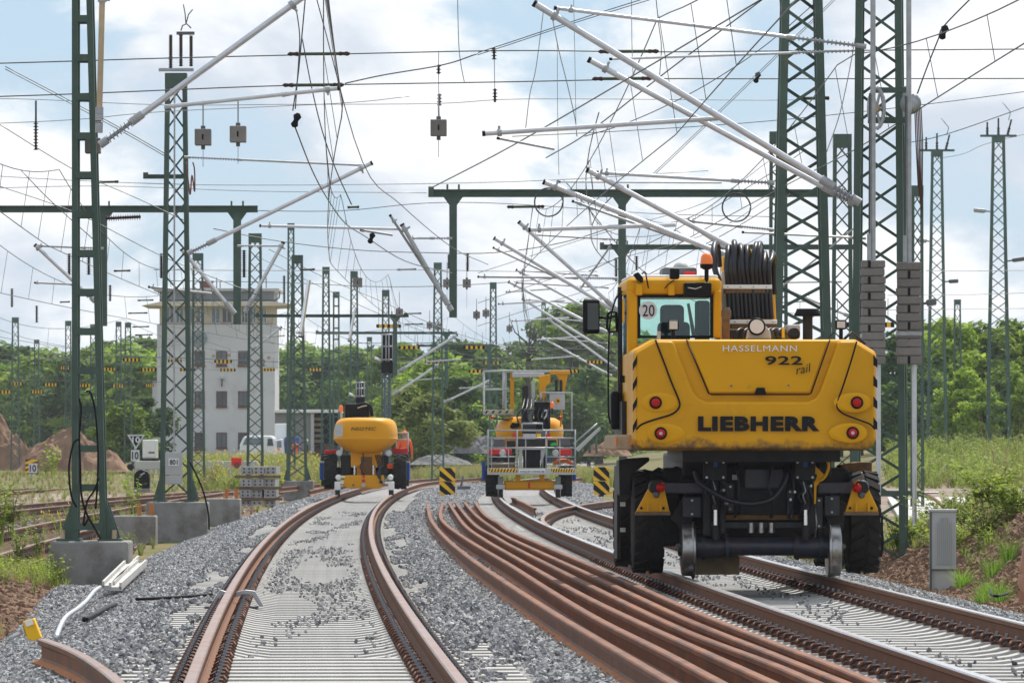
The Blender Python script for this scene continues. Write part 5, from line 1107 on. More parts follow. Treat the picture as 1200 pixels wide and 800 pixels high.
    for x in (838.5, 944): 
        e.cyl('cylinder_rod', (x, 597, -0.2), (x, 615, -0.2), 0.022, 'chrome', n=10); e.cyl('cylinder', (x, 615, -0.2), (x, 632, -0.2), 0.036, 'chassis', n=12); e.cyl('cylinder', (x, 578, -0.2), (x, 597, -0.2), 0.034, 'chassis', n=12)
        for k in range(3): e.tube('hydraulic_pipe', [(x - 6 + 3 * k, 563, -.24), (x - 2 + 2 * k, 575, -.26), (x - 8 + 5 * k, 580, -.27), (x - 4 + 4 * k, 590, -.24)], 0.008, 'steel' if k == 1 else 'bluehose', 6, sm=True)
    e.tube('thick_hose', [(815, 552, -.3), (820, 565, -.36), (835, 576, -.4), (855, 586, -.42), (880, 590, -.42), (903, 585, -.42), (916, 571, -.4), (921, 556, -.36), (919, 548, -.3)], 0.030, 'bluehose', 10, sm=True)
    e.box('type_plate', 858, 866, 556, 562, 0.04, 0.01, 'grey_lt')
    # cross arms with yellow triangular brackets and red lamps
    for x0, x1 in ((778, 828), (958, 1002)): e.box('cross_arm', x0, x1, 564.5, 578, -0.1, 0.14, 'axle', bevel=0.012)
    for sx, pts, rx, ry in ((1, [(746, 598), (763, 566), (766, 563), (772, 562), (777, 565), (785, 600), (784, 602), (746, 601)], 774.5, 571), (-1, [(990.5, 600), (1001, 565), (1005, 562), (1011, 562), (1015, 566), (1029, 596), (1029, 599), (990.5, 602)], 1004.5, 571.5)):
        b = e.poly('lamp_bracket', pts, -0.28, 0.05, 'yellow', bevel=0.008)
        x0 = min(p[0] for p in pts); x1 = max(p[0] for p in pts)
        e.box('bracket_foot', x0 - 1, x1 + 1, 599, 603.5, -0.34, 0.16, 'wood', bevel=0.006, par=b)
        for q in (0.34, 0.72): e.box('rib', x0 + (x1 - x0) * q - 1.2, x0 + (x1 - x0) * q + 1.2, 589, 599, -0.32, 0.05, 'yellow', par=b)
        e.lathe('pivot', (rx - 6 * sx, ry - 1, -0.32), (0, 1, 0), [(0, 0.06), (0.04, 0.075), (0.06, 0.075)], 'chassis', par=b); e.lathe('pivot_boss', (rx - 6 * sx * 0.9, ry + 8, -0.33), (0, 1, 0), [(0, 0.02), (0.02, 0.035), (0.06, 0.035)], 'grey_dk', par=b)
        e.lathe('red_lamp', (rx, ry, -0.38), (0, 1, 0), [(0, 0.01), (0.004, 0.04), (0.02, 0.046), (0.06, 0.046)], 'redlens', par=b)
        for q in (0.12, 0.86): e.disc('hole', x0 + (x1 - x0) * q + (1 if q < .5 else -2), 595, -0.285, 0.014, 0.01, 'black', par=b, n=10)
    # yellow handle, tyres, mudguards
    e.tube('yellow_handle', [(956, 560, -.2), (962, 562, -.2), (968, 556, -.2), (971, 545, -.2), (968, 538, -.2), (963, 537, -.2)], 0.018, 'yellow', 6, sm=True); e.poly('yellow_lever', [(955, 545), (966, 556), (957, 570), (956, 590), (954, 590), (954, 548)], -.2, 0.03, 'yellow')
    for x in (758.5, 1010): tyre(e, x, 611.5, 0.72, 0.31, 0.522)
    for x in (737.5, 972): tyre(e, x, 606.5, 3.45, 0.31, 0.522)
    e.poly('mudguard', [(725, 539), (736, 537), (761, 535.5), (761, 540), (744, 553), (740, 562), (738, 580), (726, 580)], 0.75, 0.5, 'chassis', bevel=0.01); e.box('mud_flap', 723, 727, 545, 655, 2.2, 0.6, 'chassis', bevel=0.01)
    e.poly('mudguard', [(985, 545), (1006, 541), (1022, 541), (1022, 553), (1000, 552), (988, 556)], 0.8, 0.5, 'exhaust', bevel=0.01)
    e.poly('torn_flap', [(750, 560), (755, 549), (764, 552), (772, 547), (781, 551), (792, 546), (806, 548), (826, 545), (826, 580), (750, 580)], 0.9, 0.05, 'chassis')
    for y in (588, 618): e.box('flap_bolt', 727, 733, y, y + 5, 0.70, 0.03, 'steel')
    for x in (785, 995): e.box('wheel_hub', x - 12, x + 12, 575, 640, 0.4, 0.3, 'chassis', bevel=0.03)
    # rail guide axle
    e.box('axle_housing', 776, 996, 548, 618, 0.55, 0.5, 'chassis', bevel=0.04); e.box('chassis_frame', 800, 975, 530, 560, 0.3, 3.4, 'chassis', bevel=0.03); e.box('front_axle', 750, 985, 560, 640, 3.3, 0.3, 'chassis', bevel=0.04)
    e.cyl('rail_axle', (812, 640, 0.0), (974, 640, 0.0), 0.092, 'axle', n=18)
    for x0, x1 in ((812, 845), (930, 970)): e.cyl('axle_sleeve', (x0, 640.5, 0.0), (x1, 640.5, 0.0), 0.118, 'axle', n=18)
    for x, s in ((806, 1), (977, -1)):
        c = e.p(x, 643.5, 0.0); c.z = 0.262
        w_ = MB().lathe(c - Vector((s * 0.068, 0, 0)), (s, 0, 0), [(0, 0.10), (0.002, 0.235), (0.012, 0.258), (0.098, 0.262), (0.106, 0.275), (0.112, 0.292), (0.13, 0.292), (0.136, 0.27), (0.136, 0.10)], 40).build('rail_wheel', M['steel'], e.root, fix=True)
        MB().lathe(c - Vector((s * 0.10, 0, 0)), (s, 0, 0), [(0, 0.045), (0.01, 0.06), (0.05, 0.06)], 14).build('hub_cap', M['chassis'], w_)
    e.poly('wheel_arm', [(786, 607), (805, 576), (812, 578), (812, 632), (797, 620)], 0.12, 0.12, 'chassis', bevel=0.01); e.poly('wheel_arm', [(972, 576), (992, 590), (988, 622), (975, 630), (966, 600)], 0.12, 0.12, 'chassis', bevel=0.01)
    e.box('catch_block', 814, 867, 651, 673, 0.35, 0.3, 'catch', bevel=0.015)
    for k, x in enumerate((830, 848, 862, 905, 926, 938, 953)):
        e.tube('hydraulic_hose', [(x, 545, -0.12), (x + (-3 if k % 2 else 3), 558, -0.2), (x + (4 if k % 3 else -4), 572, -0.22), (x + 2, 590 + 3 * (k % 3), -0.16), (x - 1, 606, -0.05)], 0.013 + 0.003 * (k % 2), 'hose_grey', 6, sm=True)
    for x0, x1, y0, y1 in ((826, 834, 570, 606), (852, 860, 566, 600), (922, 930, 572, 608), (956, 964, 582, 620), (800, 822, 582, 606), (966, 984, 580, 604)):
        b = e.box('frame_plate', x0, x1, y0, y1, -0.02, 0.06, 'plate_grey', bevel=0.008)
        for yy in (y0 + 4, y1 - 4): e.disc('plate_bolt', (x0 + x1) / 2, yy, -0.035, 0.012, 0.02, 'steel', par=b, n=8)
    for x in (822, 850, 932, 960): e.cyl('axle_flange', (x, 640, 0.0), (x + 4, 640, 0.0), 0.135, 'plate_grey', n=20)
    for x in (880, 892, 904): e.cyl('valve', (x, 612, 0.0), (x, 624, 0.0), 0.03, 'steel', n=8)
    e.box('cross_member', 830, 960, 611, 619, 0.05, 0.2, 'plate_grey', bevel=0.01); e.box('skid_plate', 850, 940, 603, 609, -0.02, 0.1, 'exhaust', bevel=0.008)
    for x, y in ((846, 575), (845, 583), (850, 590), (929, 577), (924, 586), (948, 570)): e.lathe('hose_fitting', (x, y, -0.27), (0.4, -1, 0.2), [(0, 0.018), (0.02, 0.022), (0.05, 0.014)], 'steel', n=8)
    for x in (795, 988): e.disc('rail_wheel_bolt', x, 640, -0.05, 0.03, 0.06, 'grey_dk', n=8)
    e.tube('chain', [(955, 595, -.18), (957, 612, -.18), (955, 630, -.16)], 0.01, 'steel', 5)
    return e
M['hose_grey'] = mat('hose_grey', (0.035, 0.037, 0.042), 0.5, 0, 0.3, 14, spec=0.4); M['plate_grey'] = mat('plate_grey', (0.050, 0.055, 0.065), 0.5, 0.2, 0.4, 8, spec=0.4)
M['blueseat'] = mat('seat_blue', (0.022, 0.045, 0.065), 0.8, 0, 0.2, 20); M['greyglass'] = mat('grey_visor', (0.20, 0.22, 0.20), 0.4, 0, 0.1, 5)
M['sign_white'] = mat('sign_white', (0.62, 0.63, 0.66), 0.4, 0, 0.08, 6); M['mirror'] = mat('mirror', (0.05, 0.06, 0.055), 0.08, 0.0, spec=0.4)  # mirror: dark base colour paints in the reflection of greenery
M['exhaust'] = mat('exhaust_rust', (0.10, 0.06, 0.04), 0.7, 0.2, 0.4, 12, col2=(0.24, 0.12, 0.04)); M['catch'] = mat('muddy_block', (0.16, 0.13, 0.10), 0.8, 0, 0, 6, col2=(0.30, 0.21, 0.10))
excavator()

# ---------------------------------------------------------------- egg-shaped machine on the left track
def egg(px, prof, cx, ly, depth, m, name='tank_body', nn=36, p=2.6):
    vs = []; fs = []; c0 = px.p(cx, 500, ly); 
    for y, hw, ds in prof:
        z = px.p(cx, y, ly).z; a0 = hw * px.px(ly); b0 = depth * ds
        for i in range(nn):
            a = 2 * math.pi * i / nn; ca, sa = math.cos(a), math.sin(a)
            vs.append((c0.x + a0 * math.copysign(abs(ca) ** (2 / p), ca), c0.y + depth + b0 * math.copysign(abs(sa) ** (2 / p), sa), z))
    for k in range(len(prof) - 1):
        for i in range(nn): fs.append((k * nn + i, k * nn + (i + 1) % nn, (k + 1) * nn + (i + 1) % nn, (k + 1) * nn + i))
    fs.append(tuple(range(nn))); fs.append(tuple((len(prof) - 1) * nn + i for i in range(nn)))
    return MB().add(vs, fs, 0, True).build(name, M[m], px.root, fix=True)
def neotec():
    e = PX('rail_machine', 428, 579, 167, 'orange-yellow egg-shaped rail machine on the left track seen from behind', 'rail machine')
    egg(e, [(530.5, 15, .7), (529, 20, .8), (524, 28, .9), (518, 35, .97), (514.5, 37.8, 1), (513.6, 38.1, 1.005), (512.6, 37.3, 1), (511, 37.6, 1), (504, 37.2, 1), (498, 36, .985), (494, 34.2, .97), (491.5, 31.5, .94), (490, 28, .9), (489.2, 22, .8), (488.8, 12, .5)], 427, -1.6, 1.7, 'yellow_far', p=3.6)
    e.text('NEOTEC', 411.5, 440.5, 500.3, 504, -1.635, 'stripe_k', bold=0.012, shear=0.2, space=1.1); 
    e.box('sticker', 392.5, 401.5, 497.5, 511, -1.615, 0.02, 'grey_lt')
    e.box('engine_box', 404, 433, 472.5, 490, 0.0, 1.2, 'black', bevel=0.06); e.tube('engine_hose', [(418, 475, -.05), (428, 473, -.05), (434, 477, -.05), (436, 487, 0)], 0.05, 'black', 8, sm=True); e.tube('engine_hose', [(419, 478, -.1), (424, 476, -.1), (430, 475, -.1)], 0.02, 'grey_lt', 6)
    b = e.lathe('beacon', (399.5, 482, -0.3), (0, 0, 1), [(0, 0.06), (0.1, 0.06), (0.16, 0.045), (0.18, 0.02)], 'beacon'); e.cyl('beacon_stalk', (400, 492, -.3), (399.5, 482, -.3), 0.025, 'grey_lt', par=b, n=8)
    for x in (387.5, 469): tyre(e, x, 552, -0.3, 0.36, 0.5, lugs=18)
    for x in (384, 472): tyre(e, x, 549, 2.6, 0.36, 0.5, lugs=18)
    for x0, x1 in ((374.5, 379), (475.5, 480)): t = e.box('side_tank', x0, x1, 542, 562, 0.0, 1.0, 'blue', bevel=0.02); e.box('tank_cap', x0, x1, 540, 542, 0.0, 1.0, 'grey_lt', par=t)
    for x in (397.5, 455.5):
        l = e.lathe('round_lamp', (x, 530.5, -1.2), (0, 1, 0), [(0, 0.06), (0.01, 0.09), (0.12, 0.08)], 'grey_lt'); e.disc('lens', x, 530.5, -1.21, 0.065, 0.01, 'lens', par=l)
    e.box('column', 411, 447, 529, 546, -0.9, 1.2, 'yellow_far', bevel=0.03); e.box('column', 418, 440, 536, 560, -0.8, 0.8, 'yellow_far', bevel=0.02)
    e.box('column_recess', 423, 436, 535, 557, -0.92, 0.1, 'exhaust'); 
    for x in (415.5, 437.5): e.cyl('cylinder_rod', (x, 545, -1.0), (x, 556, -1.0), 0.028, 'chrome', n=8)
    e.poly('rear_beam', [(405, 556.5), (450, 556.5), (447, 572), (409, 572), (401, 569)], -1.25, 0.3, 'yellow_far', bevel=0.02)
    for x, y, r_ in ((426, 558, 0.04), (426, 563, 0.05), (414, 568, 0.03)): e.disc('coupling', x, y, -1.27, r_, 0.03, 'red' if x > 420 else 'brickred', n=10)
    e.disc('coupling_plate', 426, 568, -1.28, 0.06, 0.04, 'grey_lt', n=14)
    for x0, x1 in ((399, 411), (445, 455)): e.box('frame_block', x0, x1, 533, 556, -0.6, 0.8, 'chassis', bevel=0.03)
    for x, s in ((395.5, -1), (458.5, 1)):
        e.box('guide_leg', x - 3.5, x + 3.5, 564, 574, -1.35, 0.2, 'white', bevel=0.02); e.box('guide_foot', x - 2.5, x + 2.5, 572, 580, -1.3, 0.3, 'chassis', bevel=0.01)
        c = e.p(x, 574, -0.9); MB().lathe(c - Vector((0.07, 0, 0)), (1, 0, 0), [(0, 0.1), (0.01, 0.16), (0.1, 0.16), (0.11, 0.19), (0.14, 0.19), (0.14, 0.1)], 20).build('rail_wheel', M['steel'], e.root, fix=True)
        e.lathe('guide_lamp', (x - s, 559, -1.3), (0, 1, 0), [(0, 0.05), (0.02, 0.08), (0.1, 0.08)], 'white'); e.box('guide_bracket', x - 4 * s - 3, x - 4 * s + 3, 564, 567, -1.3, 0.15, 'white', bevel=0.01)
    e.box('red_frame', 380, 397, 527, 532, 0.3, 0.4, 'red', bevel=0.02); e.box('red_frame', 459, 478, 525, 531, 0.3, 0.4, 'red', bevel=0.02)
    for x in (464, 478): e.tube('rail_post', [(x, 530, 0.4), (x, 506.5, 0.4)], 0.025, 'grey_lt', 6)
    for y in (507, 515): e.tube('hand_rail', [(463, y, 0.4), (479, y, 0.4)], 0.025, 'grey_lt', 6)
    for k in range(5): e.tube('hydraulic_hose', [(440 + k * 2, 533, -1.0), (443 + k * 1.5, 545, -1.25), (446 - k, 555, -1.3), (445 + k, 566, -1.3)], 0.018, 'bluehose', 6, sm=True)
    e.tube('hydraulic_hose', [(425, 529, -1.0), (426, 540, -1.05), (422, 546, -1.05), (427, 556, -1.0)], 0.02, 'bluehose', 6, sm=True); e.box('orange_cloth', 452, 461, 543, 549, -0.6, 0.1, 'orange', bevel=0.02)
    e.cyl('rear_axle', (390, 552, -0.3), (466, 552, -0.3), 0.12, 'chassis')
neotec()
# ---------------------------------------------------------------- machine with work platform on the right track, far away
def platform_machine():
    e = PX('platform_machine', 620, 582, 158, 'yellow rail machine with grey work basket and raised frame, far behind on the right track', 'rail machine')
    egg(e, [(524, 30, .6), (519, 37, .85), (512, 39.5, .97), (505, 40, 1), (498, 39, 1), (493, 36, .95), (489.5, 30, .85), (488, 20, .6)], 621, 0.6, 1.5, 'yellow_far')
    def rail(pts, r=0.022, m='galv_dull', ly=-1.4): e.tube('basket_rail', [(x, y, ly) for x, y in pts], r, m, 6)
    for y in (504, 513, 524.5): rail([(572, y), (674, y)])
    for x in (572, 606, 640, 674): rail([(x, 503), (x, 552)])
    for x0, x1 in ((612, 636),): rail([(x0, 496), (x1, 496), (x1, 504), (x0, 504), (x0, 496)], 0.03)
    for x in (572, 674): e.tube('basket_rail', [(x, 504, -1.4), (x, 504, 0.2)], 0.022, 'grey_lt', 6); e.tube('basket_rail', [(x, 524, -1.4), (x, 524, 0.2)], 0.022, 'grey_lt', 6)
    fl = e.box('basket_floor', 571, 675, 548.5, 556, -1.42, 1.6, 'grey_lt', bevel=0.01)
    for a, b in ((573, 606), (646, 673)):
        for k in range(9):
            x = a + (b - a) * k / 9; w = (b - a) / 9
            e.poly('warning_stripe', [(x, 553), (x + w * .55, 553), (x + w, 549), (x + w * .45, 549)], -1.435, 0.012, 'stripe_y' if True else '', par=fl)
    e.box('stripe_backing', 573, 606, 549, 553, -1.427, 0.006, 'stripe_k', par=fl); e.box('stripe_backing', 646, 673, 549, 553, -1.427, 0.006, 'stripe_k', par=fl)
    e.box('name_strip', 608, 639, 549.5, 554, -1.43, 0.01, 'white', par=fl); e.text('www.hr-rental.de', 609, 638, 550.5, 553.3, -1.437, 'stripe_k', par=fl)
    e.box('centre_cabinet', 613, 633, 526, 548, -1.2, 0.5, 'black', bevel=0.02); e.box('cabinet_side', 608, 612, 526, 548, -1.2, 0.4, 'grey_lt'); e.box('cabinet_side', 634, 639, 526, 548, -1.2, 0.4, 'grey_lt'); e.box('cabinet_top', 606, 640, 523.5, 526.5, -1.25, 0.5, 'grey_lt')
    for x0, x1, m_ in ((573, 600, 'red'), (655, 670, 'red')): e.box('red_panel', x0, x1, 526, 533, -0.9, 0.2, m_, bevel=0.02)
    for x in (589, 651): l = e.lathe('round_lamp', (x, 530.5, -1.1), (0, 1, 0), [(0, 0.06), (0.01, 0.09), (0.1, 0.08)], 'grey_lt'); e.disc('lens', x, 530.5, -1.11, 0.06, 0.01, 'lens', par=l)
    for x0, x1 in ((600, 605), (640, 645)): e.box('red_marker', x0, x1, 508, 512, -1.43, 0.02, 'red')
    e.box('yellow_marker', 629, 634, 508, 512, -1.43, 0.02, 'stripe_y'); e.box('plate', 613, 628, 508, 514, -1.42, 0.02, 'grey_lt')
    e.box('engine_block', 611, 625, 479, 497, 0.0, 0.9, 'chassis', bevel=0.04); e.box('engine_cover', 626, 645, 470, 503, -0.1, 1.0, 'black', bevel=0.05); e.box('engine_plate', 618, 625, 481, 494, -0.05, 0.02, 'greyglass')
    e.tube('white_mark', [(635, 489, -.13), (637, 482, -.13), (641, 481, -.13), (640, 487, -.13), (637, 491, -.13)], 0.025, 'white', 6, sm=True)
    b = e.lathe('beacon', (647, 478, -0.2), (0, 0, 1), [(0, 0.055), (0.1, 0.055), (0.16, 0.04), (0.17, 0.01)], 'beacon'); e.cyl('beacon_stalk', (647, 486, -.2), (647, 478, -.2), 0.02, 'black', par=b, n=6)
    e.poly('tank_recess', [(597, 500), (600, 495), (609, 496), (608, 500), (600, 502)], 0.55, 0.2, 'black')
    for x in (577, 662.5): tyre(e, x, 563, -0.2, 0.36, 0.42, lugs=16)
    for x0, x1 in ((564.5, 569), (671, 675)): e.box('side_tank', x0, x1, 541, 563, 0.0, 1.0, 'blue', bevel=0.02)
    e.box('rear_beam', 590, 652, 563, 574, -1.1, 0.4, 'yellow_far', bevel=0.06); e.box('beam_post', 604, 610, 556, 565, -1.05, 0.3, 'yellow_far'); e.box('beam_post', 632, 638, 556, 565, -1.05, 0.3, 'yellow_far')
    for x in (586.5, 654):
        e.box('guide_leg', x - 3, x + 3, 558, 568, -1.2, 0.15, 'greyglass', bevel=0.02); e.box('guide_bracket', x - 5, x + 5, 567.5, 573, -1.25, 0.2, 'grey_lt', bevel=0.02); e.box('guide_foot', x - 2.5, x + 2.5, 573, 583, -1.1, 0.3, 'chassis', bevel=0.01)
        c = e.p(x, 577, -0.75); MB().lathe(c - Vector((0.07, 0, 0)), (1, 0, 0), [(0, 0.1), (0.01, 0.16), (0.1, 0.16), (0.11, 0.19), (0.14, 0.19), (0.14, 0.1)], 20).build('rail_wheel', M['steel'], e.root, fix=True)
    for k in range(3): e.disc('coupling', 620, 566 + 2.3 * k, -1.12, 0.03, 0.03, 'red', n=8)
    for k in range(14):
        a = k / 14 * 6.28; e.tube('orange_cable', [(648 + 0.2 * k, 546 - (k % 4) * 1.6, -1.2), (655, 540 - (k % 3), -1.22 + .02 * k), (664, 538.5 + (k % 4), -1.2), (672, 543 + (k % 3), -1.2)], 0.022, 'cable_orange', 5, sm=True)
    e.poly('green_sheet', [(632.5, 548), (636, 540), (640, 526), (642.5, 526), (641, 537), (639, 548)], -1.2, 0.03, 'green_sheet')
    e.poly('blue_cloth', [(640, 536), (643, 531), (645, 538), (642, 541)], -1.22, 0.03, 'blue'); e.poly('teal_cloth', [(645, 520), (649, 518), (653, 519), (653, 522), (645, 522)], -1.3, 0.05, 'green_sheet')
    # raised basket and lifting frames
    for pts in ([(567, 435), (567, 484), (601, 484)], [(567, 435), (601, 434)], [(567, 456), (597, 456)], [(590, 435), (590, 478)]): e.tube('upper_basket_rail', [(x, y, 0.8) for x, y in pts], 0.03, 'grey_lt', 6)
    ub = e.box('upper_basket_floor', 566, 602, 480, 485.5, 0.75, 1.0, 'grey_lt', bevel=0.01)
    for k in range(8): x = 568 + k * 4; e.poly('warning_stripe', [(x, 484), (x + 2, 484), (x + 4, 481), (x + 2, 481)], 0.735, 0.012, 'stripe_y' if k % 2 else 'stripe_k', par=ub)
    e.box('lift_frame', 598, 602.5, 435, 486, 1.0, 0.2, 'yellow_far', bevel=0.01); e.box('lift_frame', 590, 594, 436, 478, 1.0, 0.2, 'grey_lt', bevel=0.01); e.box('lift_post', 612, 619, 452, 482, 0.8, 0.3, 'chassis', bevel=0.02); e.box('lift_post', 623, 627, 446, 475, 0.8, 0.2, 'grey_lt')
    e.box('top_beam', 600, 638, 436.5, 442, 0.8, 0.35, 'grey_lt', bevel=0.02); e.box('top_beam', 593, 668, 433.5, 436, 0.9, 0.35, 'grey_lt', bevel=0.01)
    e.poly('yellow_arm', [(631, 441), (645, 438), (645, 449), (640, 452), (639, 470), (632, 470)], 0.7, 0.3, 'yellow_far', bevel=0.02); e.box('yellow_arm', 645, 668, 434, 438.5, 0.75, 0.3, 'yellow_far', bevel=0.01)
    e.poly('yellow_arm', [(651, 438), (666, 437), (661, 460), (658, 500), (656, 500), (658, 458), (655, 444)], 0.8, 0.15, 'yellow_far', bevel=0.01)
    for x in (652, 657.5): e.cyl('lift_cylinder', (x, 445, 0.7), (x, 465, 0.7), 0.035, 'chassis', n=8)
    stripes_ = [e.box('warning_stripe', 668 + 2.2 * k, 670.2 + 2.2 * k, 433.5, 436.3, 0.88, 0.05, 'stripe_k' if k % 2 == 0 else 'stripe_y') for k in range(5)]
    e.box('side_panel', 644, 662, 461, 480, 0.4, 0.08, 'grey_lt', bevel=0.01); e.disc('panel_dot', 653.5, 469.5, 0.38, 0.07, 0.03, 'yellow_far'); e.disc('panel_hole', 654, 469.5, 0.37, 0.03, 0.03, 'black', n=10)
    for pts in ([(634, 460), (670, 460), (670, 505)], [(634, 460), (634, 470)]): e.tube('side_rail_or_shade', [(x, y, 0.4) for x, y in pts], 0.028, 'grey_lt', 6)
    for x in (577, 656.5): e.lathe('red_lamp', (x, 489, -0.2), (0, 1, 0), [(0, 0.02), (0.03, 0.045), (0.08, 0.03)], 'redlens')
    e.tube('control_arm', [(578, 489, -.1), (588, 491, .1), (596, 492, .3)], 0.02, 'chassis', 6)
    for k in range(6): e.tube('hydraulic_hose', [(576 + 3 * k, 545, -1.0), (584 + 2 * k, 538 - k, -1.0), (598, 541, -.9), (604, 548, -.9)], 0.018, 'bluehose', 5, sm=True)
    e.box('wood_box', 577, 604, 541, 548, -1.1, 0.5, 'wood', bevel=0.01)
    for k, (x0, x1, y0, y1, m_) in enumerate(((578, 592, 514, 524, 'grey_dk'), (594, 604, 516, 530, 'chassis'), (642, 652, 515, 526, 'chassis'), (654, 668, 512, 522, 'grey_dk'), (606, 640, 514, 523, 'chassis'), (575, 586, 533, 541, 'chassis'), (645, 660, 533, 540, 'grey_dk'), (612, 628, 497, 508, 'chassis'), (629, 644, 503, 514, 'grey_dk'), (590, 604, 531, 541, 'plate_grey'))):
        e.box('equipment_box', x0, x1, y0, y1, -0.7 + 0.06 * (k % 4), 0.4, m_, bevel=0.02)
    for k in range(5): rail([(576 + 20 * k, 513 + (k % 2) * 11), (576 + 20 * k, 548)], 0.014)
    rail([(572, 535), (606, 535)], 0.018); rail([(640, 535), (674, 535)], 0.018); rail([(572, 543), (606, 543)], 0.016); rail([(640, 545), (674, 545)], 0.016)
    for k in range(7): e.tube('hydraulic_hose', [(608 + 6 * k, 497, -.2), (606 + 6 * k, 487, -.25), (612 + 5 * k, 478, -.1), (615 + 4 * k, 466, 0.5)], 0.022, 'bluehose', 5, sm=True)
M['cable_orange'] = mat('cable_orange', (0.50, 0.11, 0.04), 0.6, 0, 0.2, 10); M['green_sheet'] = mat('green_sheet', (0.03, 0.45, 0.10), 0.6, 0, 0.2, 10)
platform_machine()
M['red_bright'] = mat('red_bright', (0.80, 0.04, 0.03), 0.5, 0, 0.1, 5)
M['weight_lt'] = mat('sleeper_grey', (0.36, 0.36, 0.35), 0.85, 0, 0.2, 6, bump=0.2, rnd=0.1); M['gravel'] = mat('gravel_grey', (0.09, 0.09, 0.095), 0.95, 0, 0, 3.5, col2=(0.22, 0.215, 0.20), bump=1.0, bscale=9)
# ---------------------------------------------------------------- signal tower
def tower():
    e = PX('signal_tower', 252, 532, 450, 'white multi-storey signal tower with flat overhanging roof at left', 'building', ground=0.0)
    e.box('wall', 184, 322, 380, 560, 0, 8.5, 'offwhite'); 
    ann = e.box('annex', 178.5, 190, 447, 560, 2.5, 5, 'offwhite'); e.poly('annex_roof', [(177, 447), (180, 443.5), (190, 441), (190, 447.5)], 2.3, 5.4, 'grey_dk', par=ann)
    e.box('cabin', 187, 320, 353, 381, 0.35, 7.6, 'cream'); e.box('cabin_sill', 185, 321, 379.5, 381.5, 0.1, 8.2, 'brickred')
    e.poly('eave', [(165, 358), (187, 353.5), (322, 353.5), (341, 356), (341, 357.5), (320, 358.5), (187, 358.5)], -1.1, 10, 'cream', bevel=0.02)
    e.box('fascia', 187, 321, 340.5, 353.5, 0.5, 7.4, 'greyblue'); e.box('upper_roof', 180, 327, 337.5, 341, -0.3, 9, 'grey_lt', bevel=0.04); e.box('fascia_trim', 187, 321, 351, 353.4, 0.45, 7.5, 'blue_trim')
    ch = e.box('chimney', 234, 249, 330, 338, 3, 1.0, 'brickred'); e.box('chimney_cap', 233, 250, 329, 330.4, 2.9, 1.2, 'grey_dk', par=ch)
    for x, y0 in ((254, 325), (258, 330), (312, 325)): e.cyl('antenna', (x, 338, 3), (x, y0, 3), 0.04, 'wire', n=5)
    e.tube('downpipe', [(328, 341, 0.2), (327, 349, .2), (322, 352, .3), (322, 358, .3)], 0.06, 'grey_dk', 6)
    for x0, x1, m_ in ((194, 204, 'blueglass'), (206, 215, 'blueglass'), (216.5, 227, 'blueglass'), (230, 240, 'blueglass'), (247.5, 258, 'blueglass'), (260, 272, 'darkglass'), (273, 282, 'darkglass'), (283, 290.5, 'darkglass'), (293, 300, 'blueglass'), (306, 312.5, 'blueglass')):
        w = e.box('cabin_window', x0, x1, 360.5, 378.5, 0.30, 0.15, 'white'); e.box('pane', x0 + 0.7, x1 - 0.7, 361.3, 377.6, 0.27, 0.05, m_, par=w)
        e.box('mullion', (x0 + x1) / 2 - .3, (x0 + x1) / 2 + .3, 361, 378, 0.25, 0.04, 'white', par=w)
    for r, (y0, y1) in enumerate(((411, 428.5), (458, 476.5), (506.5, 525))):
        for c, (x0, x1) in enumerate(((228, 240), (253.5, 266), (279, 291))):
            w = e.box('window', x0, x1, y0, y1 + (6 if r == 2 and c == 0 else 0), -0.04, 0.25, 'win_frame'); e.box('pane', x0 + 1.3, x1 - 1.3, y0 + 1.3, y1 - 1.5 + (6 if r == 2 and c == 0 else 0), -0.07, 0.06, 'darkglass' if (r + c) % 2 == 0 else 'greypane', par=w)
            e.box('window_bar', (x0 + x1) / 2 - 0.35, (x0 + x1) / 2 + 0.35, y0 + 1, y1 - 1, -0.09, 0.04, 'win_frame', par=w); e.box('sill', x0 - .6, x1 + .6, y1, y1 + 1.1, -0.15, 0.2, 'brickred', par=w)
    ck = e.disc('round_vent', 233.5, 396, -0.12, 9.3 * e.px(), 0.14, 'clock', n=30)
    for k in range(8):
        a = k * math.pi / 4; e.tube('spoke', [(233.5, 396, -.14), (233.5 + 8.5 * math.cos(a), 396 + 8.5 * math.sin(a), -.14)], 0.04, 'greyblue', 4, par=ck)
    wl = e.box('wall_lamp', 257.5, 263, 441, 444, -0.35, 0.35, 'grey_lt', bevel=0.03); e.cyl('lamp_stem', (260, 444, -.2), (260, 453, -.2), 0.06, 'grey_dk', par=wl, n=6)
    e.text('B2', 301.5, 311, 421, 428.5, -0.02, 'text_maroon', bold=0.0)
    for x, y in ((315, 419), (250, 417), (268, 416)): e.box('wall_patch', x - 1.8, x + 1.8, y - 1.6, y + 1.6, -0.02, 0.05, 'wood_pale')
M['win_frame'] = mat('window_frame_maroon', (0.17, 0.085, 0.08), 0.8, 0, 0.3, 2); M['greypane'] = mat('grey_pane', (0.16, 0.18, 0.19), 0.25, 0, 0.3, 1.2)
M['clock'] = mat('vent_grey_blue', (0.30, 0.36, 0.38), 0.6, 0, 0.2, 1); M['text_maroon'] = mat('text_maroon', (0.13, 0.06, 0.06), 0.7); M['blue_trim'] = mat('trim_blue', (0.12, 0.15, 0.18), 0.6, 0, 0.2, 1)
M['tarp'] = mat('tarp_grey', (0.24, 0.24, 0.235), 0.8, 0, 0.15, 0.8, bump=0.3, bscale=2); M['van_white'] = mat('van_white', (0.75, 0.76, 0.77), 0.3, 0, 0.05, 1, coat=0.5)
tower()
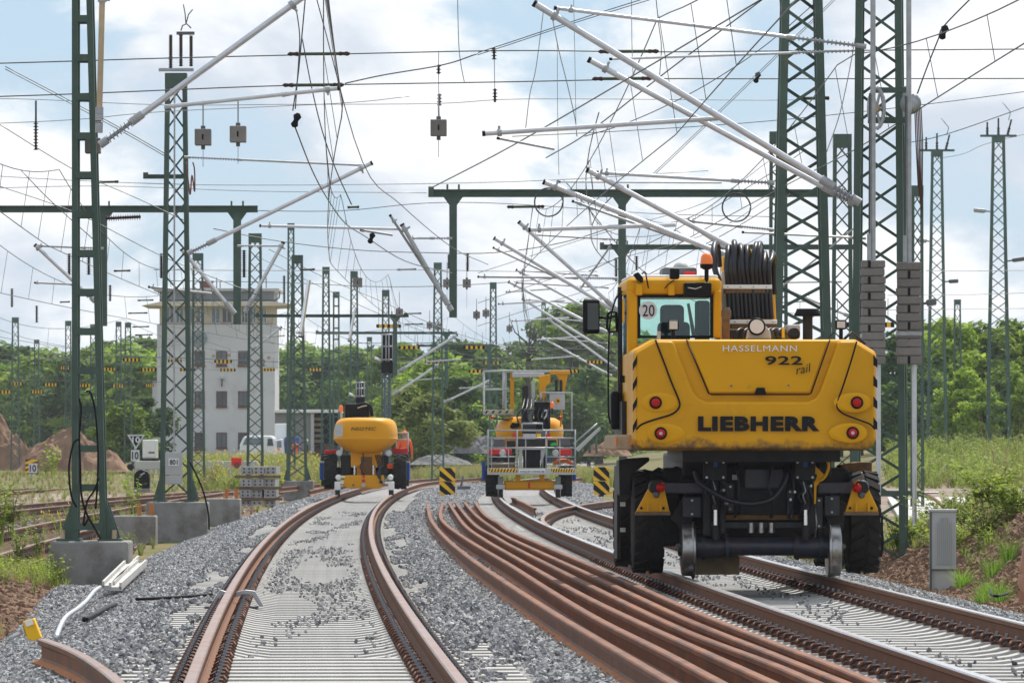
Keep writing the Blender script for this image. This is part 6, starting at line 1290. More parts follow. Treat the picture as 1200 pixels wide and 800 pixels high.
# ---------------------------------------------------------------- vehicles behind the weeds
def trailer():
    e = PX('truck_trailer', 358, 530, 425, 'grey tarpaulin truck trailer with open rear beside the tower', 'trailer', ground=0.2)
    e.box('side_tarp', 322, 364, 482, 531, 0.4, 6.0, 'tarp', bevel=0.03); e.box('roof', 321, 399, 479.8, 483.5, 0.0, 6.5, 'white', bevel=0.03)
    e.box('rear_frame', 364, 368, 483, 532, 0.2, 0.3, 'grey_lt'); e.box('far_side', 396, 399, 483, 532, 0.2, 5, 'tarp'); e.box('floor', 366, 399, 530, 534, 0.2, 5, 'chassis'); e.box('front_wall', 366, 399, 484, 532, 5.0, 0.2, 'black')
    for k in range(6): e.box('wall_slat', 368, 379, 489 + k * 6.5, 492.5 + k * 6.5, 1.0 + k * 0.1, 0.1, 'wood_pale')
    e.poly('cargo', [(366, 532), (366, 522), (372, 520), (386, 519.5), (396, 523), (396, 532)], 1.5, 2, 'brickred', bevel=0.1)
def van():
    e = PX('white_van', 302, 535, 400, 'white van parked before the tower behind the weeds', 'van', ground=0.1)
    e.poly('body', [(281, 540), (281, 521), (285, 512), (290, 510), (318, 510), (321, 514), (322, 540)], 0, 4.6, 'van_white', bevel=0.12, seg=3)
    e.poly('windscreen', [(284.5, 521), (288, 513), (306, 513), (309, 521)], -0.03, 0.06, 'blueglass'); e.poly('side_window', [(313, 522), (314, 513.5), (319, 514), (320.5, 522)], -0.04, 0.06, 'darkglass')
    e.box('bumper', 281, 312, 533, 539, -0.1, 0.3, 'grey_dk', bevel=0.04)
    for x in (284, 307): e.box('headlight', x - 2, x + 3, 527, 530, -0.03, 0.1, 'lens')
    for x in (286, 318): tyre(e, x, 539, 1.0, 0.22, 0.32, lugs=8)
def cab_truck():
    e = PX('flatbed_truck', 332, 535, 405, 'white and blue flatbed truck cab right of the white van', 'truck', ground=0.1)
    e.poly('cab', [(320, 534), (320, 519), (323, 515), (332, 513.5), (334, 534)], 0, 2.0, 'van_white', bevel=0.1); e.poly('side_window', [(322, 524), (323.5, 516.5), (329.5, 516), (330, 524)], -0.03, 0.05, 'blueglass')
    e.box('load_bed', 334, 350, 512, 531, 0.3, 3.0, 'blue', bevel=0.04); e.box('load_box', 322, 335, 496, 514, 1.0, 2.2, 'van_white', bevel=0.05); e.box('side_lamp', 325, 327.5, 524.5, 527, -0.05, 0.05, 'beacon')
    for x in (324, 343): tyre(e, x, 535, 0.5, 0.25, 0.38, lugs=8)
def small_van():
    e = PX('small_truck', 174, 540, 330, 'small white box truck left of the tower base', 'truck', ground=0.0)
    e.box('box_body', 167, 183, 515, 537, 0, 2.0, 'van_white', bevel=0.05); e.box('rear_gate', 168.5, 181.5, 517, 535, -0.03, 0.05, 'white'); e.box('number_plate', 174, 181, 529, 531, -0.05, 0.03, 'grey_dk'); e.box('bumper', 167, 183, 537, 540, -0.1, 0.2, 'chassis')
    for x in (169, 181): tyre(e, x, 540, 0.4, 0.2, 0.3, lugs=8)
trailer(); van(); cab_truck(); small_van()

# ---------------------------------------------------------------- heaps
def heap(x0, x1, ytop, ybase, d, label, m='soil', asym=0.5, cat='earth mound', name='earth_mound', ground=None, seed=1):
    a = P(x0, ybase, d); b = P(x1, ytop, d); w = (b.x - a.x) / 2; z0 = a.z if ground is None else ground; h = b.z - z0
    vs = []; fs = []; n = 44; k = 30
    for i in range(k + 1):
        for j in range(n + 1):
            u = -1 + 2 * j / n; v = -1 + 2 * i / k; c = (asym - 0.5) * 1.2; uu = (u - c) / (1 + (c if u < c else -c)); r = math.sqrt(min(1, uu * uu + v * v))
            z = max(0, 1 - r ** 1.7) ** 1.0 * 0.92; q = mnoise.noise((u * 2.3 + seed, v * 2.3, seed * 1.7)) * 0.34 + mnoise.noise((u * 7 + seed, v * 7, 3.1)) * 0.12 + mnoise.noise((u * 18 + seed, v * 18, 7.1)) * 0.06
            vs.append((u * w * 1.05, v * w * 0.7, max(-0.3, h * (z + q * min(1, z * 3)) - 0.05)))
    for i in range(k):
        for j in range(n): fs.append((i * (n + 1) + j, i * (n + 1) + j + 1, (i + 1) * (n + 1) + j + 1, (i + 1) * (n + 1) + j))
    o = MB().add(vs, fs, 0, False).build(name, M[m]); o.location = ((a.x + b.x) / 2, d, z0); tag(o, label, cat); return o
heap(-70, 50, 478, 550, 335, 'brown earth mound cut by the left edge', asym=0.35, seed=1); heap(22, 150, 496, 551, 320, 'brown earth mound behind the nearest mast', asym=0.45, seed=2)
heap(520, 590, 504, 530, 360, 'grey gravel heap left of the platform machine', 'gravel', cat='gravel heap', name='gravel_heap', seed=3); heap(684, 740, 514, 533, 350, 'brown-grey earth mound right of the conveyor', 'soil', seed=4)
heap(480, 552, 532, 543, 300, 'low row of pale rubble behind the egg-shaped machine', 'gravel', cat='rubble', name='rubble_heap', seed=5)
# conveyor behind the platform machine
e = PX('conveyor', 690, 530, 330, 'grey conveyor belt machine slanting up right beside the excavator', 'conveyor')
e.poly('belt', [(674, 526), (703, 499.5), (704, 503), (678, 529)], 0, 1.2, 'grey_lt', bevel=0.02); e.tube('rail', [(672, 520, -.1), (700, 496, -.1)], 0.05, 'galv_dull', 5)
for x, y in ((680, 522), (690, 513), (698, 505)): e.tube('leg', [(x, y, .3), (x + 1, 531, .3)], 0.07, 'green_far', 5)
# ---------------------------------------------------------------- stack of concrete sleepers
def sleeper_stack():
    d = 188; s = d / F; hole = M['black']
    m = MB(); w = 0.36; h = 0.24
    m.box((0, 1.3, 0), (w, 2.6, h)); body = m.mesh('stacked_sleeper', [M['weight_lt']])
    hm = MB()
    for a in (-1, 1):
        for b in (-1, 1): hm.cyl((a * 0.08, -0.006, b * 0.055), (a * 0.08, 0.004, b * 0.055), 0.028, n=8)
    hmesh = hm.mesh('sleeper_holes', [hole])
    rows = [(551, [289, 303, 317]), (565.5, [288.5, 302, 315.5]), (578, [287.5, 300.5, 317]), (591, [288, 301, 316])]
    nm = ['top', 'second', 'third', 'bottom']; cn = ['left', 'middle', 'right']
    for r, (y, xs) in enumerate(rows):
        for c, x in enumerate(xs):
            if r == 3 and c == 1: dx, yy = -3, y - 0
            p = P(x, y, d + random.uniform(-.1, .1)); o = link('concrete_sleeper', body, None, p, (0, 0, random.uniform(-.02, .02)))
            tag(o, '%s pale concrete sleeper in the %s layer of the stack' % (cn[c], nm[r]), 'sleeper', 'stacked concrete sleepers beside the track'); link('end_holes', hmesh, o)
    for r, y in enumerate((558.3, 571.7, 584.5)):
        o = MB().box((0, 0, 0), (1.45, 0.12, 0.085)).build('timber_batten', M['wood']); o.location = P(302 + r, y, d + 0.06); tag(o, '%s timber batten between the stacked sleepers' % ('upper', 'middle', 'lower')[r], 'timber')
sleeper_stack()
# ---------------------------------------------------------------- signs, signals and small yard things
def sign_tri():
    e = PX('speed_sign', 158, 552, 285, 'white triangle and square speed signs reading 10 on one post', 'sign')
    e.cyl('post', (158, 556, 0.1), (158, 512, 0.1), 0.04, 'galv_dull', n=8)
    t = e.poly('triangle', [(149, 509), (170, 509), (159.3, 526.5)], 0, 0.03, 'sign_white'); e.poly('triangle_face', [(152.3, 510.8), (166.8, 510.8), (159.3, 523)], -0.02, 0.02, 'stripe_k', par=t); e.text('10', 155, 164, 511.5, 518.5, -0.035, 'text_white', par=t, bold=0.02)
    q = e.box('plate', 153.5, 163.5, 527, 540, 0, 0.03, 'sign_white'); e.text('10', 154.8, 162.3, 529, 538, -0.012, 'stripe_k', par=q, bold=0.02)
    e.disc('counterbox', 153, 547, 0, 0.16, 0.2, 'black', n=14)
sign_tri()
e = PX('speed_board', 36, 558, 232, 'striped board with white square reading 10 at the left siding', 'sign')
b = e.box('board', 30, 44, 538, 555, 0, 0.04, 'stripe_k')
for k in range(3): e.poly('stripe', [(30, 541 + 5.5 * k), (37, 537.9 + 5.5 * k if k else 538), (44, 538 + 5 * k), (44, 540 + 5 * k), (30, 544 + 5.5 * k)], -0.012, 0.012, 'stripe_y', par=b)
w = e.box('plate', 33.5, 43.5, 542.5, 554, -0.03, 0.015, 'sign_white'); e.text('10', 34.8, 42.3, 544.3, 552.5, -0.04, 'stripe_k', par=w, bold=0.02); e.cyl('post', (37, 560, 0.06), (37, 540, .06), 0.035, 'galv_dull', n=6)
def warn_board(x0, x1, y0, y1, d, label, bar=False):
    e = PX('striped_sign', (x0 + x1) / 2, y1, d, label, 'sign'); ym = (y0 + y1) / 2
    for k, (a, b) in enumerate(((y0, ym - 0.4), (ym + 0.4, y1))):
        p = e.box('plate', x0, x1, a, b, 0, 0.03, 'stripe_y', bevel=0.004); h = b - a; w = x1 - x0
        e.poly('black_stripe', [(x0, a + h * .15), (x0, a + h * .62), (x0 + w * .45, b), (x0 + w * .85, b)], -0.008, 0.008, 'stripe_k', par=p)
        e.poly('black_stripe', [(x0 + w * .25, a), (x0 + w * .72, a), (x1, a + h * .42), (x1, a + h * .85)], -0.008, 0.008, 'stripe_k', par=p)
    e.box('foot', (x0 + x1) / 2 - 3, (x0 + x1) / 2 + 3, y1, y1 + 2, 0, 0.2, 'black')
    if bar: e.box('yellow_bar', x1 - 2, x1 + 22, y1 - 4, y1 - 0.5, 0.04, 0.06, 'stripe_y')
warn_board(515, 533.5, 548, 580, 185, 'yellow sign with black diagonal stripes between the two tracks'); warn_board(695.5, 714, 547, 579.5, 183, 'yellow sign with black diagonal stripes beside the excavator tyre', True)
def signal(x0, x1, y0, y1, ypost, d, label):
    e = PX('light_signal', (x0 + x1) / 2, ypost, d, label, 'signal', ground=-0.2); cx = (x0 + x1) / 2; w = x1 - x0
    e.box('backboard', x0, x1, y0, y1, 0, 0.12, 'black', bevel=0.02)
    for y in (y0 + 2, (y0 * 2 + y1) / 3, (y0 + 2 * y1) / 3): e.tube('frame_bar', [(x0 - 0.5, y, -.2), (x1 + .5, y, -.2)], 0.03, 'galv_dull', 5)
    for x in (x0 + 0.8, cx - w * .12, cx + w * .12, x1 - 0.8): e.tube('frame_bar', [(x, y0 + 1, -.2), (x, y1 - (y1 - y0) * .15, -.2)], 0.025, 'galv_dull', 5)
    e.box('lower_box', cx - w * .5, cx + w * .5, y1 - (y1 - y0) * .28, y1, -0.25, 0.3, 'black', bevel=0.03)
    for q in (-w * .22, w * .22): e.box('post', cx + q - w * .07, cx + q + w * .07, y1, ypost, 0, 0.12, 'post_blue')
    m = MB()
    for k in range(int((ypost - y1) / 3)): m.cyl(e.p(cx - w * .22, y1 + 3 * k + 2, 0), e.p(cx + w * .22, y1 + 3 * k + 2, 0), 0.02, n=5)
    m.build('rungs', M['post_blue'], e.root)
    e.tube('hood_lamp', [(x0 - 8, y1 - (y1 - y0) * .3 - 4, 0), (x0, y1 - (y1 - y0) * .3, 0)], 0.06, 'white', 6)
M['post_blue'] = mat('signal_post', (0.12, 0.16, 0.20), 0.5, 0.2, 0.2, 2)
signal(447, 461, 390, 437, 545, 230, 'large dark light signal with ladder frame behind the egg-shaped machine'); signal(417, 427.5, 446, 473, 540, 240, 'smaller dark light signal directly above the egg-shaped machine')
e = PX('relay_case', 166, 573, 205, 'dark angular trackside case left of the number-plate mast', 'trackside case')
e.poly('case', [(157, 572), (157, 556), (160, 552), (166, 549.5), (172, 552), (175, 556), (175, 572)], 0, 0.5, 'black', bevel=0.03); e.poly('handle', [(164, 556), (169, 553), (170, 554), (165.5, 557)], -0.03, 0.03, 'grey_lt')
e.box('base', 156, 176, 572, 577, -0.05, 0.6, 'concrete', bevel=0.01)
e = PX('lamp_board', 277, 556, 215, 'red square stop board with a small lamp left of the sleeper stack', 'sign')
e.box('red_plate', 271, 283, 536, 545, 0, 0.03, 'red_bright', bevel=0.02); e.disc('lamp', 277.5, 545, -0.06, 0.11, 0.08, 'brickred', n=14); e.box('lamp_foot', 274.5, 280, 547, 550, -0.02, 0.08, 'stripe_y'); e.tube('stay', [(276, 550, 0), (270, 556, 0.1), (265, 562, 0.1)], 0.015, 'galv_dull', 5)
M['concrete_pale'] = mat('concrete_pale', (0.52, 0.51, 0.49), 0.85, 0, 0.2, 2, bump=0.2)
# concrete barriers and pale fence
for k, (x0, x1, y0, y1, d, lb) in enumerate(((158, 192, 540, 550, 270, 'pale concrete barrier left of the number-plate mast'), (226, 262, 540, 553, 262, 'pale concrete barrier right of the number-plate mast'), (262, 303, 540, 556, 255, 'pale concrete barrier behind the red stop board'))):
    e = PX('concrete_barrier', (x0 + x1) / 2, y1, d, lb, 'barrier', 'row of pale concrete barriers before the tower')
    e.poly('block', [(x0, y1), (x0, y0 + 3), (x0 + 1, y0), (x1 - 1, y0), (x1, y0 + 3), (x1, y1)], 0, 0.4, 'concrete_pale', bevel=0.03)
    for q in range(int((x1 - x0) / 6)): e.box('foot', x0 + 2 + q * 6, x0 + 5 + q * 6, y1, y1 + 5, 0.05, 0.3, 'concrete_pale')
# ---------------------------------------------------------------- small things by the track
e = PX('control_cabinet', 1105, 692, 71, 'grey ribbed control cabinet on a pale base beside the right track', 'cabinet')
e.box('base', 1090.5, 1119.5, 667, 694, 0.03, 0.26, 'concrete_pale', bevel=0.01); c = e.box('door', 1091, 1120.5, 598.5, 667, 0, 0.30, 'cabinet', bevel=0.008); e.box('lid', 1090, 1121.5, 596.5, 599.5, -0.02, 0.34, 'cabinet', bevel=0.008)
for k in range(9): x = 1097 + k * 2.3; e.box('rib', x, x + 1.1, 606 + (6 if k < 2 or k > 6 else 0), 661, -0.014, 0.02, 'cabinet', par=c)
e.box('side_rail_or_shade', 1089.5, 1092, 598, 694, -0.01, 0.05, 'grey_dk'); e.box('base_seam', 1090.3, 1120, 666.3, 667.4, 0.0, 0.03, 'grey_dk')  # dark left strip paints in the shade on the cabinet's left side
def slab(pts, d0, th, m, label, cat, name, z):
    q = [((x - 600) * dd / F, dd) for x, dd in pts]; n = len(q); cx = sum(a for a, b in q) / n; cy = sum(b for a, b in q) / n
    vs = [(a - cx, b - cy, 0) for a, b in q] + [(a - cx, b - cy, th) for a, b in q]
    o = MB().add(vs, [tuple(range(n))[::-1], tuple(range(n, 2 * n))] + [(i, (i + 1) % n, n + (i + 1) % n, n + i) for i in range(n)]).build(name, M[m], fix=True); o.location = (cx, cy, z); tag(o, label, cat); return o
slab([(1055, 134), (1122, 138), (1100, 196), (1040, 196)], 0, 0.08, 'concrete_pale', 'large pale slab lying flat behind the balance-weight mast', 'slab', 'concrete_slab', -0.22)
slab([(1116, 168), (1140, 166), (1132, 190), (1106, 192)], 0, 0.1, 'white', 'small white slab piece at the end of the large pale slab', 'slab', 'concrete_slab', -0.2)
slab([(1062, 88), (1096, 89), (1094, 93), (1062, 92)], 0, 0.06, 'wood_pale', 'pale plank lying between the big mast and the cabinet', 'plank', 'plank', -0.12)
slab([(1030, 99), (1056, 98), (1056, 104), (1030, 106)], 0, 0.16, 'concrete', 'short concrete kerb piece seen through the foot of the big mast', 'kerb', 'kerb_stone', -0.22)
o = MB().tube([P(1085, 578, 165), P(1097, 586, 160), P(1109, 597, 152)], 0.05, 6).build('rusty_bar', M['rust']); tag(o, 'rusty bar lying along the edge of the pale slab', 'bar')
for k, (x, y, d, lb) in enumerate(((1098, 552, 262, 'left piece of the scrap timber pile in the right field'), (1104, 550, 264, 'right piece of the scrap timber pile in the right field'))):
    o = MB().beam((0, 0, 0), (0.45, 0.3, 0.25 + 0.2 * k), 0.2, 0.25).build('scrap_timber', M['weight']); X = (x - 605) * d / F; o.location = (X, d, gz(X - Tc(d), d)); tag(o, lb, 'timber', 'scrap timber pile')
# yellow box on its bracket and small conduits in the left foreground
e = PX('yellow_box', 36, 748, 42.3, 'tilted yellow plastic box with white label at the end of the short rail', 'box', rz=0)
e.poly('box', [(26, 728), (39.5, 724), (48.5, 747), (38, 751), (32, 748)], 0, 0.14, 'stripe_y', bevel=0.008); e.poly('label_plate', [(28.5, 728.2), (37.5, 725.5), (39.5, 731), (31, 734)], -0.012, 0.012, 'white'); e.poly('bracket', [(21, 733), (27, 731), (31, 746), (25, 738)], 0.03, 0.06, 'galv', bevel=0.006); e.tube('bracket_arm', [(26, 740, .05), (18, 744, .05), (10, 748, .05)], 0.018, 'galv', 6)
def ground_tube(label, cat, name, pts, r, m, h=None):
    w = []
    for x, y in pts:
        dd = F * (ZC - (h if h is not None else -0.02)) / (y - 525); w.append(Vector(((x - 600) * dd / F, dd, (h if h is not None else -0.02) + 0.0)))
    w = catmull(w, 6); r0 = w[0].copy(); o = MB().tube([p - r0 for p in w], r, 8).build(name, M[m]); o.location = r0; tag(o, label, cat); return o
ground_tube('bent silver conduit on the ballast below the concrete trough', 'conduit', 'conduit', [(66, 746), (71, 733), (78, 722), (92, 712), (102, 703), (110, 693), (117, 688)], 0.022, 'galv', 0.0)
ground_tube('short black pipe on the ballast below the trough', 'pipe', 'pipe', [(99, 725.5), (112, 719), (126, 711.5), (136, 708)], 0.024, 'black', 0.0)
ground_tube('thin black rod lying from the ballast to the left rail', 'rod', 'rod', [(160, 701.5), (185, 700.5), (220, 698.5), (248, 696)], 0.016, 'black', 0.02)
ground_tube('thin black cable curl at the right bank', 'cable', 'cable', [(1161, 691), (1162, 696), (1168, 698), (1180, 695)], 0.014, 'black', 0.03)
ground_tube('blue hose at the corner of the nearest foundation block', 'hose', 'hose', [(58, 690), (58.5, 660), (60, 645), (66, 634), (80, 631)], 0.012, 'blue', -0.15)
o_ = bpy.data.objects
for k, (x, y, x2, y2, lb) in enumerate(((127, 691, 157, 659, 'nearest concrete cable trough piece on the ballast'), (135, 693, 166, 664, 'second concrete cable trough piece lying alongside'))):
    a = F * 1.5 / (y - 525); b = F * 1.5 / (y2 - 525); p0 = Vector(((x - 600) * a / F, a, 0.02)); p1 = Vector(((x2 - 600) * b / F, b, 0.02)); v = p1 - p0
    e = empty('cable_trough', p0, 0, lb, 'cable trough', 'concrete cable troughs on the shoulder'); L = v.length; u = v.normalized(); xx, yy = frame(u)
    m = MB(); m.beam(Vector((0, 0, -0.03)), v + Vector((0, 0, -.03)), 0.13, 0.04); 
    for q in (-1, 1): m.beam(xx * 0.055 * q, v + xx * 0.055 * q, 0.025, 0.07)
    m.build('trough', M['concrete_pale'], e)
# rail clamp with side plates on the left rail
e = PX('rail_clamp', 282, 690, 55.4, 'grey steel clamp bracket bolted across the left rail', 'clamp', ground=0.0)
rx = T1(55.4) - 0.7525 - e.root.location.x
m = MB(); m.prism([(0.04, 0.13), (0.13, 0.15), (0.22, 0.14), (0.30, 0.0), (0.26, 0.0), (0.19, 0.10), (0.12, 0.11), (0.04, 0.08)], -0.05, 0.05); m.prism([(-0.04, 0.13), (-0.10, 0.15), (-0.17, 0.02), (-0.12, 0.02), (-0.08, 0.10), (-0.04, 0.09)], -0.05, 0.05)
o = m.build('side_plates', M['galv_dull'], e.root, bevel=0.006, fix=True); o.location = (rx, 0, 0)
MB().box((0, 0, -0.014), (0.5, 0.09, 0.02)).build('bottom_bar', M['grey_dk'], e.root).location = (rx, 0, 0)
# cable loops on the nearest mast
for lb, pts in (('black cable looped down the nearest mast to its foot', [(93, 467), (95, 480), (93, 505), (93, 520), (94, 545), (95, 575), (100, 598), (112, 620), (118, 631)]), ('black cable bulging out left of the nearest mast', [(93, 514), (86, 520), (81, 545), (82, 570), (85, 585), (90, 594)]), ('black cable running down the right leg of the nearest mast', [(101, 458), (106, 460), (111, 478), (114, 510), (115, 540), (114, 570), (112, 596)]), ('black cable crossing at the foot of the nearest mast', [(116, 560), (110, 575), (102, 588), (98, 615), (105, 605)])):
    w = catmull([P(x, y, 74.9) for x, y in pts], 6); r0 = w[0].copy(); o = MB().tube([p - r0 for p in w], 0.014, 6).build('cable', M['black']); o.location = r0; tag(o, lb, 'cable', 'black cables on the nearest mast')
ground_tube_pts = [(222, 540), (230, 556), (238, 575), (244, 600), (245, 620)]
w = catmull([P(x, y, 119) for x, y in ground_tube_pts], 6); r0 = w[0].copy(); o = MB().tube([p - r0 for p in w], 0.02, 6).build('cable', M['black']); o.location = r0; tag(o, 'black cable hanging from the number-plate mast over its block', 'cable')
w = catmull([P(x, y, 79.5) for x, y in [(1033, 604), (1033, 620), (1034, 635), (1032, 652)]], 6); r0 = w[0].copy(); o = MB().tube([p - r0 for p in w], 0.022, 6).build('cable', M['black']); o.location = r0; tag(o, 'thick black cable inside the foot of the balance-weight mast', 'cable')
w = catmull([P(x, y, 101) for x, y in [(218, 190), (221, 215), (223, 228), (225, 205), (228, 225), (228, 200), (226, 190)]], 6); r0 = w[0].copy(); o = MB().tube([p - r0 for p in w], 0.012, 6).build('cable', M['brickred']); o.location = r0; tag(o, 'brown cable tails dangling right of the number-plate mast', 'cable')
# point lever between the tracks, loose rail pieces on the left
e = PX('point_lever', 541, 572, 190, 'small dark point lever on its plate between the tracks', 'lever'); e.box('plate', 536, 551, 569, 573, 0, 0.4, 'grey_dk', bevel=0.02); e.tube('lever_arm', [(540, 570, .1), (543, 557, .1)], 0.03, 'grey_dk', 6)
for k, (x0, y0, x1, y1, lb) in enumerate(((326, 577, 375, 572, 'rusty rail piece lying left of the egg-shaped machine, nearer'), (330, 571, 395, 567, 'rusty rail piece lying left of the egg-shaped machine, farther'), (362, 581, 392, 574, 'short rusty rail piece at the tyre of the egg-shaped machine'), (600, 590, 627, 604, 'short rusty rail piece with yellow mark inside the far right track'))):
    a = F * 1.5 / (y0 - 525); b = F * 1.5 / (y1 - 525)
    o = sweep_rail('rail_piece', [((x0 - 600) * a / F, a, -0.04), ((x0 + x1 - 1200) / 2 * (a + b) / 2 / F, (a + b) / 2, -0.04), ((x1 - 600) * b / F, b, -0.04)], [M['rust_new'], M['rust_new']], None); tag(o, lb, 'rail', 'short rail pieces lying about')

# ---------------------------------------------------------------- people
def person(loc, rz, label, top, legs, hair, pose=0, height=1.78, sleeves_short=False, cap=None):
    k = height / 1.78
    J = {'pel': (0, 0, .96), 'spi': (0, -.01, 1.15), 'che': (0, -.02, 1.36), 'nec': (0, 0, 1.50), 'hd0': (0, -.01, 1.60), 'hd1': (0, -.02, 1.72),
         'shL': (-.19, 0, 1.43), 'elL': (-.255, .02, 1.15), 'wrL': (-.275, -.05, .90), 'haL': (-.28, -.07, .82), 'shR': (.19, 0, 1.43), 'elR': (.255, .02, 1.15), 'wrR': (.275, -.05, .90), 'haR': (.28, -.07, .82),
         'hiL': (-.10, 0, .92), 'knL': (-.115, -.02, .50), 'anL': (-.12, .02, .09), 'toL': (-.13, -.15, .04), 'hiR': (.10, 0, .92), 'knR': (.115, -.02, .50), 'anR': (.12, .02, .09), 'toR': (.13, -.15, .04)}
    if pose == 1: J.update(elL=(-.27, -.08, 1.18), wrL=(-.16, -.30, 1.12), haL=(-.11, -.36, 1.13), elR=(.27, -.05, 1.16), wrR=(.2, -.26, 1.05), haR=(.16, -.33, 1.05), knR=(.12, -.10, .50), anR=(.12, .02, .10))
    rad = {'pel': .15, 'spi': .135, 'che': .155, 'nec': .06, 'hd0': .085, 'hd1': .085, 'shL': .075, 'elL': .048, 'wrL': .034, 'haL': .036, 'hiL': .095, 'knL': .066, 'anL': .048, 'toL': .042}
    for q in ('sh', 'el', 'wr', 'ha', 'hi', 'kn', 'an', 'to'): rad[q + 'R'] = rad[q + 'L']
    E = [('pel', 'spi'), ('spi', 'che'), ('che', 'nec'), ('nec', 'hd0'), ('hd0', 'hd1'), ('che', 'shL'), ('shL', 'elL'), ('elL', 'wrL'), ('wrL', 'haL'), ('che', 'shR'), ('shR', 'elR'), ('elR', 'wrR'), ('wrR', 'haR'), ('pel', 'hiL'), ('hiL', 'knL'), ('knL', 'anL'), ('anL', 'toL'), ('pel', 'hiR'), ('hiR', 'knR'), ('knR', 'anR'), ('anR', 'toR')]
    nm = list(J); co = [Vector(J[n]) * k for n in nm]; rr = [rad[n] * k for n in nm]; ed = [(nm.index(a), nm.index(b)) for a, b in E]
    for s, S_ in ((-1, 'L'), (1, 'R')):
        wv = Vector(J['wr' + S_]); hv = Vector(J['ha' + S_]); u = (hv - wv).normalized(); side = Vector((0, -1, 0)) if abs(u.y) < 0.6 else Vector((-s, 0, 0)); hi = nm.index('ha' + S_)
        for f in range(4):
            b0 = hv + side * (0.030 - 0.020 * f) + u * 0.03; L = (0.070, 0.080, 0.075, 0.058)[f]; prev = hi
            for t, cu in ((0.35, 0.0), (1.0, 0.018)):
                co.append((b0 + u * L * t - Vector((s * cu, 0, 0))) * k); rr.append((0.0095 if t < .5 else 0.0075) * k); ed.append((prev, len(co) - 1)); prev = len(co) - 1
        prev = nm.index('wr' + S_)
        for t in (0.045, 0.085): co.append((wv + side * (0.02 + t * .5) + u * t) * k); rr.append(0.010 * k); ed.append((prev, len(co) - 1)); prev = len(co) - 1
    me = bpy.data.meshes.new('sk'); me.from_pydata([tuple(c) for c in co], ed, []); o = bpy.data.objects.new('sk', me); COL.objects.link(o)
    md = o.modifiers.new('skin', 'SKIN'); md.use_smooth_shade = True
    sv = me.skin_vertices[0].data
    for i, r in enumerate(rr): sv[i].radius = (r, r * (0.72 if nm[i] in ('pel', 'spi', 'che') else 1.0) if i < len(nm) else r); sv[i].use_root = (i == 0)
    sb = o.modifiers.new('sub', 'SUBSURF'); sb.levels = 1; sb.render_levels = 1
    bpy.context.view_layer.update(); bme = bpy.data.meshes.new_from_object(o.evaluated_get(bpy.context.evaluated_depsgraph_get())); bpy.data.objects.remove(o)
    for m_ in (M['skin'], top, legs, M['black']): bme.materials.append(m_)
    for p in bme.polygons:
        c = p.center / k; p.use_smooth = True; arm = abs(c.x) > 0.205 and c.z > 0.55
        if c.z < 0.13: i = 3
        elif arm: i = 0 if (c.z < (1.2 if sleeves_short else 0.91) and pose == 0) or (pose == 1 and c.y < -0.28) else 1
        elif c.z < 0.98: i = 2
        elif c.z < 1.49: i = 1
        else: i = 0
        if pose == 1 and c.y < -0.29 and c.z > .9: i = 0
        p.material_index = i
    root = empty('person', loc, rz, label, 'person'); b = link('body', bme, root)
    h = Vector((0, -.02, 1.70)) * k
    cap_m = cap or hair
    hm = MB(); n = 14; vs = []; fs = []
    for i in range(7):
        t = i / 6 * math.pi * 0.58
        for j in range(n):
            a = 2 * math.pi * j / n; vs.append(h + Vector((0.098 * math.sin(t) * math.cos(a), 0.112 * math.sin(t) * math.sin(a) + 0.012, 0.115 * math.cos(t) * (1 if i < 6 else .9))) * k)
    for i in range(6):
        for j in range(n): fs.append((i * n + j, (i + 1) * n + j, (i + 1) * n + (j + 1) % n, i * n + (j + 1) % n))
    hm.add(vs, fs, 0, True).build('helmet' if cap else 'hair', cap_m, root)
    fc = MB(); fc.lathe(h + Vector((0, -.085, -.035)) * k, (0, -1, -.3), [(0, .014 * k), (.02 * k, .012 * k), (.03 * k, .004 * k)], 8); fc.build('nose', M['skin'], root)
    ey = MB()
    for s in (-1, 1): ey.lathe(h + Vector((s * .034, -.078, -.01)) * k, (0, -1, 0), [(0, .012 * k), (.008 * k, .008 * k), (.011 * k, .002 * k)], 8)
    ey.build('eyes', M['black'], root)
    mo = MB().box(h + Vector((0, -.088, -.085)) * k, (.045 * k, .012 * k, .010 * k)).build('mouth', M['brickred'], root)
    for s in (-1, 1): MB().lathe(h + Vector((s * .086, .0, -.02)) * k, (s, .2, 0), [(0, .01 * k), (.008 * k, .026 * k), (.016 * k, .02 * k)], 8).build('ear', M['skin'], root)
    return root
M['shirt_blue'] = mat('shirt_blue', (0.03, 0.05, 0.28), 0.8, 0, 0.15, 10); M['cloth_dark'] = mat('cloth_dark', (0.04, 0.045, 0.06), 0.85, 0, 0.2, 10); M['cloth_white'] = mat('cloth_white', (0.65, 0.66, 0.68), 0.8, 0, 0.1, 10); M['hair'] = mat('hair_brown', (0.06, 0.04, 0.03), 0.7, 0, 0.3, 30)
person((2.637 + 0.303, 31.0, -0.06), R(200), 'person in a blue shirt cut off by the right edge', M['shirt_blue'], M['cloth_dark'], M['hair'], sleeves_short=True)
wt = MB().lathe((0, 0, 0), (0, 0, 1), [(0, 0.036), (0.01, 0.042), (0.035, 0.042), (0.045, 0.036)], 14)
pw = bpy.data.objects['person']; 
def far_person(x, yfeet, d, **kw): X = (x - 600) * d / F; return person((X, d, ZC - (yfeet - 525) * d / F), **kw)
far_person(346, 546, 400, rz=R(160), label='worker in orange overalls seen through the mast before the trailer', top=M['orange'], legs=M['orange'], hair=M['hair'], pose=1)
far_person(359.5, 546, 402, rz=R(100), label='worker in dark vest, white shirt and cap beside the trailer', top=M['cloth_dark'], legs=M['orange'], hair=M['hair'], cap=M['cloth_white'])
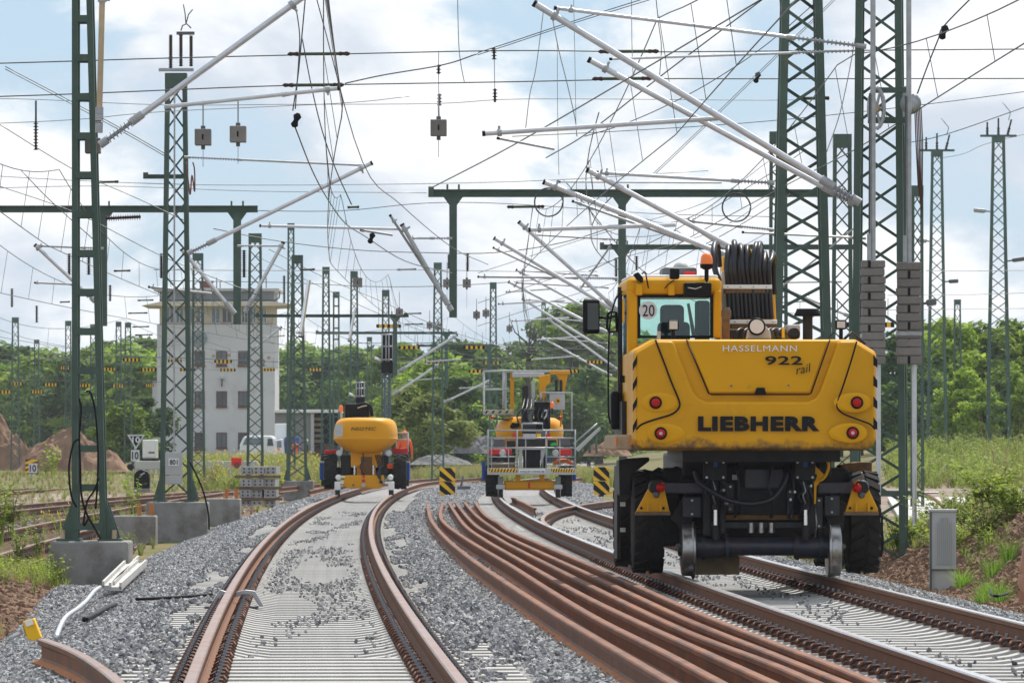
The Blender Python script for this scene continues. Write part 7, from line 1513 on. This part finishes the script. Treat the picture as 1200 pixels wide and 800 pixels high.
far_person(474, 563, 215, rz=R(185), label='worker in orange with orange helmet behind the egg-shaped machine', top=M['orange'], legs=M['orange'], hair=M['hair'], cap=M['orange'])
# ---------------------------------------------------------------- trees
def crown_mesh(seed, H, W, z0, m, nclump=46, nleaf=95, ls=0.30, shape=1.0, hollow=0.55):
    rg = np.random.RandomState(seed); cs = []
    for _ in range(nclump):
        t = rg.uniform(0, 1) ** 0.9; z = z0 + (H - z0) * t; prof = math.sin(math.pi * min(1, max(0.03, (t * 0.86 + 0.12)))) ** 0.75
        if shape < 1: prof = (1 - t) ** 0.8 * 1.0 + 0.08
        a = rg.uniform(0, 2 * math.pi); r = W / 2 * prof * math.sqrt(rg.uniform(0.15, 1.0)) * rg.uniform(0.8, 1.12); cs.append((r * math.cos(a), r * math.sin(a), z + rg.normal(0, 0.25), rg.uniform(0.09, 0.17) * W * (0.75 + 0.4 * prof)))
    V = []; 
    for cx, cy, cz, cr in cs:
        d = rg.normal(size=(nleaf, 3)); d /= np.linalg.norm(d, axis=1)[:, None]; rad = cr * (hollow + (1 - hollow) * rg.uniform(0, 1, (nleaf, 1)) ** 0.5) * rg.uniform(0.8, 1.25, (nleaf, 1))
        c = np.array([cx, cy, cz]) + d * rad * np.array([1, 1, 0.75])
        nrm = d * 0.8 + rg.normal(size=(nleaf, 3)) * 0.55 + np.array([0, 0, 0.55]); nrm /= np.linalg.norm(nrm, axis=1)[:, None]
        t1 = np.cross(nrm, rg.normal(size=(nleaf, 3))); t1 /= np.linalg.norm(t1, axis=1)[:, None]; t2 = np.cross(nrm, t1)
        s = ls * rg.uniform(0.6, 1.3, (nleaf, 1))
        q = np.stack([c - t1 * s, c + t2 * s * 0.45 + nrm * s * .12, c + t1 * s, c - t2 * s * 0.45 + nrm * s * .12], 1); V.append(q.reshape(-1, 3))
    V = np.concatenate(V); n = len(V) // 4; me = bpy.data.meshes.new('crown'); me.vertices.add(len(V)); me.vertices.foreach_set('co', V.astype(np.float32).ravel())
    me.loops.add(n * 4); me.loops.foreach_set('vertex_index', np.arange(n * 4, dtype=np.int32)); me.polygons.add(n); me.polygons.foreach_set('loop_start', np.arange(0, n * 4, 4, dtype=np.int32)); me.polygons.foreach_set('loop_total', np.full(n, 4, dtype=np.int32))
    me.materials.append(m); me.update(calc_edges=True); return me, cs
def tree_proto(seed, H, W, z0, m, **kw):
    cr, cs = crown_mesh(seed, H, W, z0, m, **kw); rg = random.Random(seed); tk = MB()
    top = Vector((rg.uniform(-.3, .3), rg.uniform(-.3, .3), H * 0.82)); pts = [Vector((0, 0, -0.3)), Vector((rg.uniform(-.1, .1), 0, H * 0.25)), Vector((rg.uniform(-.25, .25), rg.uniform(-.2, .2), H * 0.55)), top]
    tk.tube(catmull(pts, 3), [W * 0.032 * (1 - 0.085 * i) for i in range(10)], 7)
    for i in range(9):
        c = cs[i * 4 % len(cs)]; z = max(z0 * 0.8, min(c[2] - 0.8, H * 0.7)); tk.tube([Vector((0, 0, z * 0.85)), Vector((c[0] * .5, c[1] * .5, z + (c[2] - z) * .4)), Vector((c[0], c[1], c[2]))], [W * 0.014, W * 0.009, W * 0.003], 5)
    return cr, tk.mesh('trunk', [M['bark']])
TP = {'d1': tree_proto(1, 10, 7, 1.2, M['leaf_dark']), 'd2': tree_proto(2, 11, 6, 1.0, M['leaf_dark'], nclump=54), 'm1': tree_proto(3, 9, 7, 0.8, M['leaf_mid']), 'm2': tree_proto(4, 10, 5.5, 0.8, M['leaf_mid'], nclump=50),
      'l1': tree_proto(5, 7, 7, 0.3, M['leaf_light'], ls=0.26, nleaf=120), 'c1': tree_proto(6, 11, 4.2, 0.8, M['leaf_dark'], shape=0.5, nclump=60, ls=0.24), 'l2': tree_proto(8, 8, 5.5, 0.3, M['leaf_bright'], ls=0.24, nleaf=120, nclump=52)}
def tree(x, yt, d, kind, label, yb=None, wide=1.0, group='trees around the railway yard'):
    X = (x - 600) * d / F; z0 = gz(X - Tc(d), d) if yb is None else ZC - (yb - 525) * d / F; zt = ZC + (525 - yt) * d / F
    H0 = {'d1': 10, 'd2': 11, 'm1': 9, 'm2': 10, 'l1': 7, 'c1': 11, 'l2': 8}[kind] + 0.5; s = (zt - z0) / H0
    r = empty('tree', (X, d, z0), random.uniform(0, 6.28), label, 'tree', group); r.scale = (s * wide, s * wide, s); link('crown', TP[kind][0], r); link('trunk', TP[kind][1], r)
TR = [
 (-12, 398, 620, 'd1', 'dark tree cut by the left edge behind the earth mound'), (22, 404, 640, 'd2', 'dark tree behind the valley between the two mounds'), (52, 408, 600, 'm1', 'mid green tree behind the right slope of the left mound'), (78, 415, 560, 'd1', 'dark tree behind the peak of the second mound'),
 (104, 405, 620, 'm2', 'tree seen through the nearest mast above the second mound'), (126, 398, 640, 'd2', 'tall tree right of the nearest mast'), (147, 402, 560, 'm1', 'bright tree on the pair of distant masts'), (166, 392, 600, 'd1', 'tall tree left of the tower wall'), (188, 396, 640, 'd2', 'tree partly hidden by the tower'),
 (145, 470, 350, 'm1', 'dense bush above the triangle sign'), (172, 462, 370, 'd1', 'dark bush left of the tower base'),
 (330, 408, 640, 'd2', 'dark tree right of the tower wall'), (352, 400, 620, 'm1', 'tree above the truck trailer'), (374, 412, 600, 'd1', 'dark tree above the open trailer end'), (396, 405, 640, 'm2', 'tree above the beacon of the egg-shaped machine'), (418, 410, 580, 'd2', 'tree above the engine of the egg-shaped machine'), (442, 404, 620, 'd1', 'tree behind the large signal'),
 (472, 452, 330, 'l1', 'light yellow-green bushy tree right of the egg-shaped machine'), (500, 462, 325, 'l1', 'smaller light bushy tree next to it on the right'), (462, 402, 540, 'm2', 'mid green tree right of the large signal'), (488, 408, 560, 'c1', 'pointed tree over the light bushes'), (512, 412, 420, 'm1', 'round green tree behind the mast between the machines'), (535, 396, 480, 'd1', 'dark tree left of the platform basket'), (558, 402, 520, 'm2', 'tall tree behind the platform basket'), (540, 440, 380, 'd2', 'dark green tree between the rail machines'), (578, 410, 540, 'd1', 'tree right of the slim mast'), (598, 425, 500, 'm1', 'tree behind the lifting frame'),
 (622, 405, 620, 'd2', 'tree above the yellow lifting arm'), (648, 372, 640, 'd1', 'tall tree left of the wing mirror'), (676, 352, 600, 'm2', 'tallest tree left of the excavator cab'), (702, 362, 640, 'd1', 'tall tree beside the wing mirror'), (690, 430, 480, 'd2', 'dark tree low beside the excavator door'), (655, 452, 470, 'd1', 'dark tree right of the platform side panel'), (730, 380, 620, 'm1', 'tree hidden behind the cab'),
 (1046, 388, 330, 'd1', 'dark tree between the balance weights'), (1068, 396, 335, 'd2', 'dark tree right of the balance weights'), (1092, 378, 350, 'm1', 'green tree behind the middle lamp mast'), (1118, 372, 345, 'l2', 'green tree right of the middle lamp mast'), (1140, 378, 360, 'm1', 'tall tree between the two tall lamp masts'), (1162, 384, 345, 'l2', 'leafy tree behind the tallest lamp mast'), (1188, 374, 350, 'm1', 'leafy tree right of the tallest lamp mast'), (1212, 380, 345, 'l2', 'tree cut by the right edge'), (1128, 430, 322, 'l2', 'bushy young tree in the right field, left'), (1180, 425, 320, 'm1', 'bushy young tree in the right field, right'), (1086, 440, 325, 'd2', 'dark bush under the middle lamp mast'), (1055, 445, 318, 'd1', 'dark bush below the right weight stack'), (1152, 450, 318, 'l2', 'green bush at the foot of the tallest lamp mast'), (1205, 440, 318, 'l2', 'green bush at the right edge of the field'),
 (1010, 400, 340, 'd2', 'dark tree behind the left weight stack'), (985, 410, 345, 'd1', 'dark tree behind the slim green mast'), (1030, 450, 320, 'd2', 'dark bush behind the guide rods'),
]
for x, yt, d, k, lb in TR: tree(x, yt, d, k, lb, wide=random.uniform(1.0, 1.25) * (1.25 if d > 450 else 1.05))
# bare tree above the platform machine
def bare():
    d = 420; r = empty('bare_tree', P(618, 525, d), 0, 'leafless dead tree above the yellow lifting arm', 'tree'); m = MB(); s = d / F; rg = random.Random(4)
    m.tube([(0, 0, 0), (0.1, 0, 60 * s), (0, 0, 100 * s), (0.3, 0, 150 * s)], [.22, .18, .12, .03], 6)
    for k in range(14):
        z = rg.uniform(60, 135) * s; a = rg.choice((-1, 1)) * rg.uniform(.4, 1.2); L = rg.uniform(15, 45) * s; m.tube([(0, 0, z), (a * L * .4, rg.uniform(-1, 1), z + L * .4), (a * L * .6, rg.uniform(-1, 1), z + L)], [.07, .045, .015], 5)
    m.build('branches', M['bark'], r)
bare()
# far wood that reads as one mass
def far_wood():
    rg = np.random.RandomState(9); n = 30000; X = rg.uniform(-110, 140, n); d = rg.uniform(760, 900, n)
    top = np.array([8.0 + 3.0 * mnoise.noise((x * 0.06, 1.1, 0)) + 2.2 * mnoise.noise((x * 0.22, 4.1, 0)) for x in X]); top = np.where((X > 25) & (X < 60), top * 0.9, top); z = rg.uniform(0, 1, n) ** 0.75 * top
    c = np.stack([X, d, z], 1); nr = rg.normal(size=(n, 3)) + np.array([0, -0.4, 0.6]); nr /= np.linalg.norm(nr, axis=1)[:, None]; t1 = np.cross(nr, rg.normal(size=(n, 3))); t1 /= np.linalg.norm(t1, axis=1)[:, None]; t2 = np.cross(nr, t1); s = rg.uniform(0.5, 1.1, (n, 1))
    V = np.stack([c - t1 * s, c + t2 * s * .6, c + t1 * s, c - t2 * s * .6], 1).reshape(-1, 3); me = bpy.data.meshes.new('wood'); me.from_pydata(V.tolist(), [], np.arange(n * 4).reshape(-1, 4).tolist()); me.materials.append(M['leaf_mid']); o = link('distant_wood', me); o['kind'] = 'stuff'; tag(o, 'far wood closing the horizon behind the yard', 'wood')
far_wood()
# ---------------------------------------------------------------- weeds and grass
def tuft_mesh(seed, m, n=14, h=0.5, w=0.012, spread=0.22, leafy=0, flower=None):
    rg = random.Random(seed); vs = []; fs = []; mi = []
    for i in range(n):
        a = rg.uniform(0, 6.28); r = rg.uniform(0, spread * .35); b = Vector((r * math.cos(a), r * math.sin(a), 0)); hh = h * rg.uniform(0.55, 1.1); lean = Vector((math.cos(a), math.sin(a), 0)) * spread * rg.uniform(.3, 1.2); p = Vector((-math.sin(a), math.cos(a), 0)) * w
        k = len(vs); m1 = b + lean * .35 + Vector((0, 0, hh * .6)); t = b + lean + Vector((0, 0, hh)); vs += [b - p, b + p, m1 + p * .8, m1 - p * .8, t]; fs += [(k, k + 1, k + 2, k + 3), (k + 3, k + 2, k + 4)]; mi += [0, 0]
        for q in range(leafy):
            f = rg.uniform(.25, 1.0); c = b + lean * f * f + Vector((0, 0, hh * f)); aa = rg.uniform(0, 6.28); L = h * rg.uniform(.08, .16); dv = Vector((math.cos(aa), math.sin(aa), rg.uniform(-.2, .6))).normalized(); sd = dv.cross(Vector((0, 0, 1))).normalized() * L * .32
            k = len(vs); vs += [c, c + dv * L * .5 + sd, c + dv * L, c + dv * L * .5 - sd]; fs.append((k, k + 1, k + 2, k + 3)); mi.append(0)
        if flower:
            for q in range(2):
                c = t + Vector((rg.uniform(-.04, .04), rg.uniform(-.04, .04), rg.uniform(-.06, .02))); s = 0.018; k = len(vs); vs += [c + Vector((-s, 0, -s)), c + Vector((s, 0, -s)), c + Vector((s, .01, s)), c + Vector((-s, .01, s))]; fs.append((k, k + 1, k + 2, k + 3)); mi.append(1)
    me = bpy.data.meshes.new('tuft'); me.from_pydata([tuple(v) for v in vs], [], fs); me.materials.append(m); 
    if flower: me.materials.append(flower)
    me.polygons.foreach_set('material_index', mi); return me
G_GRASS = [proto('tuft', tuft_mesh(1, M['leaf_light'], 16, 0.45)), proto('tuft', tuft_mesh(2, M['leaf_dry'], 16, 0.6, w=.008)), proto('tuft', tuft_mesh(3, M['leaf_light'], 9, 0.5, leafy=7))]
G_WEED = [proto('tuft', tuft_mesh(4, M['leaf_light'], 9, 0.9, leafy=9, spread=.4)), proto('tuft', tuft_mesh(5, M['leaf_lime'], 8, 0.8, leafy=8, spread=.4)), proto('tuft', tuft_mesh(6, M['leaf_dry'], 18, 0.95, w=.01, spread=.35)), proto('tuft', tuft_mesh(7, M['leaf_light'], 8, 0.9, leafy=7, spread=.4, flower=M['petal']))]
def patch_xy(name, x0, x1, d0, d1, st=3.0):      # patch bounded by photo columns, on the ground
    vs = []; ds = np.arange(d0, d1, st); n = 14
    for d in ds:
        for j in range(n): x = x0 + (x1 - x0) * j / (n - 1); X = (x - 600) * d / F; vs.append((X, d, gz(X - Tc(d), d)))
    fs = [(i * n + j, i * n + j + 1, (i + 1) * n + j + 1, (i + 1) * n + j) for i in range(len(ds) - 1) for j in range(n - 1)]; me = bpy.data.meshes.new(name); me.from_pydata(vs, [], fs); return me
scatter('meadow_weeds', patch_xy('p', 220, 385, 235, 395, 6), G_WEED[:3] + G_GRASS + G_WEED[3:] , 1.8, 0.7, 1.4, 900, 'tall green and yellow weeds before the tower and vehicles', 'weeds', tilt=0.15)
scatter('meadow_weeds', patch_xy('p', 1040, 1260, 246, 312, 5), G_GRASS + G_WEED[:2], 2.6, 0.6, 1.3, 930, 'tall meadow grass and weeds in the field at right', 'grass', tilt=0.15)
scatter('meadow_weeds', patch_xy('p', 480, 720, 262, 345, 6), G_GRASS, 2.2, 0.7, 1.5, 960, 'grass strip behind the rail machines', 'grass', tilt=0.15)
scatter('siding_weeds', merge_patch('sw', [strip_patch(-14, -3.3, 84, 200, step=3, nu=12), strip_patch(-34, -6, 200, 318, step=4, nu=14)]), G_GRASS, 0.7, 0.3, 0.75, 990, 'sparse weeds growing between the old sidings', 'weeds', tilt=0.2)
scatter('siding_weeds', strip_patch(-6.2, -3.0, 66, 88, step=1, nu=10), G_GRASS + G_WEED[:2], 12, 0.2, 0.5, 1010, 'dense green weeds behind the spoil heap at left', 'weeds', tilt=0.25)
scatter('siding_weeds', strip_patch(-4.4, -2.9, 44, 58, step=1, nu=6), G_GRASS, 9, 0.2, 0.5, 1020, 'small weeds in the bottom left corner', 'weeds', tilt=0.25)
scatter('bank_weeds', strip_patch(7.95, 10.5, 72, 92, step=1, nu=10), G_WEED[:2] + G_GRASS[:1], 9, 0.2, 0.42, 1030, 'low weeds growing on the bank at right', 'weeds', tilt=0.25)
scatter('bank_weeds', strip_patch(6.9, 9.2, 82, 125, step=2, nu=8), G_GRASS, 5, 0.3, 0.7, 1040, 'weeds around the foot of the big mast', 'weeds', tilt=0.25)
# single plants
def plant(x, y, d, me, label, s=1.0, cat='plant', name='weed_plant'):
    o = link(name, me, None, P(x, y, d), (0, 0, random.uniform(0, 6.28)), (s, s, s)); tag(o, label, cat); return o
sap = tuft_mesh(31, M['leaf_lime'], 7, 0.75, leafy=22, spread=.22); tall = tuft_mesh(32, M['leaf_light'], 12, 1.0, leafy=20, spread=.30); flw = tuft_mesh(33, M['leaf_light'], 10, 0.55, leafy=10, spread=.25, flower=M['petal'])
shrub = tuft_mesh(34, M['leaf_lime'], 34, 0.9, leafy=26, spread=.75); shrub2 = tuft_mesh(36, M['leaf_light'], 30, 0.8, leafy=24, spread=.65)
hors = tuft_mesh(35, M['leaf_horsetail'] if 'leaf_horsetail' in M else M['leaf_lime'], 150, 0.34, w=.003, spread=.26)
plant(157, 604, 112, sap, 'young lime green sapling behind the nearest mast', 1.0); plant(14, 628, 90, tall, 'tall seedy weed at the left edge, right one', 0.8); plant(-2, 640, 84, tall, 'tall weed cut by the left edge, left one', 0.9); plant(72, 628, 88, flw, 'yellow flowering weed left of the nearest mast foot', 0.9); plant(44, 655, 78, tall, 'leafy weed on top of the spoil heap', .45); plant(22, 660, 77, tall, 'broad leafy weed left on the spoil heap', .5); plant(113, 622, 90, flw, 'yellow flowering weed between the legs of the nearest mast', 0.8)
plant(52, 560, 180, sap, 'small green shrub by the striped 10 board', 1.0); plant(63, 558, 182, sap, 'small green shrub nearest to the earth mound foot', 1.3)
def plant_u(u, d, me, label, s, cat, name):
    o = link(name, me, None, (Tc(d) + u, d, gz(u, d) - 0.02), (0, 0, random.uniform(0, 6.28)), (s, s, s)); tag(o, label, cat); return o
for u, d, s_, me, lb in ((7.95, 75.5, .62, shrub, 'lime green shrub at the left end of the bank'), (8.32, 74.2, .66, shrub2, 'leafy shrub in the middle of the bank'), (8.72, 74.6, .7, shrub, 'lime green shrub at the right edge of the bank'), (8.25, 78, .75, shrub2, 'shrub high on the bank behind the others'), (8.85, 78.5, .8, shrub, 'yellowish shrub at the back of the bank near the right edge'), (7.9, 81, .7, shrub, 'yellowish shrub at the back left of the bank')): plant_u(u, d, me, lb, s_, 'shrub', 'shrub')
for u, d, s_, lb in ((7.65, 70.5, .9, 'feathery horsetail clump below the left shrub'), (7.9, 69.5, 1.0, 'feathery horsetail clump in the middle of the bank'), (8.15, 70, 1.05, 'feathery horsetail clump near the right edge'), (7.22, 64.5, .75, 'small horsetail clump at the ballast edge, left'), (7.45, 64.8, 1.0, 'bright horsetail clump at the ballast edge, right'), (7.55, 67, .8, 'small horsetail clump between the others')): plant_u(u, d, hors, lb, s_, 'horsetail', 'horsetail_clump')
drys = tuft_mesh(37, M['leaf_dry'], 6, 1.6, w=.008, spread=.6)
for x, y, d, lb in ((1172, 600, 84, 'long dry grass stalks rising from the bank'), (1192, 590, 92, 'long dry grass stalks near the right edge')): plant(x, y, d, drys, lb, 1.0, 'grass', 'dry_grass')
# ---------------------------------------------------------------- thin summer haze
def haze():
    me = MB().bb(-1650, 1650, -30, 2750, -3.0, 30.0).mesh('haze', [])
    m = bpy.data.materials.new('haze_air'); m.use_nodes = True; nt = m.node_tree; nt.nodes.clear(); o = nt.nodes.new('ShaderNodeOutputMaterial'); v = nt.nodes.new('ShaderNodeVolumePrincipled')
    v.inputs['Color'].default_value = (0.86, 0.92, 1.0, 1); v.inputs['Density'].default_value = 0.0001; v.inputs['Anisotropy'].default_value = 0.3
    nt.links.new(v.outputs[0], o.inputs['Volume']); me.materials.append(m); h = link('haze', me); h['kind'] = 'stuff'
haze()
